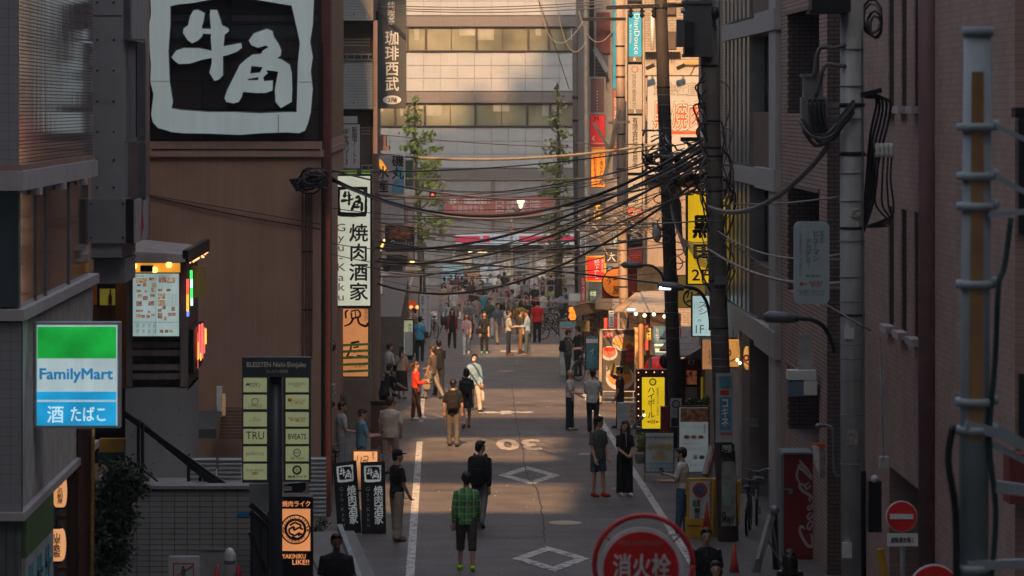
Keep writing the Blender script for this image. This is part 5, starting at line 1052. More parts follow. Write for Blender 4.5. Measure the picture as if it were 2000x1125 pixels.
vs('spring_sign', 'glowing orange kanji sign at the bicycle park', (1108, 597, 1128, 627), 148, (.05, .02, .015), [('春巻', (1110, 599, 1126, 625), lit('orange neon kanji', (1, .22, .02), 1.3), .02, True)])
for k, (b, Yq, c_, s, inkm, lb) in enumerate((((1132, 452, 1146, 498), 140, (.42, .40, .36), '定食屋', M_INK, 'narrow cream set meal sign with black kanji at the far east side'), ((1186, 520, 1197, 548), 126, (.05, .12, .30), 'カフェ', M_INKW, 'tiny blue cafe sign beside the sunlit pole'), ((1134, 540, 1144, 590), 142, (.40, .05, .04), 'もつ焼', M_INKW, 'slim dark red offal grill sign over the bicycles'), ((1228, 530, 1244, 566), 113.5, (.44, .42, .38), '酒場', M_INKR, 'cream tavern sign with red kanji below the sign tower'), ((1262, 640, 1272, 664), 100, (.5, .36, .05), '生', M_INK, 'small yellow draught beer sign on the log post'), ((1312, 640, 1330, 690), 95, (.42, .10, .05), '刺身', M_INKW, 'vermilion sashimi sign behind the leaning pole'), ((1188, 606, 1200, 640), 121, (.40, .38, .34), '一品', M_INK, 'white paper strip menu under the small plank eave'), ((1150, 566, 1166, 592), 124, (.06, .22, .12), '麺', M_INKW, 'green noodle sign over the smaller shack'),
    ((739, 540, 748, 575), 134, (.40, .38, .36), 'めし', M_INK, 'white rice shop sign tucked by the blue grey pole'), ((744, 590, 756, 622), 133, (.45, .09, .04), 'らーめん', M_INKW, 'red ramen strip sign left of the red and black lantern'), ((727, 585, 737, 620), 128, (.48, .32, .05), '丼', M_INK, 'yellow rice bowl sign above the pavement plant'), ((748, 652, 762, 676), 127, (.38, .40, .42), '禁煙', M_INK, 'pale square notice by the grey haired man'), ((800, 616, 812, 640), 143, (.42, .24, .06), '茶', M_INK, 'amber tea sign beneath the twin lamps'), ((726, 440, 734, 470), 118, (.08, .25, .30), '寿司', M_INKW, 'teal sushi strip sign hung on the blue grey pole'))):
    vs('small_shop_sign', lb, b, Yq, c_, [(s, (b[0] + 2, b[1] + 3, b[2] - 2, b[3] - 3), inkm, .006, True)], em=.16 if k % 3 else .3, D=.12)
# big yellow sign and the signs behind the wrapped pole
r, y = sign('yellow_sign', 'big yellow lit sign with heavy black characters and 2F behind the poles', 'shop sign', (1341, 374, 1428, 557), 83.6, .35, mat('yellow lightbox', (.62, .37, .010), rough=.4, var=.12, scale=1.3, bump=0, emit=.62), M_BLACK, 3)
for ch, b in (('黒', (1352, 420, 1392, 466)), ('田', (1354, 478, 1394, 506))): txt(ch, b, y, M_INK, r, .04)
txt('2F', (1351, 526, 1384, 548), y, M_INK, r, .012); txt('俺の串かつ', (1409, 384, 1424, 492), y, M_INK, r, .006, vert=True)
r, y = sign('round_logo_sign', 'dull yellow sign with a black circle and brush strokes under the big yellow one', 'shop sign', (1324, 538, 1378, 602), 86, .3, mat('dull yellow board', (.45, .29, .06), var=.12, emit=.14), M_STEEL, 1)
ring(1352, 582, 17, y, M_INK, r, .02); mb = MB(); stroke(mb, ((1338, 574), (1345, 570), (1342, 582)), (3, 3, 2), y); stroke(mb, ((1350, 570), (1355, 578), (1365, 572)), (3, 3, 3), y); stroke(mb, ((1340, 590), (1355, 586), (1368, 589)), (3, 4, 2), y); mb.build('lettering', M_INK, r)
r, y = sign('sushi_sign', 'pale blue white lit sign with sparse black sushi kana and 1F', 'shop sign', (1351, 576, 1418, 658), 82.6, .3, lit('pale cyan light', (.36, .50, .50), .55), M_BLACK, 2)
txt('スシ。', (1363, 590, 1382, 628), y, M_INK, r, -.004, vert=True); txt('1F', (1359, 635, 1375, 651), y, M_INK, r, -.008); txt('スシ酒場', (1377, 642, 1392, 653), y, M_INKY, r, -.01)
r, y = sign('amber_board', 'amber lit vertical board half hidden behind the wrapped pole', 'shop sign', (1371, 662, 1396, 722), 81, .25, mat('amber board', (.50, .22, .09), emit=.35, bump=0), M_STEEL, 1)
txt('ひもの', (1384, 684, 1391, 712), y, M_INK, r, 0, vert=True)
# timber shacks
M_PLANK = mat('sunworn plank', (.34, .24, .15), var=.35, streak=.7, rough=.8)
r = thing('timber_shack', 'timber tavern shack with canvas roof, log posts and hanging bulbs', 'shack', W(1270, 780, 110))
MB().add([W(1204, 609, 104), W(1300, 611, 104), W(1318, 569, 108.5), W(1252, 569, 108.5)], [(0, 1, 2, 3)]).build('canvas_roof', M_TARP, r); MB().add([W(1204, 609, 104), W(1252, 569, 108.5), W(1252, 572, 108.5), W(1204, 613, 104)], [(0, 1, 2, 3)]).build('roof_edge', M_PLANK, r)
for k in range(4): MB().bar(W(1204 + k * 3.2, 607, 104), W(1244 + k * 3.4, 573, 108.5), .10, .05).build('roof_plank', M_PLANK, r)
for a, c, Yq in ((1247, 1258, 104.5), (1262, 1270, 107)): MB().tube([W((a + c) / 2, 606, Yq), W((a + c) / 2 - 1, 660, Yq), W((a + c) / 2, 730, Yq), W((a + c) / 2 + 1, 800, Yq)], [(c - a) * Yq / F / 2 * k for k in (1.05, .95, 1, 1.1)], 10).build('log_post', mat('log wood', (.33, .17, .075), var=.4, streak=.9, bump=.3, fine=14), r, True)
part('back_wall', mat('shack dark', (.05, .03, .022), var=.6, scale=2), r, 1228, 612, 1330, 800, 111, .1); part('beam', M_WOODD, r, 1240, 608, 1325, 614, 106, .15)
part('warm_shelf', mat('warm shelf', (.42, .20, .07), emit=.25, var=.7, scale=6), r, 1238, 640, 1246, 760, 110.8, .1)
part('tube_light', lit('tube light', (.75, .9, 1), 3), r, 1226, 603, 1240, 607, 104.4, .08)
for a, b in ((1242, 613), (1259, 616), (1277, 614), (1298, 618)):
    MB().ball(W(a, b, 104.2), .055, 10, 6).build('bulb', lit('hot bulb', 1), r, True); MB().tube([W(a, b - 3, 104.2), W(a, 606, 104.2)], .012, 4).build('bulb_cord', M_BLACK, r)
part('straw_wall', mat('straw panel', (.36, .22, .10), var=.5, streak=.5, bump=.4, fine=12), r, 1245, 521, 1300, 568, 112, .2); part('red_trim', mat('red backing', 1), r, 1222, 522, 1248, 570, 112.4, .1)
r = thing('timber_shack', 'smaller timber shack with sunworn plank eave beside the bicycles', 'shack', W(1165, 700, 126))
MB().add([W(1122, 604, 122), W(1190, 601, 125), W(1208, 590, 130), W(1170, 590, 130)], [(0, 1, 2, 3)]).build('roof', M_TARP, r)
for k in range(4): MB().bar(W(1121 + k * 2, 600 + k * 4.5, 121.8), W(1182 + k * 2, 584 + k * 6, 125), .07, .12).build('eave_plank', M_PLANK, r)
part('grey_box', mat('dim grey box', (.07, .067, .065)), r, 1163, 583, 1196, 604, 121.5, .5); part('wall', mat('pinkish plaster', (.25, .18, .155), var=.3), r, 1150, 604, 1206, 690, 127, .2); part('red_lantern', mat('red lantern', 1), r, 1180, 622, 1206, 642, 121, .3)
for a, c in ((1137, 1141), (1168, 1171), (1187, 1190), (1203, 1206)): part('post', M_WOODD, r, a, 610, c, 690, 124, .15)
part('cluttered_shelf', mat('clutter', (.2, .13, .09), var=.9, scale=9), r, 1140, 612, 1165, 690, 126, .1)
r = thing('tiled_shack', 'shack with grey square shingle roof and red menu wall behind the leaning pole', 'shack', W(1350, 800, 95))
x0, x1 = 1297, 1392
for i in range(5):
    for j in range(7):
        a = 1296 + (j - i * .55) * 17 + i * 1; 
        p = [W(a + dx, b, Y) for dx, b, Y in ((0, 694 - i * 11.5, 91.6 + i * 1.1), (16.2, 694 - i * 11.5, 91.6 + i * 1.1), (25.5, 683.2 - i * 11.5, 92.65 + i * 1.1), (9.3, 683.2 - i * 11.5, 92.65 + i * 1.1))]
        if 1280 < a < 1378: MB().add(p + [v - Vector((0, 0, .05)) for v in p], [(0, 1, 2, 3), (4, 5, 1, 0), (5, 6, 2, 1), (7, 4, 0, 3)]).build('shingle', mat('grey shingle', (.23, .18, .16), var=.2, streak=.2), r)
MB().add([W(1332, 702, 91.4), W(1392, 702, 91.4), W(1392, 666, 91.4)], [(0, 1, 2)]).build('gable', mat('dark gable', (.045, .038, .036)), r)
part('wall', M_WOODD, r, 1325, 702, 1400, 860, 93, .2); part('red_poster', mat('deep red poster', (.16, .02, .02)), r, 1339, 700, 1362, 752, 92.9, .05); part('photo', mat('food photo', (.40, .12, .05), var=.9, scale=12, emit=.1), r, 1341, 724, 1361, 751, 92.87, .03); part('cream_poster', mat('cream poster', (.40, .34, .27)), r, 1339, 756, 1362, 785, 92.9, .05)
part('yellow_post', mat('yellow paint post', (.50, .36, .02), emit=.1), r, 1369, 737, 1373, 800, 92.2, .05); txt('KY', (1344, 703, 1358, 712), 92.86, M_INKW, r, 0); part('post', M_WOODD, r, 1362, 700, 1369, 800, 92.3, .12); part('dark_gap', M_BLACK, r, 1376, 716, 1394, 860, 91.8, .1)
for k in range(8): part('white_patch', M_WHITE, r, 1394, 727 + k * 14, 1399, 736 + k * 14, 91.7, .05)
# blue beer flag, red daruma lantern
r, y = sign('beer_flag', 'blue and white hanging flag with white slanted kana inside the shack', 'flag', (1276, 637, 1302, 694), 103.5, .04, mat('blue flag cloth', (.06, .15, .24), var=.5, scale=4), M_WOODD, 0)
txt('レモンサワー', (1280, 640, 1287, 668), y, M_INKW, r, .0, vert=True); part('white_wave', M_INKW, r, 1278, 672, 1300, 676, y, .01); part('white_wave', M_INKW, r, 1280, 681, 1301, 688, y, .01)
q = thing('paper_lantern', 'huge glossy red lantern bulging above the yellow highball sign', 'lantern', W(1282, 760, 95)); c = W(1284, 722, 95)
MB().ball(c, (.36, .36, .36), 20, 12).build('shade', mat('glossy red lantern', (.55, .018, .012), rough=.35, emit=.25), q, True); part('pale_patch', mat('pale red print', (.5, .3, .25)), q, 1266, 700, 1274, 728, 94.62, .02); MB().ball(W(1300, 706, 94.7), (.17, .1, .2), 14, 8).build('black_knot', M_BLACK, q, True)
q = thing('paper_lantern', 'tall slim red lit lantern strip beside the log post', 'lantern', W(1264, 700, 104)); part('shade', mat('red lantern', 1), q, 1261, 634, 1266, 684, 103.9, .1); part('cap', M_BLACK, q, 1260, 632, 1267, 635, 103.88, .14)
r, y = sign('ramen_board', 'tall dark board printed with three big ramen bowls beside the shack', 'menu board', (1173, 643, 1240, 765), 107, .12, mat('taupe board', (.075, .06, .055)), M_WHITE, 1.5)
def disc(cx, cy, rx, ry, m, root, Y, nm='bowl', n=24):
    c = W(cx, cy, Y); return MB().add([(c.x + rx * Y / F * math.cos(k * 2 * math.pi / n), Y, c.z - ry * Y / F * math.sin(k * 2 * math.pi / n)) for k in range(n)], [tuple(range(n))]).build(nm, m, root)
M_BOWL = mat('bowl white', (.50, .47, .44)); M_NOOD = mat('noodle yellow', (.60, .32, .04), var=.35, scale=30); M_SOUP = mat('pink soup', (.45, .14, .10), var=.4, scale=20); M_BROTH = mat('orange broth', (.50, .20, .05), var=.5, scale=22)
for cx, cy, rx, ry, m in ((1217, 669, 22, 16, M_NOOD), (1190, 690, 16, 14, M_SOUP), (1211, 738, 28, 24, M_BROTH)):
    disc(cx, cy, rx, ry, M_BOWL, r, y); disc(cx, cy - 2, rx * .84, ry * .72, m, r, y - .004, 'noodles')
disc(1190, 682, 12, 4, mat('red chili', (.5, .03, .01), var=.4, scale=40), r, y - .008, 'topping'); disc(1217, 660, 19, 6, mat('pork pink', (.5, .28, .2), var=.4, scale=30), r, y - .008, 'topping'); disc(1229, 678, 7, 6, MATS['red chili'], r, y - .009, 'topping'); disc(1234, 662, 5, 6, mat('green onion', (.22, .25, .06), var=.5, scale=40), r, y - .009, 'topping')
for a, b in ((1192, 715), (1218, 716)): MB().add([W(a, b + 16, y - .01), W(a + 14, b + 14, y - .01), W(a + 10, b - 3, y - .01), (W(a - 2, b, y - .01))], [(0, 1, 2, 3)]).build('seaweed', mat('nori olive', (.14, .12, .02)), r)
part('red_label', mat('pinkish label', (.45, .10, .10)), r, 1178, 648, 1198, 659, y, .01); txt('つけ麺', (1182, 650, 1196, 657), y - .008, M_INKW, r)
for k in range(2):
    for j in range(2): disc(1226 + j * 8, 691 + k * 11, 3.6, 4.4, M_INKR, r, y - .005, 'red_dot')
txt('NOODLE', (1221, 700, 1225, 716), y, M_INKR, r, 0, False, -90); txt('らぁ麺', (1183, 715, 1187, 738), y, M_INKW, r, 0, vert=True)
for a in (1178, 1236): part('leg', M_GALV, r, a, 765, a + 2, 788, 106.95, .05)
part('foot_bar', M_GALV, r, 1175, 776, 1240, 778, 106.9, .05); part('foot_bar', M_GALV, r, 1175, 784, 1240, 786, 106.7, .05); MB().tube([W(1174, 646, 106.6), W(1172, 785, 106.6)], .05, 8).build('side_pole', mat('sunlit steel', 1), r)
# tall yellow highball sign with bulb frame
r, y = sign('highball_sign', 'yellow lit highball sign in a dark red frame dotted with bulbs', 'shop sign', (1243, 722, 1306, 850), 92.5, .4, None, mat('oxblood frame', (.07, .012, .012), rough=.5), 0)
part('black_inset', M_BLACK, r, 1251, 733, 1300, 850, y + .002, .02); part('face_panel', mat('yellow highball light', (.60, .40, .010), rough=.4, var=.1, scale=1.5, bump=0, emit=.62), r, 1254, 737, 1298, 837, y - .012, .02)
txt('ハイボール', (1265, 757, 1279, 816), y - .016, M_INK, r, .012, vert=True, ls=.92); txt('夏目家のハイボール専門店', (1282, 757, 1287, 812), y - .016, M_INKG, r, 0, vert=True); txt('※回※', (1264, 820, 1286, 827), y - .016, M_INK, r, .01); ring(1275, 746, 6, y - .018, M_INK, r, .016); txt('川', (1272, 742, 1278, 750), y - .018, M_INK, r)
for k in range(8): MB().ball(W(1247, 728 + k * 14, y - .01), .016, 6, 4).build('bulb', lit('tiny bulb', (1, .4, .2), 1.6), r, True)
for a in (1262, 1278, 1294): MB().ball(W(a, 727, y - .01), .016, 6, 4).build('bulb', lit('tiny bulb', 1), r, True)
part('red_side', mat('red side', (.17, .015, .02)), r, 1291, 795, 1312, 845, 91.8, .3)
q = thing('spot_lamp', 'silver tube spot lamp slanted at the foot of the yellow sign', 'spotlight', W(1240, 845, 88)); MB().tube([W(1238, 833, 88), W(1257, 813, 87.6)], .04, 8).build('barrel', M_GALV, q, True); MB().ball(W(1258, 811, 87.6), .035).build('bulb', lit('hot bulb', 1), q, True); part('foot', M_GALV, q, 1228, 834, 1252, 840, 88, .2); MB().tube([W(1251, 806, 87.7), W(1258, 802, 87.7), W(1256, 810, 87.6)], .02, 5).build('bracket', M_BLACK, q)
r, y = sign('menu_poster', 'white poster of round dish photos behind the spot lamp', 'menu board', (1206, 786, 1245, 838), 96, .06, mat('poster blue white', (.33, .40, .42)), M_WHITE, 1)
for k in range(5): disc(1234, 793 + k * 10, 6, 4, M_BOWL, r, y, 'dish'); disc(1234, 793 + k * 10, 4.6, 2.8, M_BROTH, r, y - .004, 'dish_food')
txt('本日の\nおすすめ', (1210, 794, 1224, 806), y, M_INKB, r, -.01)
r, y = sign('wave_board', 'white chalk board with blue wave pattern and yellow lettering in black frame', 'menu board', (1259, 844, 1317, 923), 80.5, .05, mat('wave board white', (.35, .42, .44)), M_BLACK, 2)
for b in (852, 872, 903, 912):
    for k in range(6): mb = MB(); c = W(1266 + k * 9 + (b % 2) * 4, b + 6, y - .003); mb.tube([c + Vector((.055 * math.cos(t * .52), 0, .055 * math.sin(t * .52))) for t in range(7)], .006, 4); mb.build('wave', M_INKB, r)
for s, b in (('大衆居酒屋', (1278, 850, 1308, 856)), ('飲み放題', (1266, 866, 1312, 880)), ('2時間', (1280, 882, 1296, 888)), ('¥1000', (1274, 889, 1303, 899))): txt(s, b, y - .004, mat('mustard print', (.48, .32, .05), bump=0), r, .02 if s != '大衆居酒屋' else .005)
for a in (1259, 1315): MB().bar(W(a + .5, 920, 80.5), W(a + .5, 948, 80.3), .03).build('leg', M_BLACK, r); MB().bar(W(a + .5, 860, 80.6), W(a + .5, 946, 81.6), .03).build('rear_leg', M_BLACK, r)
part('stretcher', M_BLACK, r, 1259, 940, 1317, 942, 80.35, .03)
r, y = sign('tall_menu', 'tall black framed lit menu board topped with a food photo', 'menu board', (1324, 793, 1386, 930), 83, .1, mat('menu lit white', (.36, .42, .43), rough=.4, var=.15, scale=3, bump=0, emit=.12), M_BLACK, 3)
part('photo', mat('grill photo', (.32, .14, .07), var=.9, scale=10), r, 1329, 797, 1383, 824, y, .01)
for k in range(3): disc(1341 + k * 14 , 854, 6, 4, M_BOWL, r, y - .003, 'dish'); disc(1341 + k * 14, 853, 5, 3, M_SOUP, r, y - .006, 'dish_food')
for a, m in ((1358, M_BOWL), (1371, M_INKG)): disc(a, 893, 5, 4, m, r, y - .003, 'dish')
for b in (832, 864, 874, 906): txt('焼鳥 三二〇 刺身 五八〇', (1334, b, 1372, b + 5), y - .003, M_INKG, r, -.012)
txt('宴会', (1374, 828, 1379, 846), y - .003, M_INKR, r, 0, vert=True)
q = thing('flyer_stand', 'slanted flyer stand with crumpled papers beside the tall menu', 'stand', W(1388, 930, 79.5)); MB().bar(W(1379, 930, 79.5), W(1394, 872, 79.8), .10, .25).build('rack', mat('grey board half', 1), q); MB().bar(W(1381, 926, 79.3), W(1393, 880, 79.6), .06, .05).build('red_flyer', mat('flyer print', (.3, .1, .09), var=.8, scale=14), q)
for k in range(5): MB().add([W(1388 + k * 2.2 + random.uniform(-2, 2), 862 + random.uniform(0, 16), 79.3), W(1394 + k * 1.6, 858 + random.uniform(0, 14), 79.3), W(1396 + k, 876 + random.uniform(-6, 6), 79.4)], [(0, 1, 2)]).build('paper', M_WHITE, q)
for a in (1400, 1412): MB().bar(W(a - 6, 880, 79.6), W(a, 932, 79.2), .03).build('leg', M_STEEL, q)
# notice on the leaning pole, poster wrap on the near one
r, y = sign('no_smoking_sign', 'white no smoking notice strapped to the leaning pole', 'sign', (1309, 778, 1331, 834), 88.8, .03, mat('stand white', 1), M_GALV, 0)
ring(1320, 789, 7, y, M_INK, r, .014); MB().bar(W(1315, 784, y), W(1325, 794, y), .02, .01).build('slash', M_INK, r); txt('路上喫煙\n禁止', (1312, 801, 1328, 812), y, M_INKG, r); part('dark_plate', M_STEEL, r, 1311, 816, 1330, 833, y, .005)
# vending machine
Yv = 64.3
r = thing('vending_machine', 'red vending machine with white script soda lettering on its side', 'vending machine', W(1560, 1092, Yv) + Vector((0, .4, 0)))
part('body', mat('vending red', (.16, .006, .008), rough=.35, var=.08, bump=0, coat=.3), r, 1531, 887, 1591, 1092, Yv, .8); part('top_trim', M_GALV, r, 1529, 884, 1592, 888, Yv - .02, .85); part('front_edge', M_GALV, r, 1526, 888, 1531, 1092, Yv + .02, .7); part('foot', M_BLACK, r, 1533, 1090, 1591, 1096, Yv + .02, .7); part('small_cup', M_GALV, r, 1541, 955, 1548, 965, Yv - .05, .05); part('small_arm', M_GALV, r, 1526, 954, 1543, 957, Yv - .06, .03)
mb = MB(); ys_ = Yv - .006
for pts, ws in ((((1584, 1042), (1587, 1064), (1578, 1066), (1566, 1048), (1562, 1034), (1566, 1028), (1572, 1034)), (3, 6, 6, 6, 5, 5, 3)),
                (((1588, 1022), (1581, 1034), (1577, 1028), (1582, 1018), (1588, 1022)), (3, 4, 4, 4, 3)), (((1588, 1006), (1580, 1014), (1577, 1008), (1584, 1001)), (4, 4, 4, 3)),
                (((1588, 988), (1581, 996), (1578, 990), (1588, 985), (1586, 980)), (3, 4, 4, 4, 3)), (((1582, 980), (1580, 972)), (3, 3)),
                (((1588, 975), (1580, 966), (1567, 958), (1561, 948), (1567, 946), (1576, 954)), (5, 6, 6, 5, 5, 2)), (((1584, 948), (1576, 955), (1573, 948), (1580, 942)), (4, 4, 4, 3)),
                (((1586, 936), (1570, 920), (1560, 912), (1564, 908), (1580, 922)), (5, 5, 4, 4, 3)), (((1560, 912), (1556, 930), (1563, 945)), (3, 5, 3)), (((1586, 932), (1578, 918), (1564, 902), (1562, 898)), (3, 4, 4, 2))): stroke(mb, pts, ws, ys_, n=6)
mb.build('lettering', mat('silver script', (.36, .33, .33), bump=0), r)
r, y = sign('school_sign', 'pale rounded school sign with teal writing and red arrow strapped to the big pole', 'sign', (1551, 433, 1620, 594), 52, .08, None, mat('soft white board', (.34, .41, .43), rough=.5, var=.05), 0)
txt('ヒューマン', (1587, 450, 1600, 510), y + .01, mat('teal print', (.04, .26, .32), bump=0), r, .006, vert=True); txt('ーアカデミー', (1573, 452, 1585, 526), y + .01, MATS['teal print'], r, .006, vert=True); txt('新宿駅前', (1602, 450, 1609, 475), y + .01, MATS['teal print'], r, 0, vert=True); txt('日本語学校マンガ専門校', (1561, 452, 1566, 540), y + .01, M_INKG, r, -.01, vert=True); txt('新宿校', (1574, 536, 1601, 542), y + .01, MATS['teal print'], r); txt('学校見学\n受付中', (1580, 548, 1608, 561), y + .01, M_INKR, r, -.005); txt('←', (1561, 550, 1575, 559), y + .01, M_INKR, r, .02); txt('お問い合わせ\n0120-15-4149', (1561, 566, 1611, 578), y + .01, MATS['teal print'], r, -.005)
for b in (505, 560): part('strap', M_GALV, r, 1620, b, 1642, b + 4, 52.02, .05)
o = [c for c in r.children if c.name.startswith('cabinet')][0]; bm = bmesh.new(); bm.from_mesh(o.data); bmesh.ops.bevel(bm, geom=[e for e in bm.edges if abs((e.verts[0].co - e.verts[1].co).y) > .05], offset=.09, segments=5, affect='EDGES', profile=.5); bm.to_mesh(o.data); bm.free()
# wall fittings on the brick block
r = thing('air_conditioner', 'small white outdoor unit with blue side on the brick block', 'air conditioner', W(1568, 770, 63)); part('body', M_WHITE, r, 1540, 724, 1594, 742, 63, .4); part('lower_body', mat('blue grey case', (.10, .14, .20)), r, 1540, 742, 1570, 775, 63.02, .4); part('white_side', M_WHITE, r, 1570, 742, 1596, 772, 63.01, .4)
r = thing('wall_plate', 'faded white plate mounted on the brick block above the outdoor unit', 'plate', W(1573, 720, 63)); part('plate', mat('faded plate', (.30, .30, .30), var=.2, scale=5), r, 1559, 653, 1587, 722, 63.2, .04); part('stem', M_STEEL, r, 1571, 722, 1574, 730, 63.22, .04)
r = thing('hanging_cloth', 'crumpled pale cloth hanging from an orange bar over the vending machine', 'cloth', W(1600, 930, 62)); MB().add([W(1586, 868, 61.7), W(1600, 872, 61.6), W(1612, 880, 61.7), W(1613, 930, 61.6), W(1601, 936, 61.5), W(1591, 905, 61.6)], [(0, 1, 4, 5), (1, 2, 3, 4)]).build('cloth', mat('rag', (.36, .33, .32), var=.4, scale=8), r); part('bar', M_INKO, r, 1585, 866, 1612, 876, 61.8, .06)
r = thing('side_pipe', 'thin pale pipe bent along the brick block beside the cloth', 'pipe', W(1640, 930, 61.2)); MB().tube([W(1598, 830, 61.2), W(1622, 834, 61.2), W(1628, 850, 61.2), W(1630, 920, 61.2), W(1640, 930, 61.2)], .03, 6).build('pipe', M_GALV, r, True); MB().ball(W(1598, 832, 61.2), .05).build('nozzle', M_GALV, r, True)
# ------------------------------------------------------------------ poles, transformers and the tangle of cables
M_POLE = mat('weathered concrete pole', (.38, .38, .37), var=.25, scale=2.5, streak=.6, bump=.2, fine=30); M_POLEB = mat('sooty wrapped pole', (.12, .10, .09), var=.35, scale=4, streak=.4, bump=.3)
M_CAB = mat('cable black', (.014, .014, .016), rough=.45, var=.4); M_CABG = mat('grey cable', (.11, .10, .10), rough=.5); M_CABT = mat('sunlit tan cable', (.34, .28, .20), rough=.6, var=.35, scale=20)  # tan cable has the sun's gold put into its colour
def pole(lab, pts, w, Y, m, bands=(), name='utility_pole', n=18):
    r = thing(name, lab, 'utility pole', W(pts[-1][0], pts[-1][1], Y)); P = [W(a, b, Y) for a, b in pts]; k = w * Y / F / 2
    MB().tube(P, [k * (.97 + .03 * i) for i in range(len(P))], n).build('shaft', m, r, True)
    for b, h, mm in bands:
        for (a0, b0), (a1, b1) in zip(pts, pts[1:]):
            if b0 <= b <= b1: a = a0 + (a1 - a0) * (b - b0) / (b1 - b0); MB().lathe(W(a, b, Y), [(k * 1.06, -h * Y / F / 2), (k * 1.09, 0), (k * 1.06, h * Y / F / 2)], n).build('band', mm, r, True); break
    return r, P, k
def coil(mb, px, py, Y, rx, ry, n, rad, seed=0, spread=.2):
    rnd = random.Random(seed); a0 = rnd.random() * 6; pts = []
    for i in range(n * 10 + 1):
        t = a0 + i * .628; j = 1 + .18 * math.sin(i * .7 + seed); pts.append(W(px + rx * j * math.cos(t), py + ry * j * math.sin(t), Y - spread * math.sin(t * .5 + seed)))
    mb.tube(pts, rad, 5)
# near big pole
Y1 = 53.0
r, P, k = pole('big ringed concrete utility pole with cable boxes beside the brick wall', [(1664, -60), (1664, 500), (1667, 1180)], 47, Y1, M_POLE, [(b, 1.6, M_GALV) for b in (96, 168, 232, 338, 392, 470, 540, 588, 672, 700, 742, 810, 905)] + [(205, 8, M_STEEL), (300, 8, M_STEEL), (445, 5, M_STEEL), (615, 5, M_STEEL)])
MB().tube([W(1682, 60, Y1 - .1), W(1685, 500, Y1 - .12), W(1688, 1180, Y1 - .1)], .022, 6).build('riser_pipe', M_GALV, r); MB().tube([W(1684, 920, Y1 - .1), W(1684, 1180, Y1 - .1)], .06, 8).build('black_guard', M_BLACK, r)
part('base_box', M_STEEL, r, 1697, 940, 1722, 1040, Y1 - .1, .25); part('white_box', M_WHITE, r, 1718, 892, 1736, 915, Y1 + .2, .12); MB().ball(W(1708, 935, Y1 - .2), .06).build('insulator', M_WHITE, r, True)
for a, b, c, d, m_ in ((1650, 640, 1668, 662, M_WHITE), (1655, 840, 1676, 868, MATS['torn label'] if 'torn label' in MATS else mat('torn label', (.3, .28, .24), var=.7, scale=20)), (1646, 1060, 1664, 1090, M_WHITE), (1664, 410, 1680, 424, mat('torn label', 1) if 'torn label' in MATS else M_WHITE)): MB().pb(a, b, c, d, Y1 - k - .02, k * .5).build('sticker', m_, r)
MB().tube([W(1718, 660, Y1 + 1), W(1725, 900, Y1 + .2)], .018, 5).build('conduit', M_GALV, r)
q = thing('cable_box', 'grey cable splice box with a bundle of looping wires on the near pole', 'cable box', W(1595, 250, Y1)); part('lid', M_GALV, q, 1566, 144, 1612, 150, Y1 - .1, .3); part('upper_box', mat('grey box', (.15, .15, .16), rough=.5), q, 1570, 150, 1608, 190, Y1 - .08, .26); part('body', MATS['grey box'], q, 1566, 190, 1616, 252, Y1 - .12, .3); part('arm', M_GALV, q, 1616, 200, 1645, 210, Y1, .08); part('arm', M_GALV, q, 1616, 224, 1645, 230, Y1, .08)
for i, a in enumerate((1582, 1592, 1600, 1608)): MB().tube([W(a, 200, Y1 - .16), W(a + 2, 232, Y1 - .2), W(a + 10, 256, Y1 - .2), W(a + 26, 262, Y1 - .15)], .028, 6).build('plug_wire', M_CAB, q, True); part('plug', M_BLACK, q, a - 3, 194, a + 3, 206, Y1 - .16, .06)
mb = MB()
for i, (dx, dy) in enumerate(((0, 0), (6, 8), (12, 16), (-4, 4), (3, 22))): mb = MB(); mb.tube([W(1566 + dx, 232 + dy, Y1 - .1), W(1590 + dx, 262 + dy, Y1 - .2), W(1620 + dx, 258 + dy * .6, Y1 - .2), W(1645, 225 + dy, Y1 - .25), W(1668, 196 + dy, Y1 - .27)], .03, 6); mb.build('loop_wire', M_CABG if i % 2 else M_CAB, q, True)
q = thing('wire_insulator', 'white insulator rack on a bracket at the right of the near pole', 'insulator', W(1725, 310, Y1)); part('bracket', M_GALV, q, 1685, 300, 1724, 306, Y1, .08)
for i in range(4): MB().lathe(W(1714 + i * 9, 290, Y1 - .05), [(.03, -.13), (.045, -.08), (.03, -.03), (.045, .02), (.03, .08)], 10).build('insulator', M_WHITE, q, True)
for i, a in enumerate((1716, 1726, 1735, 1742)): MB().tube([W(a, 300, Y1), W(a - 3, 350, Y1 - .05), W(a - 6 + i * 3, 400, Y1), W(1738, 438 - i * 5, Y1), W(1690, 443, Y1 - .15)], .016, 5).build('drop_wire', M_CAB, q)
q = thing('cable_coil', 'loops of grey wire hung high on the near pole', 'cable coil', W(1700, 60, Y1))
for i in range(4): mb = MB(); coil(mb, 1700 + i * 3, 35 + i * 6, Y1 - .1, 20 - i * 3, 34 - i * 4, 1, .02, i + 3); mb.build('loop', M_CABG if i % 2 else M_CAB, q, True)
for i in range(5): MB().tube([W(1690, 190, Y1), W(1700 + i * 9, 180 + i * 4, Y1 - .1), W(1712 + i * 6, 200 + i * 8, Y1), W(1700 + i * 4, 260 + i * 14, Y1), W(1693 + i * 3, 340 + i * 14, Y1), W(1686, 430 + i * 6, Y1 - .1)], .022, 5).build('hanging_wire', M_CAB, q, True)
MB().bar(W(1680, 186, Y1 - .1), W(1722, 176, Y1 - .1), .07).build('bracket', M_STEEL, q)
q = thing('overhead_box', 'dark steel equipment box at the top of the near pole', 'equipment box', W(1625, 24, Y1)); part('body', M_STEEL, q, 1586, -40, 1662, 22, Y1 - .4, .5); part('flange', M_STEEL, q, 1582, 20, 1650, 26, Y1 - .42, .5)
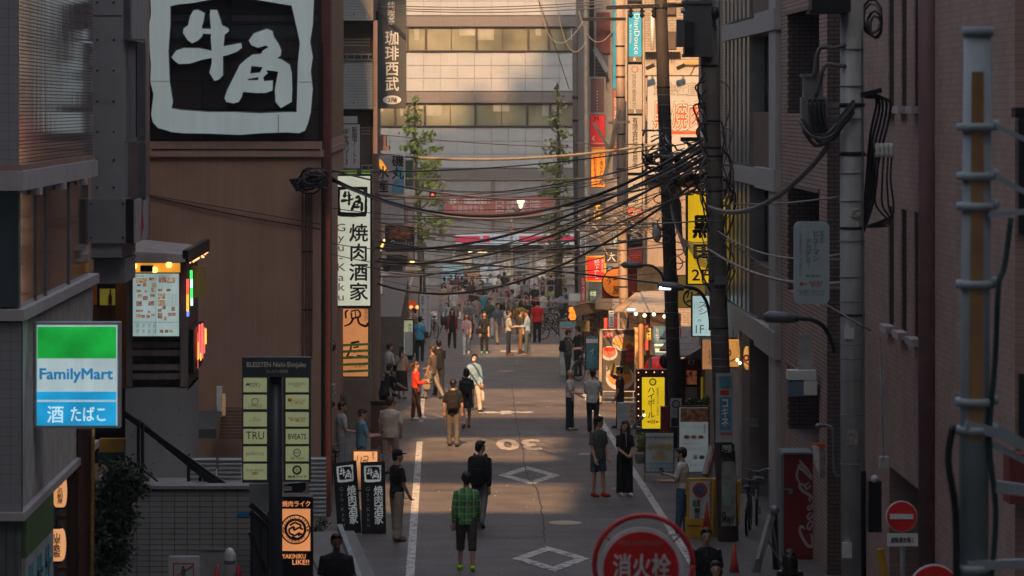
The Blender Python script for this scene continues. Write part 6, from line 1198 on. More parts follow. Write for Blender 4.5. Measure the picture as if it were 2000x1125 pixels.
# wrapped pole with ad
Y2 = 67.5
r, P, k = pole('sooty pole wrapped in wires with a transformer above and street ads below', [(1378, -80), (1392, 300), (1402, 560), (1420, 1056)], 34, Y2, M_POLEB, [(b, 4, M_STEEL) for b in (128, 236, 288, 304, 345, 372, 548, 640)] + [(b, 1.5, M_GALV) for b in (240, 310, 430, 500, 565, 620, 655, 668, 700, 715)])
def wrap(a, b, c, d, m, lift=.01, nm='ad_wrap'):
    return MB().box(X(a, Y2), X(c, Y2), Y2 - k - .03 - lift, Y2 - k * .4, Z(d, Y2), Z(b, Y2)).build(nm, m, r)
wrap(1397, 728, 1430, 862, mat('ad pale', (.27, .29, .30))); yq = Y2 - k - .045
for a, b, c, d, m, l in ((1403, 733, 1426, 756, mat('ad teal', (.06, .22, .27)), .006), (1405, 760, 1422, 770, M_INKR, .006), (1404, 774, 1427, 838, mat('ad blue', (.05, .19, .34)), .006), (1405, 842, 1428, 848, mat('ad red', (.3, .09, .1)), .006)): wrap(a, b, c, d, m, .01 + l)
txt('コキネ', (1409, 780, 1423, 833), yq - .01, M_INKW, r, .012, vert=True); wrap(1405, 866, 1433, 888, M_BLACK, .012); txt('西新宿\n一丁目7', (1409, 869, 1430, 884), yq - .008, M_INKW, r, .005)
wrap(1408, 900, 1436, 1025, mat('bill remains', (.17, .165, .16), var=.5, scale=5), .004, 'torn_bills'); txt('Яwv', (1410, 1000, 1434, 1022), yq, M_INK, r, .02)
for a, c, b, d in ((1418, 1430, 935, 960), (1412, 1426, 960, 985), (1414, 1424, 905, 925)): wrap(a, b, c, d, mat('bill teal', (.18, .24, .23)), .014, 'bill')
MB().tube([W(1433, 880, Y2 - .15), W(1440, 1056, Y2 - .15)], .03, 6).build('side_pipe', M_BLACK, r); part('grey_box', M_GALV, r, 1396, 540, 1420, 556, Y2 - .25, .1)
q = thing('transformer', 'dark grey finned transformer hung high on the wrapped pole', 'transformer', W(1362, 112, Y2)); MB().pb(1338, 3, 1391, 110, Y2 - .25, .55).build('tank', mat('transformer grey', (.075, .078, .085), rough=.55, var=.15), q); part('lid', MATS['transformer grey'], q, 1335, 0, 1392, 7, Y2 - .28, .6); part('lower_lip', MATS['transformer grey'], q, 1336, 105, 1392, 111, Y2 - .27, .6)
part('fin_bank', MATS['transformer grey'], q, 1322, 38, 1357, 92, Y2 - .42, .18)
for i in range(8): part('fin', M_BLACK, q, 1338 + i * 2.4, 42, 1339 + i * 2.4, 90, Y2 - .44, .05)
MB().tube([W(1330, 21, Y2 - .2), W(1342, 21, Y2 - .2)], .05, 8).build('bushing', M_GALV, q); MB().ball(W(1396, 26, Y2 - .2), (.09, .1, .13), 10, 6).build('cable_knot', M_BLACK, q, True); part('hanger', M_STEEL, q, 1385, 50, 1400, 60, Y2 - .1, .2)
# leaning pole
Y3 = 90.0
r, P, k3 = pole('dark leaning pole with cross arm between the yellow sign and shack', [(1288, -80), (1296, 180), (1305, 420), (1313, 640), (1322, 874)], 25, Y3, mat('brown black pole', (.036, .029, .027), var=.35, scale=3, streak=.5, bump=.3), [(b, 3, M_STEEL) for b in (15, 170, 222, 235, 268, 300, 340, 352, 380, 410, 470, 545)] + [(b, 1.2, M_GALV) for b in (185, 205, 250, 282, 320, 590, 610, 640, 660)])  # shade on this pole is partly put into its dark colour
MB().bar(W(1184, 15, Y3 - .1), W(1336, 10, Y3 - .1), .10, .10).build('cross_arm', M_STEEL, r); MB().bar(W(1138, 38, Y3 + 3), W(1222, 37, Y3 + 3), .08, .08).build('cross_arm', M_STEEL, r)
for a in (1232, 1254, 1277): MB().lathe(W(a, 18, Y3 - .15), [(.02, .1), (.06, .04), (.03, 0), (.07, -.06), (.03, -.1), (.07, -.16), (.02, -.22)], 10).build('insulator', M_STEEL, r, True)
q = thing('distribution_box', 'pale dented splice case tangled in wires on the leaning pole', 'cable box', W(1283, 460, Y3)); MB().ball(W(1283, 455, Y3 - .2), (.12, .1, .24), 10, 8).build('case', mat('splice white', (.33, .33, .32)), q, True); MB().bar(W(1274, 440, Y3 - .2), W(1300, 450, Y3 - .1), .05).build('bracket', M_STEEL, q)
q = thing('wire_tangle', 'dense knot of dark wires and boxes between leaning and wrapped poles', 'cable bundle', W(1320, 320, 80))
rnd = random.Random(5)
for i in range(42):
    a = rnd.uniform(1262, 1375); b = rnd.uniform(270, 360); pts = [W(a, b, 82)]; ang = rnd.uniform(0, 6.28)
    for j in range(7): a += math.cos(ang) * 12; b += math.sin(ang) * 9; ang += rnd.uniform(-1.0, 1.0); pts.append(W(max(1255, min(1392, a)), max(255, min(380, b)), 82 + rnd.uniform(-2, 2)))
    MB().tube(pts, rnd.uniform(.012, .032), 5).build('loose_wire', (M_CAB, M_CABG, M_CAB)[i % 3], q, True)
for a, b, c, d in ((1345, 286, 1378, 300), (1318, 310, 1340, 332), (1345, 340, 1390, 352), (1262, 300, 1276, 322), (1330, 268, 1380, 276)): part('splice_box', M_STEEL, q, a, b, c, d, 81, .2)
for i in range(9): MB().tube([W(1395, 260 + i * 4, Y2), W(1370 + i, 275 + i * 6, 72), W(1330, 300 + i * 6, 80), W(1296, 320 + i * 7, 88)], .02, 5).build('span_wire', M_CAB if i % 2 else M_CABG, q, True)
# sunlit pole further off, slim far poles
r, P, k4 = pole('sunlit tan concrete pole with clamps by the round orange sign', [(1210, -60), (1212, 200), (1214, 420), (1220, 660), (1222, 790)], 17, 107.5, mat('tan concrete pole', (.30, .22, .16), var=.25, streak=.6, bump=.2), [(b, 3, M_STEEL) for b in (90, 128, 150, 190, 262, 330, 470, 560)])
for a, b in (((1206, 250), (1176, 360)), ((1210, 215), (1192, 285)), ((1190, 240), (1230, 238)), ((1160, 240), (1195, 300))): MB().bar(W(*a, 106.6), W(*b, 106.4), .08, .08).build('strut', mat('sunlit strut', (.38, .29, .19), var=.3), r)  # warm sunlight is put into the tan of pole and struts
pole('slim dark pole with a steel arm in front of the office front', [(1124, 55), (1126, 300), (1130, 590)], 14, 158, M_POLEB, [(b, 4, M_STEEL) for b in (190, 235, 300, 312)])
pole('grey blue pole beside the cream grill sign', [(732, 300), (735, 520), (736, 742)], 9, 112, mat('blue grey pole', (.075, .08, .095), streak=.3), [(b, 2, M_STEEL) for b in (470, 520)])
# ------------------------------------------------------------------ cables
cgr = 'cables strung across the street'
def cable(lab, a, Ya, b, Yb_, sag, rad, m, n=18, group=cgr, tw=False, name='overhead_cable', mid=None):
    pts = []
    A, B = W(*a, Ya), W(*b, Yb_)
    for i in range(n + 1):
        t = i / n; p = A.lerp(B, t); p.z -= 4 * sag * t * (1 - t); pts.append(p)
    q = thing(name, lab, 'cable', A, group)
    MB().tube(pts, rad, 6).build('strand', m, q, True)
    if tw:
        for ph in (0, 2.1, 4.2):
            pp = []
            for i in range(n * 10 + 1):
                t = i / (n * 10); p = A.lerp(B, t); p.z -= 4 * sag * t * (1 - t); u = t * tw * 6.283 + ph; pp.append(p + Vector((0, math.cos(u), math.sin(u))) * rad * 1.25)
            MB().tube(pp, rad * .7, 4).build('twisted_strand', m, q, True)
    return q
C = [((640, 345), 74, (1380, 268), 70, 1.15, .032), ((646, 352), 74, (1390, 290), 68, 1.05, .02), ((700, 480), 100, (1392, 282), 69, .75, .034), ((700, 505), 100, (1394, 296), 69, .85, .026), ((700, 520), 110, (1396, 310), 69, .55, .02), ((720, 548), 104, (1398, 325), 69, 1.2, .03), ((720, 540), 104, (1396, 350), 69, .55, .02), ((728, 470), 104, (1300, 460), 90, .35, .025), ((725, 505), 104, (1300, 555), 90, -.1, .025), ((640, 330), 74, (1300, 360), 90, .5, .018), ((700, 380), 104, (1390, 430), 69, .4, .014), ((705, 430), 104, (1310, 440), 90, .25, .014)]
labs = ['thickest dark cable sagging from the brown wall knot to the wrapped pole', 'slimmer cable hung just below the thickest one from the wall knot', 'thick dark cable rising steeply past the red school banner', 'dark cable climbing parallel under the red banner cable', 'dark cable crossing over the pink chemist fascia', 'lowest steep cable sweeping from the tents up to the wrapped pole', 'dark cable running near level above the tent then climbing', 'nearly level thin cable reaching the leaning pole above the red square sign', 'thin low cable passing over the crowd heads to the lamp', None, None, None]
for c_, lb in zip(C, labs): cable(lb or 'thin black wire spanning the street between signs and poles', *c_, M_CAB if c_[5] > .02 else M_CABG)
for i in range(26):
    rnd = random.Random(i); b0 = 350 + i * 7.5 + rnd.uniform(-4, 4); cable('thin black wire spanning the street between signs and poles', (rnd.choice((700, 731, 735)), b0), 112, (rnd.choice((1212, 1300, 1127)), b0 + rnd.uniform(-30, 60)), 107 if i % 3 else 90, rnd.uniform(.1, .6), .011, M_CABG if i % 2 else M_CAB)
for i in range(9):
    rnd = random.Random(200 + i); cable('fine dark wire fanning from the pole tangle to the brown wall corner', (rnd.choice((632, 646, 702, 730)), 335 + i * 23), rnd.choice((74, 100)), (rnd.uniform(1296, 1395), 275 + i * 14), 84, rnd.uniform(.2, .9), rnd.choice((.009, .012, .015)), (M_CAB, M_CABG, mat('brown cable', (.07, .045, .035)))[i % 3])
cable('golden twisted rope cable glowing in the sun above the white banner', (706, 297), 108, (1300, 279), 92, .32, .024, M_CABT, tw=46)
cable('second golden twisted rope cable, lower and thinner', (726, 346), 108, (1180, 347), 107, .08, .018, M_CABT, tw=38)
cable('thin reddish wire above the golden rope', (706, 259), 108, (1215, 290), 107, .1, .012, mat('reddish wire', (.28, .12, .09)))
cable('thin sunlit wire joining the tan pole to the leaning pole', (1127, 279), 150, (1300, 282), 90, .02, .02, M_CABT)
for i, (a, b) in enumerate((((727, 9), (1190, 1)), ((727, 14), (1190, 6)), ((727, 17), (1190, 14)))): cable('one of three parallel taut wires across the top of the office front', a, 100, b, 93, .12, .013, M_CABG)
for i, (a, m_, b) in enumerate((((1050, -10), (1075, 150), (1140, 40)), ((1085, -5), (1108, 150), (1145, 80)), ((1130, 20), (1160, 140), (1215, 30)))):
    q = thing('hanging_wire', ['drooping white wire loop in front of the sunlit windows', 'second drooping wire loop meeting the slim dark pole', 'pale wire loop slung between slim pole and sunlit pole'][i], 'cable', W(*a, 100), 'drooping wire loops'); pts = []
    for k_ in range(15):
        t = k_ / 14; p = [(1 - t) ** 2 * a[j] + 2 * t * (1 - t) * m_[j] + t * t * b[j] for j in (0, 1)]; pts.append(W(p[0], p[1], 100))
    MB().tube(pts, .011, 5).build('strand', mat('pale wire', (.20, .185, .17)), q, True)
cable('dark guy wire dropping diagonally over the office panels to the tree', (1052, 0), 110, (1112, 175), 130, -.05, .012, M_CAB)
# thick cables on the near side
cable('thick dark cable curving from the near pole box down toward the wrapped pole', (1618, 285), Y1 - .2, (1385, 405), Y2 - .3, .42, .045, M_CABG)
cable('black cable dropping diagonally across the louvred block', (1400, 455), Y2, (1700, 645), 50, .05, .014, M_CAB)
cable('pale grey cable slanting across the brown panels to the school sign', (1385, 487), Y2, (1645, 552), Y1, .22, .025, mat('pale cable', (.27, .24, .23)))
cable('thin pale wire from the yellow sign to the near pole', (1430, 398), Y2, (1645, 383), Y1, .05, .014, M_CABG)
cable('pale twisted wire crossing the louvres at mid height', (1400, 450), Y2, (1645, 495), Y1, .25, .016, MATS['pale cable'])
for i, s_ in enumerate((((1660, 85), (1600, 96), (1590, 150)), ((1660, 130), (1610, 130), (1592, 190)))): 
    q = thing('feeder_cable', ['thick grey feeder arching from the pole down to the splice box', 'second grey feeder hugging the splice box lid'][i], 'cable', W(*s_[0], Y1)); MB().tube([W(*s_[0], Y1 - .1), W((s_[0][0] + s_[1][0]) / 2, s_[1][1] - 2, Y1 - .15), W(*s_[1], Y1 - .12), W(*s_[2], Y1 - .1)], .032, 6).build('strand', M_CABG, q, True)
q = thing('cable_knot', 'spiky knot of black cable loops at the corner of the brown wall', 'cable coil', W(600, 350, 73.5))
for i in range(9): mb = MB(); coil(mb, 598 + (i % 3) * 8, 343 + (i % 4) * 6, 71.6, 12 + i * 1.5, 9 + i, 1, .02, i); mb.build('loop', M_CAB, q, True)
for i in range(5): MB().tube([W(566 + i * 3, 352 + i * 5, 71.6), W(600, 348 + i * 4, 71.5), W(632, 335 + i * 8, 71.7), W(648, 345 + i * 6, 74)], .03, 5).build('lead', M_CAB, q, True)
q = thing('wire_thicket', 'thicket of thin pale broken wires in front of the sign tower', 'cable bundle', W(1200, 430, 104)); rnd = random.Random(9)
for i in range(110):
    a, b = rnd.uniform(1125, 1260), rnd.uniform(400, 450); ang = rnd.uniform(-.4, 1.1); L_ = rnd.uniform(40, 110)
    MB().tube([W(a, b, 104), W(a + math.cos(ang) * L_ * .5, b + math.sin(ang) * L_ * .35 + rnd.uniform(-8, 4), 103.5), W(a + math.cos(ang) * L_, b + math.sin(ang) * L_ * .7, 103)], .009, 4).build('fine_wire', M_CABT if i % 3 == 0 else M_CABG, q)
for i in range(14):
    a = rnd.uniform(1405, 1418) - 110; MB().tube([W(1310 + i * 1.5, 330 + i * 5, 89), W(1312 + i * 2, 420 + i * 6, 88.6), W(1340 + i * 3, 470 + i * 4, 80), W(1400, 470 + i * 4, 68)], .012, 4).build('fine_wire', M_CAB if i % 2 else M_CABG, q)
for i in range(34):
    rnd = random.Random(50 + i); a, b = rnd.uniform(1380, 1425), rnd.uniform(120, 520); s_ = 1 if rnd.random() < .5 else -1
    MB().tube([W(1388 + b * .025 + s_ * 15, b, Y2 - .2), W(1388 + b * .025 + s_ * rnd.uniform(18, 40), b + rnd.uniform(5, 30), Y2 - .25), W(1388 + b * .025 + s_ * rnd.uniform(14, 34), b + rnd.uniform(30, 70), Y2 - .2), W(1390 + b * .025 + s_ * 14, b + rnd.uniform(60, 110), Y2 - .2)], rnd.uniform(.009, .02), 5).build('pole_wire', (M_CAB, M_CABG)[i % 2], q)
for i in range(16):
    rnd = random.Random(90 + i); mb = MB(); b = 245 + i * 20; coil(mb, rnd.uniform(1290, 1325), b * .8 + 80, Y3 - .3, rnd.uniform(8, 20), rnd.uniform(6, 16), 1, .014, i); mb.build('coil_loop', M_CAB if i % 3 else M_CABG, q)
# street lamps
def lamp(lab, head, arm, Y, glow=False):
    q = thing('street_lamp', lab, 'street lamp', W(*arm[-1], Y), 'curved arm street lamps'); MB().tube([W(a, b, Y) for a, b in arm], .032, 8).build('arm', M_STEEL, q, True); (a, b), (c, d) = head
    MB().tube([W(a, b, Y - .02), W(a + (c - a) * .15, b + (d - b) * .15, Y - .02), W(a + (c - a) * .7, b + (d - b) * .7, Y - .02), W(c, d, Y - .02)], [.03, .085, .085, .05], 10).build('head', mat('lamp grey', (.10, .105, .12), rough=.4), q, True)
    if glow: MB().pb(a + 4, b + 2, a + (c - a) * .5, b + 8, Y - .10, .12).build('led_panel', lit('white led', (.75, .92, 1), 4), q)
    return q
lamp('curved arm street lamp glowing cool white beside the leaning pole', ((1284, 558), (1336, 562)), [(1336, 560), (1362, 566), (1380, 590), (1387, 625), (1387, 645)], 68, True)
lamp('unlit curved arm street lamp above the timber shack roof', ((1213, 517), (1255, 519)), [(1255, 518), (1275, 520), (1292, 536), (1297, 556)], 89)
lamp('unlit curved arm street lamp reaching out from the near pole', ((1490, 618), (1560, 622)), [(1560, 622), (1590, 626), (1612, 642), (1625, 672), (1630, 690)], Y1 + .3)
q = thing('street_lamp', 'distant lantern shaped street lamp glowing warm before the red banner', 'street lamp', W(1000, 560, 176)); MB().tube([W(999, 398, 176), W(1000, 560, 176)], .05, 8).build('post', mat('tan', 1), q); MB().tube([W(1000, 405, 176), W(1010, 414, 176), W(1017, 408, 176)], .04, 5).build('arm', M_BLACK, q); MB().lathe(W(1017, 404, 176), [(.04, -.1), (.2, .3), (.14, .34)], 6).build('glass', lit('lantern glow', (1, .78, .42), 1.3), q)
q = thing('traffic_light', 'distant pedestrian signal with a red light in the tree', 'traffic light', W(845, 375, 172)); part('housing', M_STEEL, q, 838, 374, 852, 386, 172, .3); MB().ball(W(845, 381, 171.95), .07).build('lens', lit('signal red', (1, .06, .05), 2.0), q, True); MB().tube([W(852, 378, 172.2), W(866, 376, 172.2), W(866, 470, 172.2)], .05, 6).build('mast', M_GALV, q)
# blurred foreground pole and signs
Y0 = 28.0
r = thing('signal_pole', 'pale galvanised pole with an amber protective sleeve and clamps, very close to the viewpoint', 'pole', W(1905, 1140, Y0))
M_PALE = mat('pale galvanised', (.29, .33, .34), rough=.5, var=.12, streak=.3)
MB().tube([W(1910, 52, Y0), W(1900, 1180, Y0)], [.108, .122], 18).build('shaft', M_PALE, r, True); MB().lathe(W(1910, 60, Y0), [(.125, -.04), (.125, .03)], 18).build('cap', M_PALE, r, True)
MB().add([W(1898 + (6 - 20 * t) * 0 - 6 * t * 1, b, Y0 - .128 - .0 * t) for t, b in ((0, 140), (1, 860))] + [W(1926 - 6, 860, Y0 - .128), W(1922, 140, Y0 - .128)], [(0, 1, 2, 3)]).build('amber_sleeve', mat('amber sleeve', (.33, .17, .07), var=.35, streak=.5, rough=.6), r)
for b in (248, 344, 403, 555, 785, 840, 1110): MB().lathe(W(1908 - b * .006, b, Y0), [(.15, -.03), (.155, 0), (.15, .03)], 18).build('clamp', M_PALE, r, True); MB().ball(W(1945 - b * .006, b - 4, Y0 - .05), .045).build('clamp_bolt', M_PALE, r, True)
for p, q_, w in (((1945, 246), (2040, 290), .035), ((1945, 345), (2040, 395), .04), ((1930, 420), (2040, 410), .04), ((1945, 838), (2060, 905), .09), ((1940, 868), (2060, 930), .05), ((1945, 950), (2060, 965), .09), ((1890, 1105), (2060, 1098), .07), ((1885, 830), (1945, 845), .08)): MB().bar(W(*p, Y0 - .1), W(*q_, Y0 - .1), w).build('arm', M_PALE, r)
MB().tube([W(1975, 425, Y0 - .1), W(1962, 520, Y0 - .1), W(1950, 560, Y0 - .15), W(1944, 700, Y0 - .1), W(1932, 860, Y0 - .1), W(1945, 1000, Y0 - .1), W(1935, 1140, Y0 - .1)], .022, 6).build('green_wire', mat('dark green wire', (.02, .05, .045)), r, True)
MB().tube([W(1862, 830, Y0 - .1), W(1852, 900, Y0 - .1), W(1866, 1000, Y0 - .1), W(1868, 1180, Y0 - .1)], .028, 6).build('black_wire', M_CAB, r, True)
def no_entry(lab, cx, cy, rp, Y, plate):
    q = thing('no_entry_sign', lab, 'road sign', W(cx, cy + rp * 4, Y)); rr = rp * Y / F; c = W(cx, cy, Y)
    MB().lathe(c, [(rr * 1.06, -.02), (rr * 1.06, .01)], 32, 'Y').build('rim', M_WHITE, q); MB().lathe(c + Vector((0, -.012, 0)), [(rr, -.02), (rr, .01)], 32, 'Y').build('disc', mat('sign red', (.60, .016, .016), rough=.4), q)
    part('white_bar', mat('sign white bar', (.62, .62, .62)), q, cx - rp * .78, cy - rp * .17, cx + rp * .78, cy + rp * .17, Y - .036, .01)
    MB().tube([W(cx + 2, cy, Y + .06), W(cx + 2, cy + rp * 6, Y + .06)], .035, 10).build('post', M_PALE, q, True)
    if plate: part('plate', M_WHITE, q, 1733, 1042, 1793, 1067, Y - .02, .02); txt('自転車を除く', (1741, 1049, 1785, 1060), Y - .024, M_INK, q, .02)
    return q
no_entry('round red no entry sign with a white plate beneath, by the dark garage', 1761, 1009, 29, 47, True); no_entry('red no entry sign mostly cut off at the bottom edge', 1825, 1152, 47, 36, False)
q = thing('fire_hydrant_sign', 'blurred round red fire hydrant sign in a thin red ring, close to the viewpoint', 'road sign', W(1257, 1240, 29)); Yh = 29
c = W(1257, 1103, Yh); s_ = Yh / F
MB().tube([c + Vector((96 * s_ * math.cos(t * math.pi / 24), 0, 96 * s_ * math.sin(t * math.pi / 24))) for t in range(49)], .021, 8).build('outer_ring', mat('ring red', (.48, .02, .02), rough=.4), q, True)
c = W(1252, 1112, Yh)
MB().lathe(c, [(82 * s_, -.02), (82 * s_, .01)], 40, 'Y').build('white_rim', mat('sign white rim', (.62, .60, .60)), q); MB().lathe(c + Vector((0, -.012, 0)), [(74 * s_, -.02), (74 * s_, .01)], 40, 'Y').build('disc', mat('hydrant red', (.62, .02, .018), rough=.4), q)
txt('消火栓', (1197, 1081, 1310, 1132), Yh - .04, mat('sign white rim', 1), q, .018); txt('FIRE HYDRANT', (1210, 1056, 1296, 1066), Yh - .04, mat('pinkish print', (.38, .16, .15), bump=0), q, .01)
for t in (.7, 2.4): MB().bar(c + Vector((82 * s_ * math.cos(t), .02, 82 * s_ * math.sin(t))), c + Vector((100 * s_ * math.cos(t), .02, 100 * s_ * math.sin(t))), .012).build('spoke', MATS['ring red'], q)
MB().tube([W(1252, 1180, Yh + .05), W(1252, 1500, Yh + .05)], .035, 10).build('post', M_PALE, q)
# pavement furniture
Yy = 68.0
r, y = sign('no_parking_sign', 'yellow plastic no parking stand with round symbol and black characters', 'notice stand', (1342, 935, 1391, 1054), Yy, .18, mat('signboard white', (.34, .37, .38)), mat('safety yellow', (.42, .22, .012), rough=.5), 5)
c = W(1367, 957, y); MB().lathe(c, [(.14, -.012), (.14, .01)], 24, 'Y').build('red_circle', M_INKR, r); MB().lathe(c + Vector((0, -.005, 0)), [(.10, -.012), (.10, .01)], 24, 'Y').build('blue_disc', mat('sign navy', (.03, .10, .18)), r); MB().bar(W(1359, 949, y - .02), W(1375, 965, y - .02), .03, .01).build('slash', M_INKR, r)
txt('駐車\n駐輪', (1353, 976, 1368, 990), y, M_INK, r, .01); txt('禁\n止', (1356, 992, 1368, 1012), y, M_INK, r, .03); part('yellow_foot', MATS['safety yellow'], r, 1340, 1013, 1392, 1054, Yy - .04, .3); part('groove', M_STEEL, r, 1342, 1026, 1390, 1028, Yy - .045, .01); part('rear_panel', MATS['safety yellow'], r, 1393, 936, 1402, 1050, Yy + .3, .3); part('side_panel', MATS['safety yellow'], r, 1438, 940, 1446, 1025, Yy + 1.2, .1)
for b in range(945, 1050, 11): part('hinge_mark', M_STEEL, r, 1385, b, 1389, b + 1.5, Yy - .01, .02)
cone('slim red cone in front of the no parking stand', 1380, 980, 1030, 16, Yy - .8); cone('tall red traffic cone at the pole foot, cut by the bottom edge', 1434, 1062, 1135, 26, 62.3)
q = thing('barrier_arm', 'white folded barrier arm leaning on a black pivot post', 'barrier', W(1500, 1110, 62.5)); MB().bar(W(1470, 1140, 62.3), W(1507, 1006, 62.5), .10, .10).build('arm', mat('barrier grey white', (.27, .28, .29), streak=.3), q); MB().bar(W(1473, 1120, 62.28), W(1481, 1092, 62.3), .108, .108).build('reflective_strip', M_GALV, q); MB().tube([W(1512, 1000, 62.7), W(1516, 1120, 62.7)], .06, 8).build('pivot_post', M_BLACK, q); MB().ball(W(1513, 996, 62.6), .09).build('joint', M_GALV, q, True)
for p, q_ in (((1508, 1020), (1520, 1090)), ((1500, 1055), (1530, 1110)), ((1512, 1040), (1525, 1120))): MB().bar(W(*p, 62.4), W(*q_, 62.6), .025).build('strut', M_GALV, q)
q = thing('yellow_bar', 'slanted yellow tube by the no entry sign', 'bar', W(1722, 1110, 48)); MB().tube([W(1719, 1072, 48), W(1729, 1135, 48)], .055, 8).build('tube', MATS['safety yellow'], q); MB().lathe(W(1729, 1135, 48), [(.08, -.05), (.08, .02)], 8).build('foot', M_BLACK, q)
# ------------------------------------------------------------------ plants and trees
def leafmat(name, col, v=.45):
    m = mat(name, col, rough=.55, var=v, scale=5, bump=0, spec=.3); b = m.node_tree.nodes['Principled BSDF']
    b.inputs['Subsurface Weight'].default_value = 0
    return m
M_BARK = mat('bark', (.10, .075, .055), var=.4, streak=.8, bump=.4, fine=20)
def leaves(mb, clumps, Y, size, dens, rnd, depth=1.0):
    for (px, py, rx, ry) in clumps:
        n = int(dens * rx * ry / 100) + 4
        for _ in range(n):
            while True:
                a, b, c = rnd.uniform(-1, 1), rnd.uniform(-1, 1), rnd.uniform(-1, 1)
                a, b, c = rnd.gauss(0, .58), rnd.gauss(0, .6), rnd.gauss(0, .58)
                if a * a + b * b + c * c < 2.6: break
            p = W(px + a * rx, py + b * ry, Y) + Vector((0, c * rx * Y / F * depth, 0))
            u = Vector((rnd.gauss(0, 1), rnd.gauss(0, 1), rnd.gauss(0, 1))).normalized(); w = u.cross(Vector((rnd.gauss(0, 1), rnd.gauss(0, 1), rnd.gauss(0, 1)))).normalized()
            s = size * rnd.uniform(.6, 1.35); k = len(mb.v)
            mb.v += [tuple(p - u * s), tuple(p + w * s * .5), tuple(p + u * s), tuple(p - w * s * .5)]; mb.f.append((k, k + 1, k + 2, k + 3))
    return mb
def tree(lab, base_, top, clumps, Y, size, dens, m, seed, trunk_r, group=None, name='street_tree'):
    rnd = random.Random(seed); r = thing(name, lab, 'tree', W(*base_, Y), group); A, B = W(*base_, Y), W(*top, Y)
    pts = [A.lerp(B, t) + Vector((rnd.uniform(-.06, .06), rnd.uniform(-.06, .06), 0)) for t in (0, .2, .4, .6, .8, 1)]
    MB().tube(pts, [trunk_r * (1 - .85 * i / 5) for i in range(6)], 9).build('trunk', M_BARK, r, True)
    for (px, py, rx, ry) in clumps[1:]:
        t = min(.97, max(.05, (base_[1] - py - ry * .6) / (base_[1] - top[1]))); s = A.lerp(B, t) + Vector((0, 0, -.35)); e = W(px, py, Y) + Vector((0, rnd.uniform(-.5, .5), 0))
        MB().tube([s, s.lerp(e, .5) + Vector((0, 0, .12)), e], [trunk_r * .25, trunk_r * .16, trunk_r * .06], 5).build('branch', M_BARK, r, True)
    leaves(MB(), clumps, Y, size, dens, rnd).build('crown', m, r); return r
LG = leafmat('ginkgo leaf', (.24, .29, .06)); LD = leafmat('evergreen leaf', (.034, .052, .026)); LP = leafmat('pot plant leaf', (.05, .085, .03))
tree('slender ginkgo tree with sparse bright clumps left of the office windows', (826, 578), (808, 190), [(808, 200, 6, 12), (811, 230, 14, 14), (800, 256, 16, 8), (836, 266, 13, 11), (818, 276, 13, 11), (799, 288, 18, 8), (846, 292, 14, 6), (820, 303, 14, 10), (836, 322, 24, 10), (824, 342, 34, 10), (838, 362, 26, 9), (812, 392, 12, 10), (852, 392, 18, 9), (846, 430, 38, 10), (828, 456, 22, 12), (862, 442, 18, 8), (820, 488, 9, 13), (832, 520, 10, 9)], 174, .14, 36, LG, 3, .2, 'ginkgo street trees')
tree('ginkgo tree with drooping olive clumps right of the office windows', (1092, 582), (1088, 165), [(1088, 176, 5, 12), (1092, 204, 10, 13), (1084, 234, 12, 11), (1098, 260, 15, 11), (1084, 288, 18, 12), (1102, 308, 18, 11), (1078, 328, 24, 10), (1096, 354, 28, 12), (1074, 374, 22, 10), (1106, 390, 16, 13), (1080, 420, 20, 12), (1096, 450, 22, 12), (1070, 470, 18, 10), (1100, 490, 18, 14), (1090, 520, 13, 16), (1098, 555, 9, 13), (1068, 574, 9, 5)], 172, .13, 34, leafmat('olive ginkgo leaf', (.21, .24, .08)), 4, .2, 'ginkgo street trees')
def bush(lab, clumps, Y, size, dens, m, seed, name='shrub', base_=None, stem=True):
    rnd = random.Random(seed); c = clumps[-1]; r = thing(name, lab, 'plant', W(c[0], c[1] + c[3], Y)); leaves(MB(), clumps, Y, size, dens, rnd, .7).build('foliage', m, r)
    B = W(c[0], c[1] + c[3], Y)
    for i in range(4): q = rnd.choice(clumps); MB().tube([B, B.lerp(W(q[0], q[1], Y), .5) + Vector((rnd.uniform(-.1, .1), 0, 0)), W(q[0], q[1], Y)], [.025, .018, .008], 5).build('stem', M_BARK, r)
    return r
bush('dark glossy evergreen shrub spilling over the tiled terrace wall', [(235, 935, 42, 34), (262, 950, 22, 22), (210, 980, 32, 34), (240, 1010, 26, 26), (212, 1045, 34, 36), (232, 1080, 26, 28), (205, 1105, 26, 26)], 58.6, .05, 62, LD, 1)
bush('leafy dark pavement plant beside the orange sign post', [(733, 655, 11, 20), (731, 690, 12, 22), (735, 715, 10, 14)], 116, .05, 70, LP, 2)
bush('green ivy behind the pale rail next to the cream sign', [(652, 625, 8, 22), (654, 655, 9, 18)], 92, .05, 70, LP, 3)
bush('straggly pavement plants at the foot of the storefront', [(668, 800, 10, 22), (672, 835, 12, 20), (664, 780, 8, 14)], 86, .045, 50, LP, 4)
bush('low green plant by the corrugated sheet', [(628, 1020, 12, 12), (620, 1035, 12, 10)], 67, .035, 70, LP, 5)
bush('bright potted plant behind the wave patterned board', [(1252, 860, 10, 13), (1250, 875, 8, 8)], 82, .045, 80, leafmat('yellow green leaf', (.13, .16, .03)), 6)
bush('dark leafy plants in front of the tiled shack', [(1350, 783, 10, 7), (1368, 786, 14, 8), (1380, 782, 8, 7)], 90, .05, 80, LP, 7)
bush('small green bush by the far railing', [(1073, 634, 8, 7), (1078, 640, 8, 5)], 160, .07, 50, LG, 8)
r = thing('plant_pot', 'pale round plant pot under the bright potted plant', 'pot', W(1250, 902, 82)); MB().lathe(W(1250, 905, 82), [(.09, 0), (.14, .22), (.15, .25)], 14).build('pot', M_CONC, r, True)
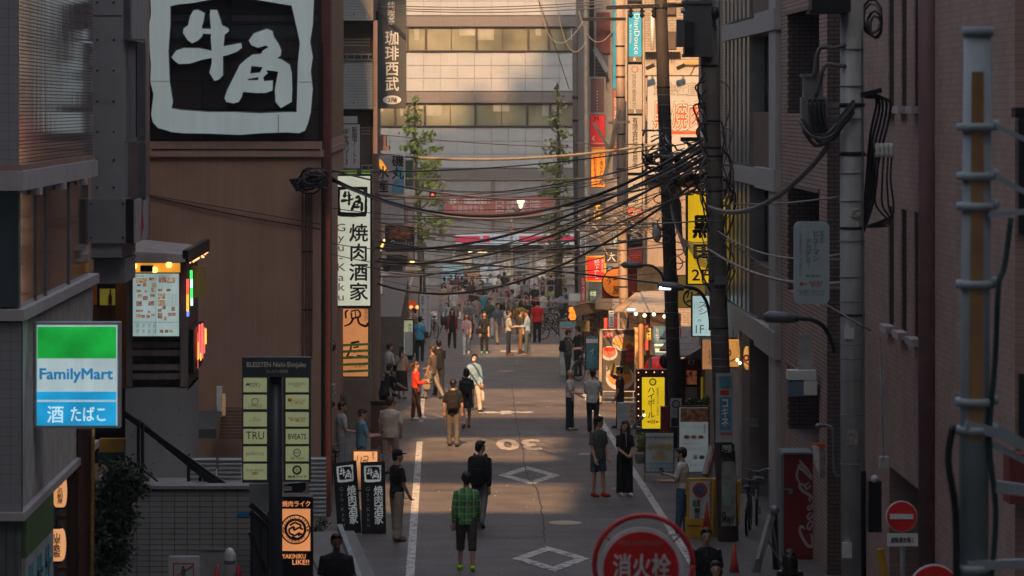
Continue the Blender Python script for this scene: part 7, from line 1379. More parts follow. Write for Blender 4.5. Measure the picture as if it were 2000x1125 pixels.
r = thing('railing', 'pale pipe railing along the far pavement', 'railing', W(970, 590, 178))
for b in (558, 578): MB().tube([W(870, b, 178), W(1085, b, 178)], .035, 6).build('rail', M_GALV, r)
for a in range(872, 1086, 30): MB().tube([W(a, 556, 178), W(a, 602, 178)], .035, 6).build('post', M_GALV, r)

# ------------------------------------------------------------------ bicycles
def ringpts(c, rr, n=22): return [c + Vector((0, rr * math.cos(t * 2 * math.pi / n), rr * math.sin(t * 2 * math.pi / n))) for t in range(n + 1)]
def bicycle(lab, loc, rz, col, group):
    r = thing('bicycle', lab, 'bicycle', (0, 0, 0), group); V = Vector; fm = mat('frame ' + col, lin(col), rough=.35, metal=.3, bump=0)
    for y_ in (-.52, .52):
        w = MB().tube(ringpts(V((0, y_, .33)), .32), .022, 6).build('wheel', M_BLACK, r, True); MB().tube(ringpts(V((0, y_, .33)), .295), .01, 5).build('rim', M_GALV, r, parent=w)
        s = MB()
        for k in range(12): a = k * math.pi / 6; s.bar((0, y_, .33), (0, y_ + .29 * math.cos(a), .33 + .29 * math.sin(a)), .004)
        s.build('spoke', M_GALV, r, parent=w)
        MB().tube([V((0, y_ + .36 * math.cos(t), .33 + .36 * math.sin(t))) for t in (.5, .9, 1.3, 1.7, 2.1, 2.5)], .018, 5).build('mudguard', M_GALV, r)
    f = MB()
    for p, q in (((0, -.52, .33), (0, -.1, .3)), ((0, -.52, .33), (0, -.2, .72)), ((0, -.1, .3), (0, -.22, .85)), ((0, -.1, .3), (0, .34, .72)), ((0, -.18, .6), (0, .34, .74)), ((0, .34, .72), (0, .52, .33)), ((0, .32, .7), (0, .28, .98))): f.tube([p, q], .018, 6)
    f.build('frame', fm, r); MB().tube([(-.28, .15, 1.02), (-.2, .26, 1.04), (0, .28, .98), (.2, .26, 1.04), (.28, .15, 1.02)], .013, 6).build('handlebar', M_GALV, r); MB().ball((0, -.24, .90), (.09, .14, .045), 12, 6).build('saddle', M_BLACK, r, True)
    b = MB()
    for z in (.72, .8, .88, .95): b.tube([(-.17, .4, z), (.17, .4, z), (.17, .66, z), (-.17, .66, z), (-.17, .4, z)], .006, 4)
    for k in range(9):
        x = -.17 + .0425 * k; b.tube([(x, .4, .95), (x, .42, .70), (x, .64, .70), (x, .66, .95)], .004, 4)
    b.build('basket', M_STEEL, r); MB().tube([(0, -.1, .3), (.06, -.1, .3), (.06, -.02, .16)], .012, 5).build('pedal_crank', M_STEEL, r); MB().ball((0, .44, .78), .045).build('headlight', M_GALV, r, True)
    r.location = loc; r.rotation_euler = (0, 0, rz); return r
def at(px, py): return G(px, py)
b0 = bicycle('black shopping bicycle parked first in the far rack', at(1082, 664), 1.2, '17171a', 'bicycles parked on the pavement')
def bike(lab, loc, rz):
    c = dup(b0); c.location = loc; c.rotation_euler = (0, 0, rz); c['label'] = lab
bike('parked bicycle half hidden behind the first in the far rack', at(1074, 655), 1.35); bike('third parked bicycle by the grey handlebars pile', at(1088, 645), 1.0); bike('parked bicycle at the end of the far rack near the pale sign', at(1096, 632), .8)
bike('dark bicycle leaning by the ramen board with a big front wheel', at(1150, 742), 2.4); bike('black bicycle parked between yellow stand and louvred block', at(1462, 1040), -.15); bike('second black bicycle close behind the one beside the louvred block', at(1478, 1020), -.1); bike('bicycle with basket at the tent corner', at(845, 660), .3); bike('bicycle at the foot of the brown wall behind the banners', at(652, 960), .2)
# scooter pile
q = thing('scooter', 'grey covered scooter leaning at the bicycle rack', 'scooter', at(1098, 628)); c = at(1098, 628)
MB().ball(c + Vector((0, 0, .75)), (.3, .7, .42), 14, 8).build('cover', mat('grey cover', (.12, .13, .15), rough=.5, var=.3), q, True); MB().tube(ringpts(c + Vector((0, -.5, .25)), .22), .05, 6).build('tyre', M_BLACK, q, True); part('pale_sign', mat('poster white', 1), q, 1112, 573, 1136, 588, 150, .05)
r, y = sign('small_menu_stand', 'small teal and white stand sign in front of the bicycle', 'notice stand', (1143, 655, 1170, 722), 116, .12, mat('teal stand', (.05, .16, .20), var=.4, scale=3), M_STEEL, 2); part('white_top', M_WHITE, r, 1145, 662, 1168, 670, y, .01); txt('イ', (1153, 680, 1160, 692), y, M_INKW, r, 0)
r, y = sign('pale_stand', 'white and cyan stand with grey lower panel by the standing phone users', 'notice stand', (1093, 629, 1124, 735), 121, .12, mat('pale stand grey', (.30, .31, .31), var=.25, scale=3), M_GALV, 1); part('cyan_top', mat('cyan board', (.14, .38, .42)), r, 1094, 631, 1124, 637, y, .01); part('red_line', M_INKR, r, 1096, 641, 1120, 643, y, .01)
r, y = sign('yellow_notice', 'small faded yellow notice behind the standing phone users', 'notice', (1126, 626, 1152, 648), 123, .05, mat('faded yellow', (.33, .25, .08), var=.4, scale=6), M_GALV, 1)

# ------------------------------------------------------------------ people
V3 = Vector
def fuse(mb, voxel, it=2):
    me = bpy.data.meshes.new('t'); me.from_pydata(mb.v, [], mb.f); o = bpy.data.objects.new('t', me)
    md = o.modifiers.new('r', 'REMESH'); md.mode = 'VOXEL'; md.voxel_size = voxel
    if it: sm = o.modifiers.new('s', 'SMOOTH'); sm.factor = .5; sm.iterations = it
    r = evaluate(o); bpy.data.meshes.remove(me); return r
def link(name, me, m, root):
    me.name = name; me.polygons.foreach_set('use_smooth', [True] * len(me.polygons)); me.materials.clear(); me.materials.append(m); o = bpy.data.objects.new(name, me); COL.objects.link(o); o.parent = root; return o
def loft(mb, rings, n=16):
    k = len(mb.v)
    for c, rx, ry in rings:
        for j in range(n): t = 2 * math.pi * j / n; mb.v.append((c[0] + rx * math.cos(t), c[1] + ry * math.sin(t), c[2]))
    for i in range(len(rings) - 1):
        for j in range(n): j2 = (j + 1) % n; mb.f.append((k + i * n + j, k + i * n + j2, k + (i + 1) * n + j2, k + (i + 1) * n + j))
    mb.f.append(tuple(k + j for j in range(n))[::-1]); mb.f.append(tuple(k + (len(rings) - 1) * n + j for j in range(n))); return mb
SKIN = mat('light skin', (.40, .235, .165), rough=.55, var=.06, bump=0); SKIND = mat('dark skin', (.14, .07, .048), rough=.5, var=.08, bump=0)
HAIR = mat('black hair', (.014, .012, .011), rough=.5, var=.4, scale=30); HAIRB = mat('brown hair', (.055, .028, .017), rough=.5, var=.4, scale=30); HAIRG = mat('grey hair', (.30, .29, .28), rough=.6, var=.3, scale=30)
def cloth(h, k=.78):
    c = tuple(x * k for x in lin(h)); return mat('cloth ' + h, c, rough=.85, var=.16, scale=7, bump=.75, fine=9, bdist=.05)
def plaid():
    m = cloth('2f8a4a'); m = m.copy(); m.name = 'green plaid cloth'; t = m.node_tree; N = t.nodes; L = t.links; b = N['Principled BSDF']
    tc = N.new('ShaderNodeTexCoord'); s = N.new('ShaderNodeSeparateXYZ'); L.new(tc.outputs['Object'], s.inputs[0])
    def stripes(sock, f, lo):
        a = N.new('ShaderNodeMath'); a.operation = 'MULTIPLY'; a.inputs[1].default_value = f; L.new(sock, a.inputs[0]); f_ = N.new('ShaderNodeMath'); f_.operation = 'FRACT'; L.new(a.outputs[0], f_.inputs[0])
        g = N.new('ShaderNodeMath'); g.operation = 'GREATER_THAN'; g.inputs[1].default_value = lo; L.new(f_.outputs[0], g.inputs[0]); return g.outputs[0]
    def mixc(fac, a, bcol):
        x = N.new('ShaderNodeMix'); x.data_type = 'RGBA'; L.new(fac, x.inputs[0])
        if isinstance(a, tuple): x.inputs[6].default_value = (*a, 1)
        else: L.new(a, x.inputs[6])
        x.inputs[7].default_value = (*bcol, 1); return x.outputs[2]
    c = mixc(stripes(s.outputs[0], 8, .55), (.05, .26, .09), (.03, .12, .13)); c = mixc(stripes(s.outputs[0], 8, .86), c, (.42, .40, .07)); c = mixc(stripes(s.outputs[2], 9, .82), c, (.22, .36, .07)); L.new(c, b.inputs['Base Color']); return m
PLAID = plaid()
def person(label, feet, heading, top, bottom, shoe='2a2a2c', h=1.72, fem=False, sleeve='short', kind='trousers', hair='short', hm=None, skin=None, legs=((.05, 0), (-.05, 0)), arms=((.05, .1, .15, 0), (.05, .1, .15, 0)), head=(0, 0), lean=0.0, vox=None, wide=1.0, beard=False, top_mat=None, glow=None):
    """feet: ground point; heading 0 walks away, 180 faces the eye; legs (swing, knee bend); arms (swing, out, elbow, in)"""
    skin = skin or SKIN; hm = hm or HAIR
    r = thing('person', label, 'person', (0, 0, 0)); k = h / 1.72; Yf = feet.y; vox = vox or (.012 if Yf < 85 else .016 if Yf < 120 else .024); wv = vox * 1.15
    sw = (.172 if not fem else .15) * wide; hw = .088 if not fem else .09
    body, tp, bt = MB(), MB(), MB(); shoes = []
    hipz = .90; ank = []
    for sgn, (sa, kb) in zip((-1, 1), legs):
        hp = V3((sgn * hw, 0, hipz)); kn = hp + .42 * V3((sgn * .02, math.sin(sa), -math.cos(sa))); an = kn + .41 * V3((0, math.sin(sa - kb), -math.cos(sa - kb))); ank.append((hp, kn, an, sa - kb))
    dz = .075 - min(a[2].z for a in ank); S = V3((0, 0, dz)); lz = math.sin(lean)
    def T(x, y, z):           # torso point, bent forward by lean about the hips
        return V3((x, y * math.cos(lean) + (z - hipz) * math.sin(lean), hipz + (z - hipz) * math.cos(lean) - y * math.sin(lean))) + S
    tor = [(.84, .155, .10), (.93, .165, .108), (1.02, .14 if fem else .152, .098), (1.12, .142 if fem else .162, .10), (1.24, .158 if fem else .18, .112), (1.33, sw * .95, .098), (1.385, sw * .72, .078), (1.43, .062, .056)]
    tor = [(z, rx * wide, ry * wide) for z, rx, ry in tor]
    loft(body, [(T(0, 0, z), rx - .012, ry - .012) for z, rx, ry in tor])
    body.tube([T(0, -.005, 1.38), T(0, .012, 1.50)], [.056, .05], 10)
    hy, hp_ = head; hc = T(0, .02, 1.578); Rh = Euler((-hp_, 0, hy)).to_matrix()
    def hd(x, y, z): return hc + Rh @ V3((x, y, z))
    body.ball(hd(0, -.005, .015), (.074, .092, .098), 16, 12); body.ball(hd(0, .022, -.05), (.054, .066, .062), 12, 8)
    body.ball(hd(0, .096, -.022), (.013, .018, .022), 8, 6); body.ball(hd(0, .08, .012), (.045, .014, .010), 8, 5); body.ball(hd(0, .082, -.062), (.026, .014, .012), 8, 5); body.ball(hd(0, .07, -.098), (.026, .02, .014), 8, 5)
    for s in (-1, 1): body.ball(hd(s * .077, -.01, -.01), (.011, .022, .032), 8, 6); body.ball(hd(s * .045, .06, -.025), (.02, .02, .02), 8, 5)
    hands = []
    for sgn, (sa, out, el, inn) in zip((-1, 1), arms):
        sh = T(sgn * sw, 0, 1.338); d1 = V3((sgn * math.sin(out), math.sin(sa + lean) * math.cos(out), -math.cos(sa + lean) * math.cos(out))); eb = sh + .285 * d1
        a2 = sa + lean + el; d2 = V3((-sgn * math.sin(inn), math.sin(a2) * math.cos(inn), -math.cos(a2) * math.cos(inn))); wr = eb + .245 * d2
        body.tube([T(sgn * sw * .55, 0, 1.35), sh, sh.lerp(eb, .5), eb, eb.lerp(wr, .4), wr], [.042, .048, .044, .038, .037, .026], 10)
        pm = wr + d2 * .055; side = d2.cross(V3((0, 0, 1)) if abs(d2.z) < .9 else V3((0, 1, 0))).normalized(); nrm = side.cross(d2).normalized()
        body.tube([wr - d2 * .01, wr + d2 * .05, wr + d2 * .095], [.026, .036, .030], 8)
        for i, (o_, L_) in enumerate(((-.027, .068), (-.009, .078), (.009, .073), (.027, .058))):
            b_ = wr + d2 * .085 + side * o_; hands.append(([b_, b_ + d2 * L_ * .45 + nrm * .006, b_ + d2 * L_ * .8 + nrm * .026, b_ + d2 * L_ * .95 + nrm * .044], (.0095, .009, .008, .006)))
        b_ = wr + d2 * .03 - side * .024; hands.append(([b_, b_ - side * .026 + d2 * .022 + nrm * .012, b_ - side * .034 + d2 * .052 + nrm * .02], (.012, .0105, .008)))
        g = .013
        if sleeve == 'long': tp.tube([T(sgn * sw * .45, 0, 1.362), sh, sh.lerp(eb, .5), eb, eb.lerp(wr, .5), eb.lerp(wr, .97)], [.05, .06, .058, .052, .048, .04], 10)
        elif sleeve == 'short': tp.tube([T(sgn * sw * .45, 0, 1.362), sh, sh.lerp(eb, .4), sh.lerp(eb, .82)], [.05, .061, .06, .066], 10)
        elif sleeve == 'cap': tp.tube([T(sgn * sw * .5, 0, 1.355), sh, sh.lerp(eb, .2)], [.064, .064, .062], 10)
        ank_w = wr
        if sgn == -1: wl = wr, d2
        else: wrr = wr, d2
    hem = .80 if kind != 'skirt' else .86
    loft(tp, [(T(0, 0, hem), .168 * wide, .122 * wide)] + [(T(0, 0, z), rx + .012, ry + .016) for z, rx, ry in tor[1:-1]] + [(T(0, 0, 1.425), .078, .07)])
    for (hp, kn, an, sa), sgn in zip(ank, (-1, 1)):
        hp, kn, an = hp + S, kn + S, an + S
        body.tube([hp, hp.lerp(kn, .5), kn, kn.lerp(an, .35), an, an + V3((0, .0, -.03))], [.075, .07, .05, .05, .034, .036], 10)
        f = V3((sgn * .08, math.cos(min(0, sa) * .0), 0)).normalized(); toe = -max(0, -sa) * .35
        fz = V3((0, 0, -.045)); tp_ = an + f * .155 + V3((0, 0, -.05 + toe * .3)); he = an - f * .055 + V3((0, 0, -.045 - toe * .1)); he.z = max(he.z, .03); tp_.z = max(tp_.z, .028)
        body.tube([he, (he + tp_) / 2 + V3((0, 0, .012)), tp_], [.034, .036, .026], 8)
        sh_ = MB(); sh_.tube([he - f * .012, he + f * .03 + V3((0, 0, .014)), he.lerp(tp_, .55) + V3((0, 0, .012)), tp_, tp_ + f * .028 + V3((0, 0, -.004))], [.036, .047, .045, .038, .02], 10); sh_.tube([an + V3((0, 0, .01)), he.lerp(tp_, .3)], [.043, .042], 8); shoes.append(sh_)
        if kind == 'trousers': bt.tube([hp + V3((0, 0, .02)), hp.lerp(kn, .5), kn, kn.lerp(an, .5), an + V3((0, 0, .0)), an + V3((0, .01, -.025))], [.098, .09, .073, .068, .064, .066], 12)
        elif kind == 'wide': bt.tube([hp + V3((0, 0, .02)), hp.lerp(kn, .5), kn, an + V3((0, 0, -.01))], [.10, .098, .09, .096], 12)
        elif kind == 'shorts': bt.tube([hp + V3((0, 0, .02)), hp.lerp(kn, .5), hp.lerp(kn, .88)], [.10, .096, .094], 12)
        elif kind == 'capri': bt.tube([hp + V3((0, 0, .02)), hp.lerp(kn, .5), kn, kn.lerp(an, .35)], [.10, .092, .078, .072], 12)
    if kind == 'skirt': c = (ank[0][1] + ank[1][1]) / 2 + S; loft(bt, [(T(0, 0, .99), .15, .105), (T(0, 0, .9), .18, .13), ((c.x, c.y, c.z + .05), .21, .17), ((c.x, c.y, c.z - .22), .24, .20)])
    elif kind == 'short_skirt': loft(bt, [(T(0, 0, .99), .15, .105), (T(0, 0, .9), .18, .13), (T(0, 0, .60), .22, .18)])
    else: loft(bt, [(T(0, 0, .80), .155, .11), (T(0, 0, .9), .172, .122), (T(0, 0, 1.0), .155, .105)])
    me = fuse(body, vox)
    bm = bmesh.new(); bm.from_mesh(me); hb = MB()
    for pts, rs in hands: hb.tube(pts, list(rs), 5)
    tv = [bm.verts.new(v) for v in hb.v]
    for f_ in hb.f: bm.faces.new([tv[i] for i in f_])
    bm.to_mesh(me); bm.free(); link('body', me, skin, r)
    link('shirt', fuse(tp, wv), top_mat or cloth(top), r); link({'skirt': 'skirt', 'short_skirt': 'skirt', 'shorts': 'shorts', 'capri': 'shorts'}.get(kind, 'trousers'), fuse(bt, wv), cloth(bottom), r)
    for s in shoes: link('shoe', fuse(s, min(vox, .018), 1), cloth(shoe, 1.0), r)
    hr = MB()
    if hair != 'bald':
        hr.ball(hd(0, -.022, .035), (.086, .096, .094), 18, 12); hr.ball(hd(0, .045, .088), (.066, .045, .034), 12, 8); hr.ball(hd(0, -.055, -.02), (.07, .05, .075), 12, 8)
        if hair == 'long': hr.tube([hd(0, -.06, .02), hd(0, -.085, -.1), hd(0, -.10, -.24), hd(0, -.10, -.36)], [.08, .085, .085, .05], 12); [hr.tube([hd(s * .07, -.01, .03), hd(s * .088, -.005, -.08), hd(s * .085, .01, -.22)], [.03, .034, .022], 8) for s in (-1, 1)]
        if hair == 'bob': hr.ball(hd(0, -.03, -.03), (.098, .088, .10), 14, 10)
        if hair == 'tail': hr.tube([hd(0, -.10, .02), hd(0, -.15, -.05), hd(0, -.14, -.2), hd(0, -.13, -.28)], [.03, .042, .036, .012], 10)
        if hair == 'bun': hr.ball(hd(0, -.10, .08), .045, 10, 8)
        hme = fuse(hr, min(vox, .016), 1)
        for v in hme.vertices: v.co += v.normal * (.007 * math.sin(v.co.x * 190 + v.co.z * 60) * math.sin(v.co.y * 170 - v.co.z * 90) + random.uniform(-.003, .003))
        link('hair', hme, hm, r)
    if hair in ('cap',) or glow == 'cap': pass
    if beard: b_ = MB(); b_.ball(hd(0, .05, -.085), (.05, .05, .04), 12, 8); link('beard', fuse(b_, .014, 1), HAIR, r)
    if Yf < 100:
        e = MB(); [e.ball(hd(s * .031, .083, .0), (.013, .008, .006), 8, 5) for s in (-1, 1)]; [e.ball(hd(s * .032, .086, .02), (.02, .007, .005), 8, 5) for s in (-1, 1)]; e.build('eye', HAIR, r, True, local=True)
        mth = MB(); mth.ball(hd(0, .094, -.058), (.024, .006, .006), 8, 5); mth.build('mouth', mat('lips', (.22, .09, .075)), r, True, local=True)
    r.location = feet; r.rotation_euler = (0, 0, R(heading)); r.scale = (k, k, k)
    M = Matrix.Translation(feet) @ Matrix.Rotation(R(heading), 4, 'Z') @ Matrix.Scale(k, 4)
    return dict(root=r, M=M, hd=hd, T=T, wl=wl, wr=wrr, feet=feet, heading=heading, k=k)
def wear(p, name, label, cat, parts):
    """bag, phone or hat carried by a person: a thing of its own, built in the person's frame"""
    q = thing(name, label, cat, (0, 0, 0)); q.matrix_world = p['M']; q.location = p['feet']; q.rotation_euler = (0, 0, R(p['heading'])); q.scale = (p['k'],) * 3
    for nm, mb, m in parts: mb.build(nm, m, q, True, local=True)
    return q
def rbox(c, s, n=14, e=.35):
    """rounded box (superellipsoid)"""
    mb = MB(); c = Vector(c); m = 10
    def sp(v, p): return math.copysign(abs(v) ** p, v)
    for i in range(m + 1):
        f = -math.pi / 2 + math.pi * i / m * .999 + .0005
        for j in range(n * 2): t = math.pi * j / n; mb.v.append((c.x + s[0] * sp(math.cos(f), e) * sp(math.cos(t), e), c.y + s[1] * sp(math.cos(f), e) * sp(math.sin(t), e), c.z + s[2] * sp(math.sin(f), e)))
    w = n * 2
    for i in range(m):
        for j in range(w): mb.f.append((i * w + j, i * w + (j + 1) % w, (i + 1) * w + (j + 1) % w, (i + 1) * w + j))
    return mb
def backpack(p, label, col, big=1.0):
    T = p['T']; c = T(0, -.20 * big ** .5, 1.16); mb = rbox(c, (.155 * big, .085 * big, .225 * big)); pk = rbox(c + Vector((0, -.07 * big, -.08)), (.11 * big, .04, .10 * big)); st = MB()
    for s in (-1, 1): st.tube([T(s * .1, -.12, 1.36), T(s * .11, -.02, 1.445), T(s * .115, .10, 1.36), T(s * .125, .12, 1.2), T(s * .15, -.02, 1.02), T(s * .1, -.13, 1.0)], .018, 6)
    return wear(p, 'backpack', label, 'backpack', [('body', mb, cloth(col)), ('pocket', pk, cloth(col)), ('strap', st, cloth(col))])
def shoulder_bag(p, label, col, side=1, z=.86, s=(.10, .05, .10)):
    T = p['T']; mb = rbox(T(side * .22, .02, z), s); st = MB().tube([T(side * .2, .03, z + .08), T(side * .12, .13, 1.15), T(-side * .08, .10, 1.38), T(-side * .1, 0, 1.44), T(-side * .08, -.1, 1.36), T(side * .12, -.12, 1.1), T(side * .2, 0, z + .08)], .011, 5)
    return wear(p, 'shoulder_bag', label, 'bag', [('body', mb, cloth(col)), ('strap', st, cloth(col))])
def phone(p, label, hand='wr', pale=False):
    w, d = p[hand]; c = w + d * .12 + Vector((0, 0, .03)); mb = MB().bar(c - Vector((0, .03, .06)), c + Vector((0, .03, .07)), .07, .012, up=(1, 0, 0)); sc = MB().bar(c - Vector((0, .034, .05)) , c + Vector((0, .02, .06)), .06, .013, up=(1, 0, 0))
    return wear(p, 'phone', label, 'phone', [('case', mb, M_BLACK)])
def hat(p, label, col, brim=True):
    hd = p['hd']; mb = MB().ball(hd(0, -.012, .055), (.094, .108, .085), 18, 10); ps = [('crown', mb, cloth(col))]
    if brim: ps.append(('brim', MB().ball(hd(0, .115, .045), (.07, .06, .012), 14, 6), cloth(col)))
    return wear(p, 'cap', label, 'cap', ps)
def tote(p, label, col, hand='wl'):
    w, d = p[hand]; c = w + Vector((0, 0, -.34)); return wear(p, 'tote_bag', label, 'bag', [('body', rbox(c, (.05, .14, .17)), cloth(col)), ('handle', MB().tube([c + Vector((0, -.06, .16)), w + Vector((0, 0, -.04)), c + Vector((0, .06, .16))], .01, 5), cloth(col))])
DOWN = ((.05, .1, .15, 0), (.05, .1, .15, 0)); PHN = ((.15, .1, .3, .1), (.35, .08, 1.25, .25)); PHB = ((.35, .08, 1.25, .3), (.35, .08, 1.25, .3)); WALK = ((.3, .1, .3, 0), (-.3, .1, .25, 0)); WALK2 = ((-.3, .1, .25, 0), (.3, .1, .3, 0))
ST = ((.04, 0), (-.04, 0)); W1 = ((.32, .1), (-.3, .25)); W2 = ((-.3, .25), (.32, .1))
p = person('man in green plaid shirt, brown cropped trousers and neon green shoes walking away', G(911, 1114), 4, '2f8a4a', '4a3d38', 'b4e020', 1.74, sleeve='long', kind='capri', legs=((.16, .1), (-.14, .1)), arms=((-.1, .16, .3, 0), (.1, .16, .35, 0)), top_mat=PLAID)
p = person('man in black top and grey trousers walking away behind the green plaid shirt', G(938, 1030), -14, '141518', '6c6c72', '18181a', 1.74, sleeve='long', legs=W1, arms=WALK, head=(-.7, 0)); backpack(p, 'bulky black backpack on the man just beyond the green plaid shirt', '0f0f12', 1.2)
p = person('man in black polo and loose beige trousers standing by the black banners', G(775, 1057), -60, '121214', '9a8c78', '5a5a58', 1.74, kind='wide', legs=((.08, 0), (-.06, 0)), arms=((.1, .12, .5, .3), (.1, .15, .5, .2)), head=(-.25, 0)); hat(p, 'black cap on the man beside the black banners', '0f0f11')
p = person('man in grey green T-shirt, teal shorts and bright orange shoes', G(1168, 970), -140, '4f5750', '2d5260', '98291a', 1.73, kind='shorts', legs=((.1, 0), (-.04, 0)), arms=((.1, .1, .35, .15), (.1, .12, .3, 0)), head=(.9, 0)); hat(p, 'dark cap on the man with bright orange shoes', '1c1e22', False)
p = person('woman in all black with long brown hair and wide trousers, facing the street', G(1220, 968), 195, '101012', '0f0f11', 'cfcac4', 1.62, True, kind='wide', hair='long', hm=HAIRB, legs=ST, arms=((.25, .06, .75, .5), (.25, .06, .75, .5)), head=(-.8, 0)); shoulder_bag(p, 'small grey handbag held by the woman in all black', '8d939a', 0, .98, (.09, .04, .11))
p = person('man in white T-shirt and blue jeans reading a phone beside the yellow stand', G(1333, 1046), 70, 'c9c7c2', '3d5f78', 'd8d8d6', 1.70, legs=((.08, 0), (-.06, 0)), arms=((.3, .1, 1.2, .2), (.4, .1, 1.45, .1)), head=(0, .25)); phone(p, 'phone held up by the man in white T-shirt and jeans')
p = person('young man in black printed T-shirt facing the viewer at the lower edge', Vector((X(1380, 53.2), 53.2, gz(53.2))), 180, '121214', '202024', h=1.72, legs=W1)
c = Vector((X(1380, 52.9), 52.9, 0)); txt('TRAVIS', (1367, 1083, 1388, 1089), 53.03, M_INKG, None, .02, parent=None) if False else None
wear(p, 'chest_print', 'small grey block lettering printed on the young man in black T-shirt', 'print', [('lettering', MB().add([(-.10 + v[0] * .075 + 0.10 - .09, .138, 1.235 + v[1] * .07) for v in textmesh('TRAVIS', .02)[0]], textmesh('TRAVIS', .02)[1]), M_INKG)])
person('person with parted black hair in dark clothes, cut off lowest at the corner', Vector((X(1398, 49), 49, gz(49))), 178, '17171a', '1b1b1e', h=1.66, hair='bob')
p = person('long haired person in black seen from behind by the barrier arm', Vector((X(1543, 50.8), 50.8, gz(50.8))), -8, '0c0c0e', '121214', h=1.62, fem=True, sleeve='long', hair='long'); shoulder_bag(p, 'black shoulder bag on the long haired person by the barrier', '0e0e10', 1, .95, (.13, .08, .15))
person('dark skinned man in tight black T-shirt facing the viewer below the banners', Vector((X(657, 52.2), 52.2, gz(52.2))), 186, '0f0f11', '151518', h=1.74, skin=SKIND, wide=1.12, beard=True, legs=W1)
person('sturdy man in white T-shirt and beige trousers leaning by the brown stand', G(762, 926), -25, 'c2bcb6', '9c8f86', '2c2a2a', 1.80, wide=1.12, legs=((-.06, 0), (.22, 0)), arms=((.05, .2, .2, 0), (.15, .2, .4, .3)), hm=HAIRB, head=(-.2, .05))
p = person('youth in loose sky blue shirt looking down at a phone', G(706, 942), -72, '5f96b4', '4a4c52', h=1.66, kind='trousers', arms=PHB, head=(0, .4), wide=1.08); phone(p, 'phone in the hands of the youth in sky blue shirt')
person('man in pale grey hooded shirt half hidden beside the sky blue shirt', G(667, 930), -75, 'a9aeb6', '8e98a6', h=1.72, arms=((.2, .1, 1.1, .4), (.2, .1, 1.1, .4)), head=(-.2, .1), wide=1.05)
p = person('young man in black T-shirt with white back print bending forward', G(750, 828), -50, '111215', '15151a', h=1.70, legs=((.1, .1), (.35, .3)), arms=((.2, .1, .3, 0), (.5, .1, .3, 0)), lean=.28)
T = p['T']; vs_, fs_ = textmesh('LIVE\nLIFE\nTYPE', .03, .8); wear(p, 'back_print', 'white lettering on the back of the bending young man', 'print', [('lettering', MB().add([tuple(T(-.0 - v[0] * .07 * -1, -.142, 1.30 + v[1] * .075)) for v in vs_], fs_), M_INKW)])
p = person('woman in bright vermilion blouse and dark brown trousers using a phone', G(812, 819), -95, 'e0402a', '4a2c28', 'd6d4d0', 1.64, True, 'long', hair='tail', hm=HAIRB, arms=PHB, legs=((.14, 0), (-.1, 0)), head=(0, .35)); phone(p, 'phone held by the woman in vermilion blouse')
p = person('woman in cream blouse and long black skirt with pony tail', G(784, 779), -20, 'b8a692', '141416', '6a5a50', 1.62, True, kind='skirt', hair='tail', arms=((.1, .15, .5, .2), (.1, .15, .5, .2))); shoulder_bag(p, 'black round bag at the waist of the woman in long black skirt', '101012', -1, .98, (.10, .07, .10))
p = person('man in white shirt and blue jeans walking with a black belt bag', G(760, 776), -60, 'c4c0bc', '22384a', h=1.72, sleeve='long', legs=W1, arms=((.1, .1, .4, .3), (.2, .1, .5, .2)))
p = person('woman in grey brown waistcoat carrying a tote behind the vermilion blouse', G(845, 779), 55, '5a504a', '8a8078', h=1.66, fem=True, hair='bun', hm=HAIRB, arms=((.1, .1, .3, 0), (.3, .1, .9, .2)), legs=W1); tote(p, 'beige tote bag hanging from the woman in grey brown waistcoat', 'a89880', 'wl')
person('man in dark T-shirt standing close to the woman with tote', G(857, 772), 20, '15171a', '2a2a2e', h=1.74, arms=PHN)
p = person('woman in turquoise T-shirt seen from behind at the lit board', G(820, 706), -8, '3f8fb0', '15202c', h=1.66, fem=True, hair='bun', wide=1.12, arms=DOWN); shoulder_bag(p, 'black shoulder bag on the woman in turquoise T-shirt', '111114', 1, 1.0, (.09, .07, .12))
person('grey haired man in pale shirt bending near the lit board', G(758, 712), -80, '9a9a98', '3c3c40', h=1.70, hm=HAIRG, lean=.2, arms=((.5, .1, .5, 0), (.5, .1, .5, 0)))
person('boy in white T-shirt standing right before the lit board', G(787, 706), 75, 'c4c6c8', '8d8f92', h=1.58, arms=((.3, .1, .9, 0), (.3, .1, .9, 0)))
person('man in tan shirt standing above the lit board near the flag', G(809, 690), 90, '7a6a58', '26262a', h=1.74)
p = person('man in black T-shirt and grey trousers walking away alone mid street', G(885, 872), -3, '101114', '57514d', '1c1a1a', 1.72, legs=((.12, 0), (-.1, .1)), arms=((.05, .18, .4, 0), (.05, .18, .4, 0))); backpack(p, 'black backpack on the man walking alone mid street', '101014', .95)
p = person('woman in dark top and short skirt with bare legs walking away', G(911, 836), 6, '1b2228', '242a30', '7a3a22', 1.66, True, kind='short_skirt', hair='bob', legs=W2, arms=WALK); backpack(p, 'small dark backpack on the bare legged woman', '12161a', .8)
p = person('masked man in pale blue shirt and white trousers with tote bag', G(926, 804), 200, '86a8c0', 'bdb4aa', '1e2226', 1.72, sleeve='long', legs=W1, arms=((.1, .1, .4, .1), (.1, .1, .3, .1)), head=(-.6, 0)); tote(p, 'white tote hanging from the man in pale blue shirt', 'b9b2a6', 'wl'); hd = p['hd']; wear(p, 'face_mask', 'white face mask on the man in pale blue shirt', 'mask', [('mask', MB().ball(hd(0, .075, -.055), (.05, .035, .045), 12, 8), cloth('d8dadc'))])
p = person('woman in black dress and red cardigan coming towards the viewer', G(883, 680), 185, '151215', '141214', h=1.60, fem=True, hair='long', kind='trousers', legs=W1); T = p['T']
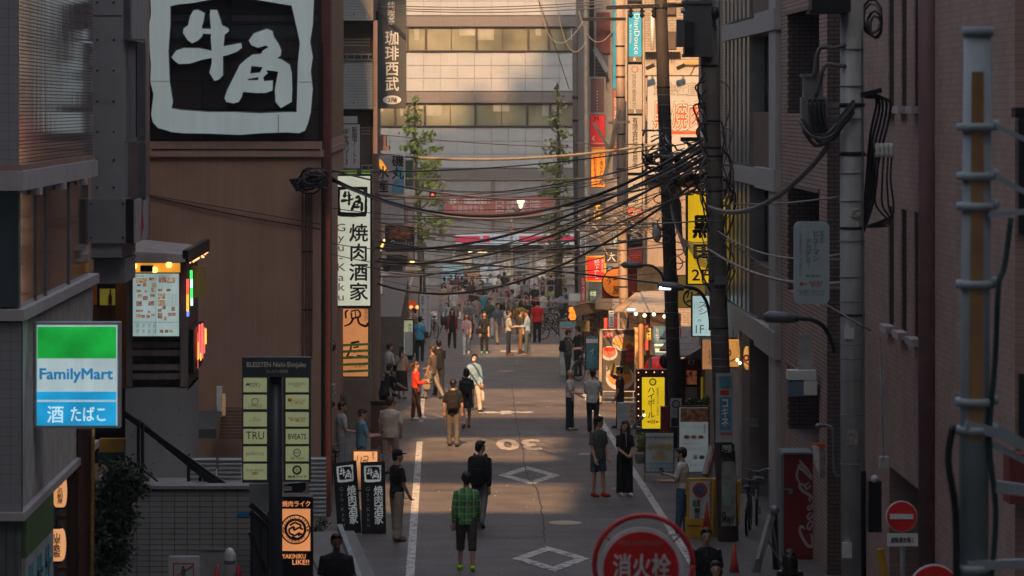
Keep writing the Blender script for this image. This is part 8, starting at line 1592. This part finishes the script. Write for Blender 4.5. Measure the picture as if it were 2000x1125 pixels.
cg = MB(); [cg.tube([T(s * .13, .04, 1.36), T(s * .17, .03, 1.1), T(s * .19, .03, .72)], [.05, .06, .05], 8) for s in (-1, 1)]; wear(p, 'cardigan', 'open red cardigan on the woman in black dress', 'cardigan', [('panel', cg, cloth('8a1c22'))])
person('woman in lilac T-shirt and light blue jeans walking towards the viewer', G(911, 692), 182, '8c7c8c', '8fa6b4', 'c8ccce', 1.60, True, hair='long', hm=HAIRB, legs=W2, arms=PHN)
p = person('woman in black T-shirt with loose long hair carrying a dark bag', G(946, 690), 178, '1a1d1e', '16181a', '6aa0a6', 1.60, True, hair='long', hm=HAIRB, kind='trousers'); shoulder_bag(p, 'dark bag on the woman with loose long hair and black T-shirt', '141416', 1, .9, (.13, .08, .12))
p = person('man in pale grey T-shirt and dark jeans facing right in the crowd', G(993, 694), -85, 'a4a49e', '1c2530', '5a3a28', 1.72, arms=PHN); shoulder_bag(p, 'small dark bag behind the man in pale grey T-shirt', '16181a', -1, 1.0)
p = person('man in light blue shirt and slate trousers talking with the pale grey T-shirt', G(1030, 694), 80, '8aa2b6', '46525e', '6a6660', 1.72, sleeve='long', arms=PHB, head=(0, .1)); phone(p, 'phone in the hands of the man in light blue shirt')
person('man in khaki trousers just behind the light blue shirt', G(1016, 690), -70, '3c3430', '6e5844', '4a3428', 1.70)
person('man in mustard yellow top among the talking men', G(1017, 668), -20, 'b08a1c', '2a2826', h=1.68, hair='bob')
p = person('man in bright red T-shirt and black trousers seen from behind', G(1049, 669), 2, 'c01a1c', '131316', '141416', 1.74, wide=1.15, legs=ST); hat(p, 'red cap on the man in bright red T-shirt', '8a1618', False)
p = person('man in dark jacket beside the mustard yellow top', G(1031, 664), 150, '1e1c1e', '26262a', h=1.74)
p = person('man in olive T-shirt reading a phone beside the pale stand', G(1109, 746), -75, '4c4f4a', '1e2226', '5c5a58', 1.74, arms=PHB, head=(0, .4), wide=1.05); phone(p, 'phone of the man in olive T-shirt'); backpack(p, 'black backpack on the man in olive T-shirt', '121216', .85)
person('man in dark navy shirt standing behind the olive T-shirt', G(1129, 735), 60, '1c2a30', '202428', h=1.72, arms=PHB, head=(0, .35))
person('bald man in white T-shirt and dark jeans facing right by the ramen board', G(1113, 840), -105, 'c8c6c4', '1c2a34', '8f8a84', 1.64, hair='bald', arms=((.2, .1, .9, .2), (.3, .1, 1.2, .2)), head=(0, .15))
person('man in pale T-shirt and black trousers seen from behind by the ramen board', G(1158, 845), -12, 'b9bec4', '15161a', '1c1a1a', 1.70, arms=((.3, .12, 1.0, .2), (.3, .12, 1.0, .2)), legs=((.06, 0), (-.08, 0)), wide=1.06)
person('man in brown T-shirt shading his eyes before the ramen board', G(1211, 836), 80, '4a3630', '1b1d22', h=1.68, arms=((.1, .1, .3, .1), (1.9, .2, 1.5, .3)), head=(0, .1))
for lab, px, py, hd_, tp_, bt_, kw in (
    ('dark dressed man walking off in the far crowd by the drinks case', 902, 602, 10, '1d1f22', '202226', {}), ('grey haired person in grey T-shirt in the far crowd', 933, 600, 20, '8c8f90', '6c6a66', dict(hm=HAIRG)),
    ('woman in wide turquoise tunic with dark cap in the far crowd', 945, 636, 5, '3f7c8c', '1c2026', dict(fem=True, kind='short_skirt', wide=1.2)), ('man in black T-shirt near the post in the far crowd', 985, 592, -15, '16181c', '22252a', {}),
    ('person in maroon shirt by the photo board in the far crowd', 1015, 592, 170, '5a2a26', '2a2626', {}), ('woman in white top and white trousers in the far crowd', 967, 628, 175, '9a8f86', 'b8b4ac', dict(fem=True, hair='long', kind='wide')),
    ('man in grey T-shirt and black shorts beside the woman in white', 981, 626, 165, '7a7a7c', '1a1a1e', dict(kind='shorts')), ('man in white T-shirt sitting forward at the far rail', 1006, 612, 180, 'bdbab4', '5a5248', {}),
    ('woman in white T-shirt leading the far crowd', 886, 632, 190, 'c2c2c4', 'a09488', dict(fem=True, hair='bob', kind='shorts')), ('woman in pale pink top behind the leading woman', 898, 628, 185, 'b08f8a', 'b49c8c', dict(fem=True, hair='bob', hm=HAIRB)),
    ('man in grey T-shirt with bag strap across his chest in the far crowd', 916, 662, 180, '6e7078', '3a3c42', dict(wide=1.1)), ('child in pale blue by the crossing stripes', 873, 642, 150, '8fa4b4', '3a4048', dict(h=1.15)),
    ('broad man in khaki T-shirt with tan backpack in the far crowd', 1014, 652, 5, '6e665a', '3a3430', dict(wide=1.2)), ('person in blue top looking at a phone by the bicycle rack', 1104, 628, 90, '2f7f9c', '24282e', dict(arms=PHB)),
    ('woman in brown dress in the far crowd left of the turquoise tunic', 921, 612, 170, '3a2e2a', '2a2422', dict(fem=True, hair='long', kind='skirt')), ('man in pinkish shirt far left of the crowd', 876, 612, 160, 'a08480', '34383e', {}), ('man in dark coat half hidden at the far right post', 1047, 640, 0, '1a1a1c', '1c1c20', {})):
    kw.setdefault('h', random.uniform(1.6, 1.74)); w = random.choice((W1, W2, ST)); person(lab, G(px, py), hd_, tp_, bt_, legs=w, **kw)
src = [o for o in bpy.data.objects if o.get('category') == 'person' and o.location.y > 150]
tints = ['8a8c90', '1d1f24', '5c6a78', 'b4b0aa', '6e3a34', '3c4a3e', 'a89a88', '2c3644', '8f7a6c', 'c0beb8']
walkers = ['pale top', 'black top', 'slate blue top', 'white top', 'rust top', 'dark green top', 'beige top', 'navy top', 'tan top', 'off white top']
spots = [(868, 606), (880, 600), (892, 596), (910, 594), (924, 606), (938, 596), (952, 604), (958, 594), (974, 600), (992, 606), (1024, 600), (1036, 608), (1060, 600), (1076, 596), (930, 652), (956, 660), (972, 672), (1060, 640), (866, 620), (903, 618), (1000, 640), (940, 618), (990, 622), (1044, 618)]
places = ['by the drinks case', 'at the far kerb', 'beneath the pink fascia', 'near the poster board', 'beside the far rail', 'on the crossing stripes']
for i, (px, py) in enumerate(spots):
    c = dup(src[(i * 5 + 3) % len(src)]); c.location = G(px, py); c.rotation_euler = (0, 0, R(random.choice((0, 15, 90, -90, 170, 185, 200)))); c['label'] = 'far crowd walker in %s %s' % (walkers[i * 7 % 60 % 10], places[i * 7 % 60 // 10]); c['group'] = 'far crowd walkers'
    for ch in c.children:
        if ch.name.startswith(('shirt', 'trousers', 'shorts', 'skirt')): ch.material_slots[0].link = 'OBJECT'; ch.material_slots[0].material = cloth(tints[(i * 7 + (0 if ch.name.startswith('shirt') else 4)) % 10])
q = thing('luggage_trolley', 'small dark pushchair beside the child in pale blue', 'pushchair', G(868, 650)); c = G(868, 650); MB().tube([c + Vector((-.15, 0, .1)), c + Vector((0, .1, .55)), c + Vector((.1, .35, 1.0))], .02, 6).build('frame', M_STEEL, q); q_ = rbox(c + Vector((0, .05, .5)), (.17, .2, .18)); q_.build('seat', cloth('1c2026'), q, True)
for s in (-.17, .17): MB().tube(ringpts(c + Vector((s, -.1, .1)), .09, 12), .02, 5).build('wheel', M_BLACK, q); 
q = thing('white_rail', 'slanted white barrier rail beside the dark skinned man', 'barrier', W(690, 1150, 58)); MB().bar(W(663, 1030, 59.5), W(705, 1140, 57.5), .08, .12).build('rail', mat('barrier grey white', 1), q); MB().bar(W(640, 1040, 60), W(690, 1150, 58), .9, .04).build('grey_ramp', mat('ramp grey', (.16, .15, .145)), q)
# ------------------------------------------------------------------ evening air
hm_ = bpy.data.materials.new('haze air'); hm_.use_nodes = True; hm_.node_tree.nodes.clear()
o_ = hm_.node_tree.nodes.new('ShaderNodeOutputMaterial'); v_ = hm_.node_tree.nodes.new('ShaderNodeVolumePrincipled'); v_.inputs['Density'].default_value = .0003; v_.inputs['Color'].default_value = (.84, .92, .96, 1)
hm_.node_tree.links.new(v_.outputs[0], o_.inputs['Volume'])
tag(MB().box(-268, 268, -158, 708, -16, 262).build('haze', hm_), kind='stuff')
bpy.data.scenes.remove(WORK)
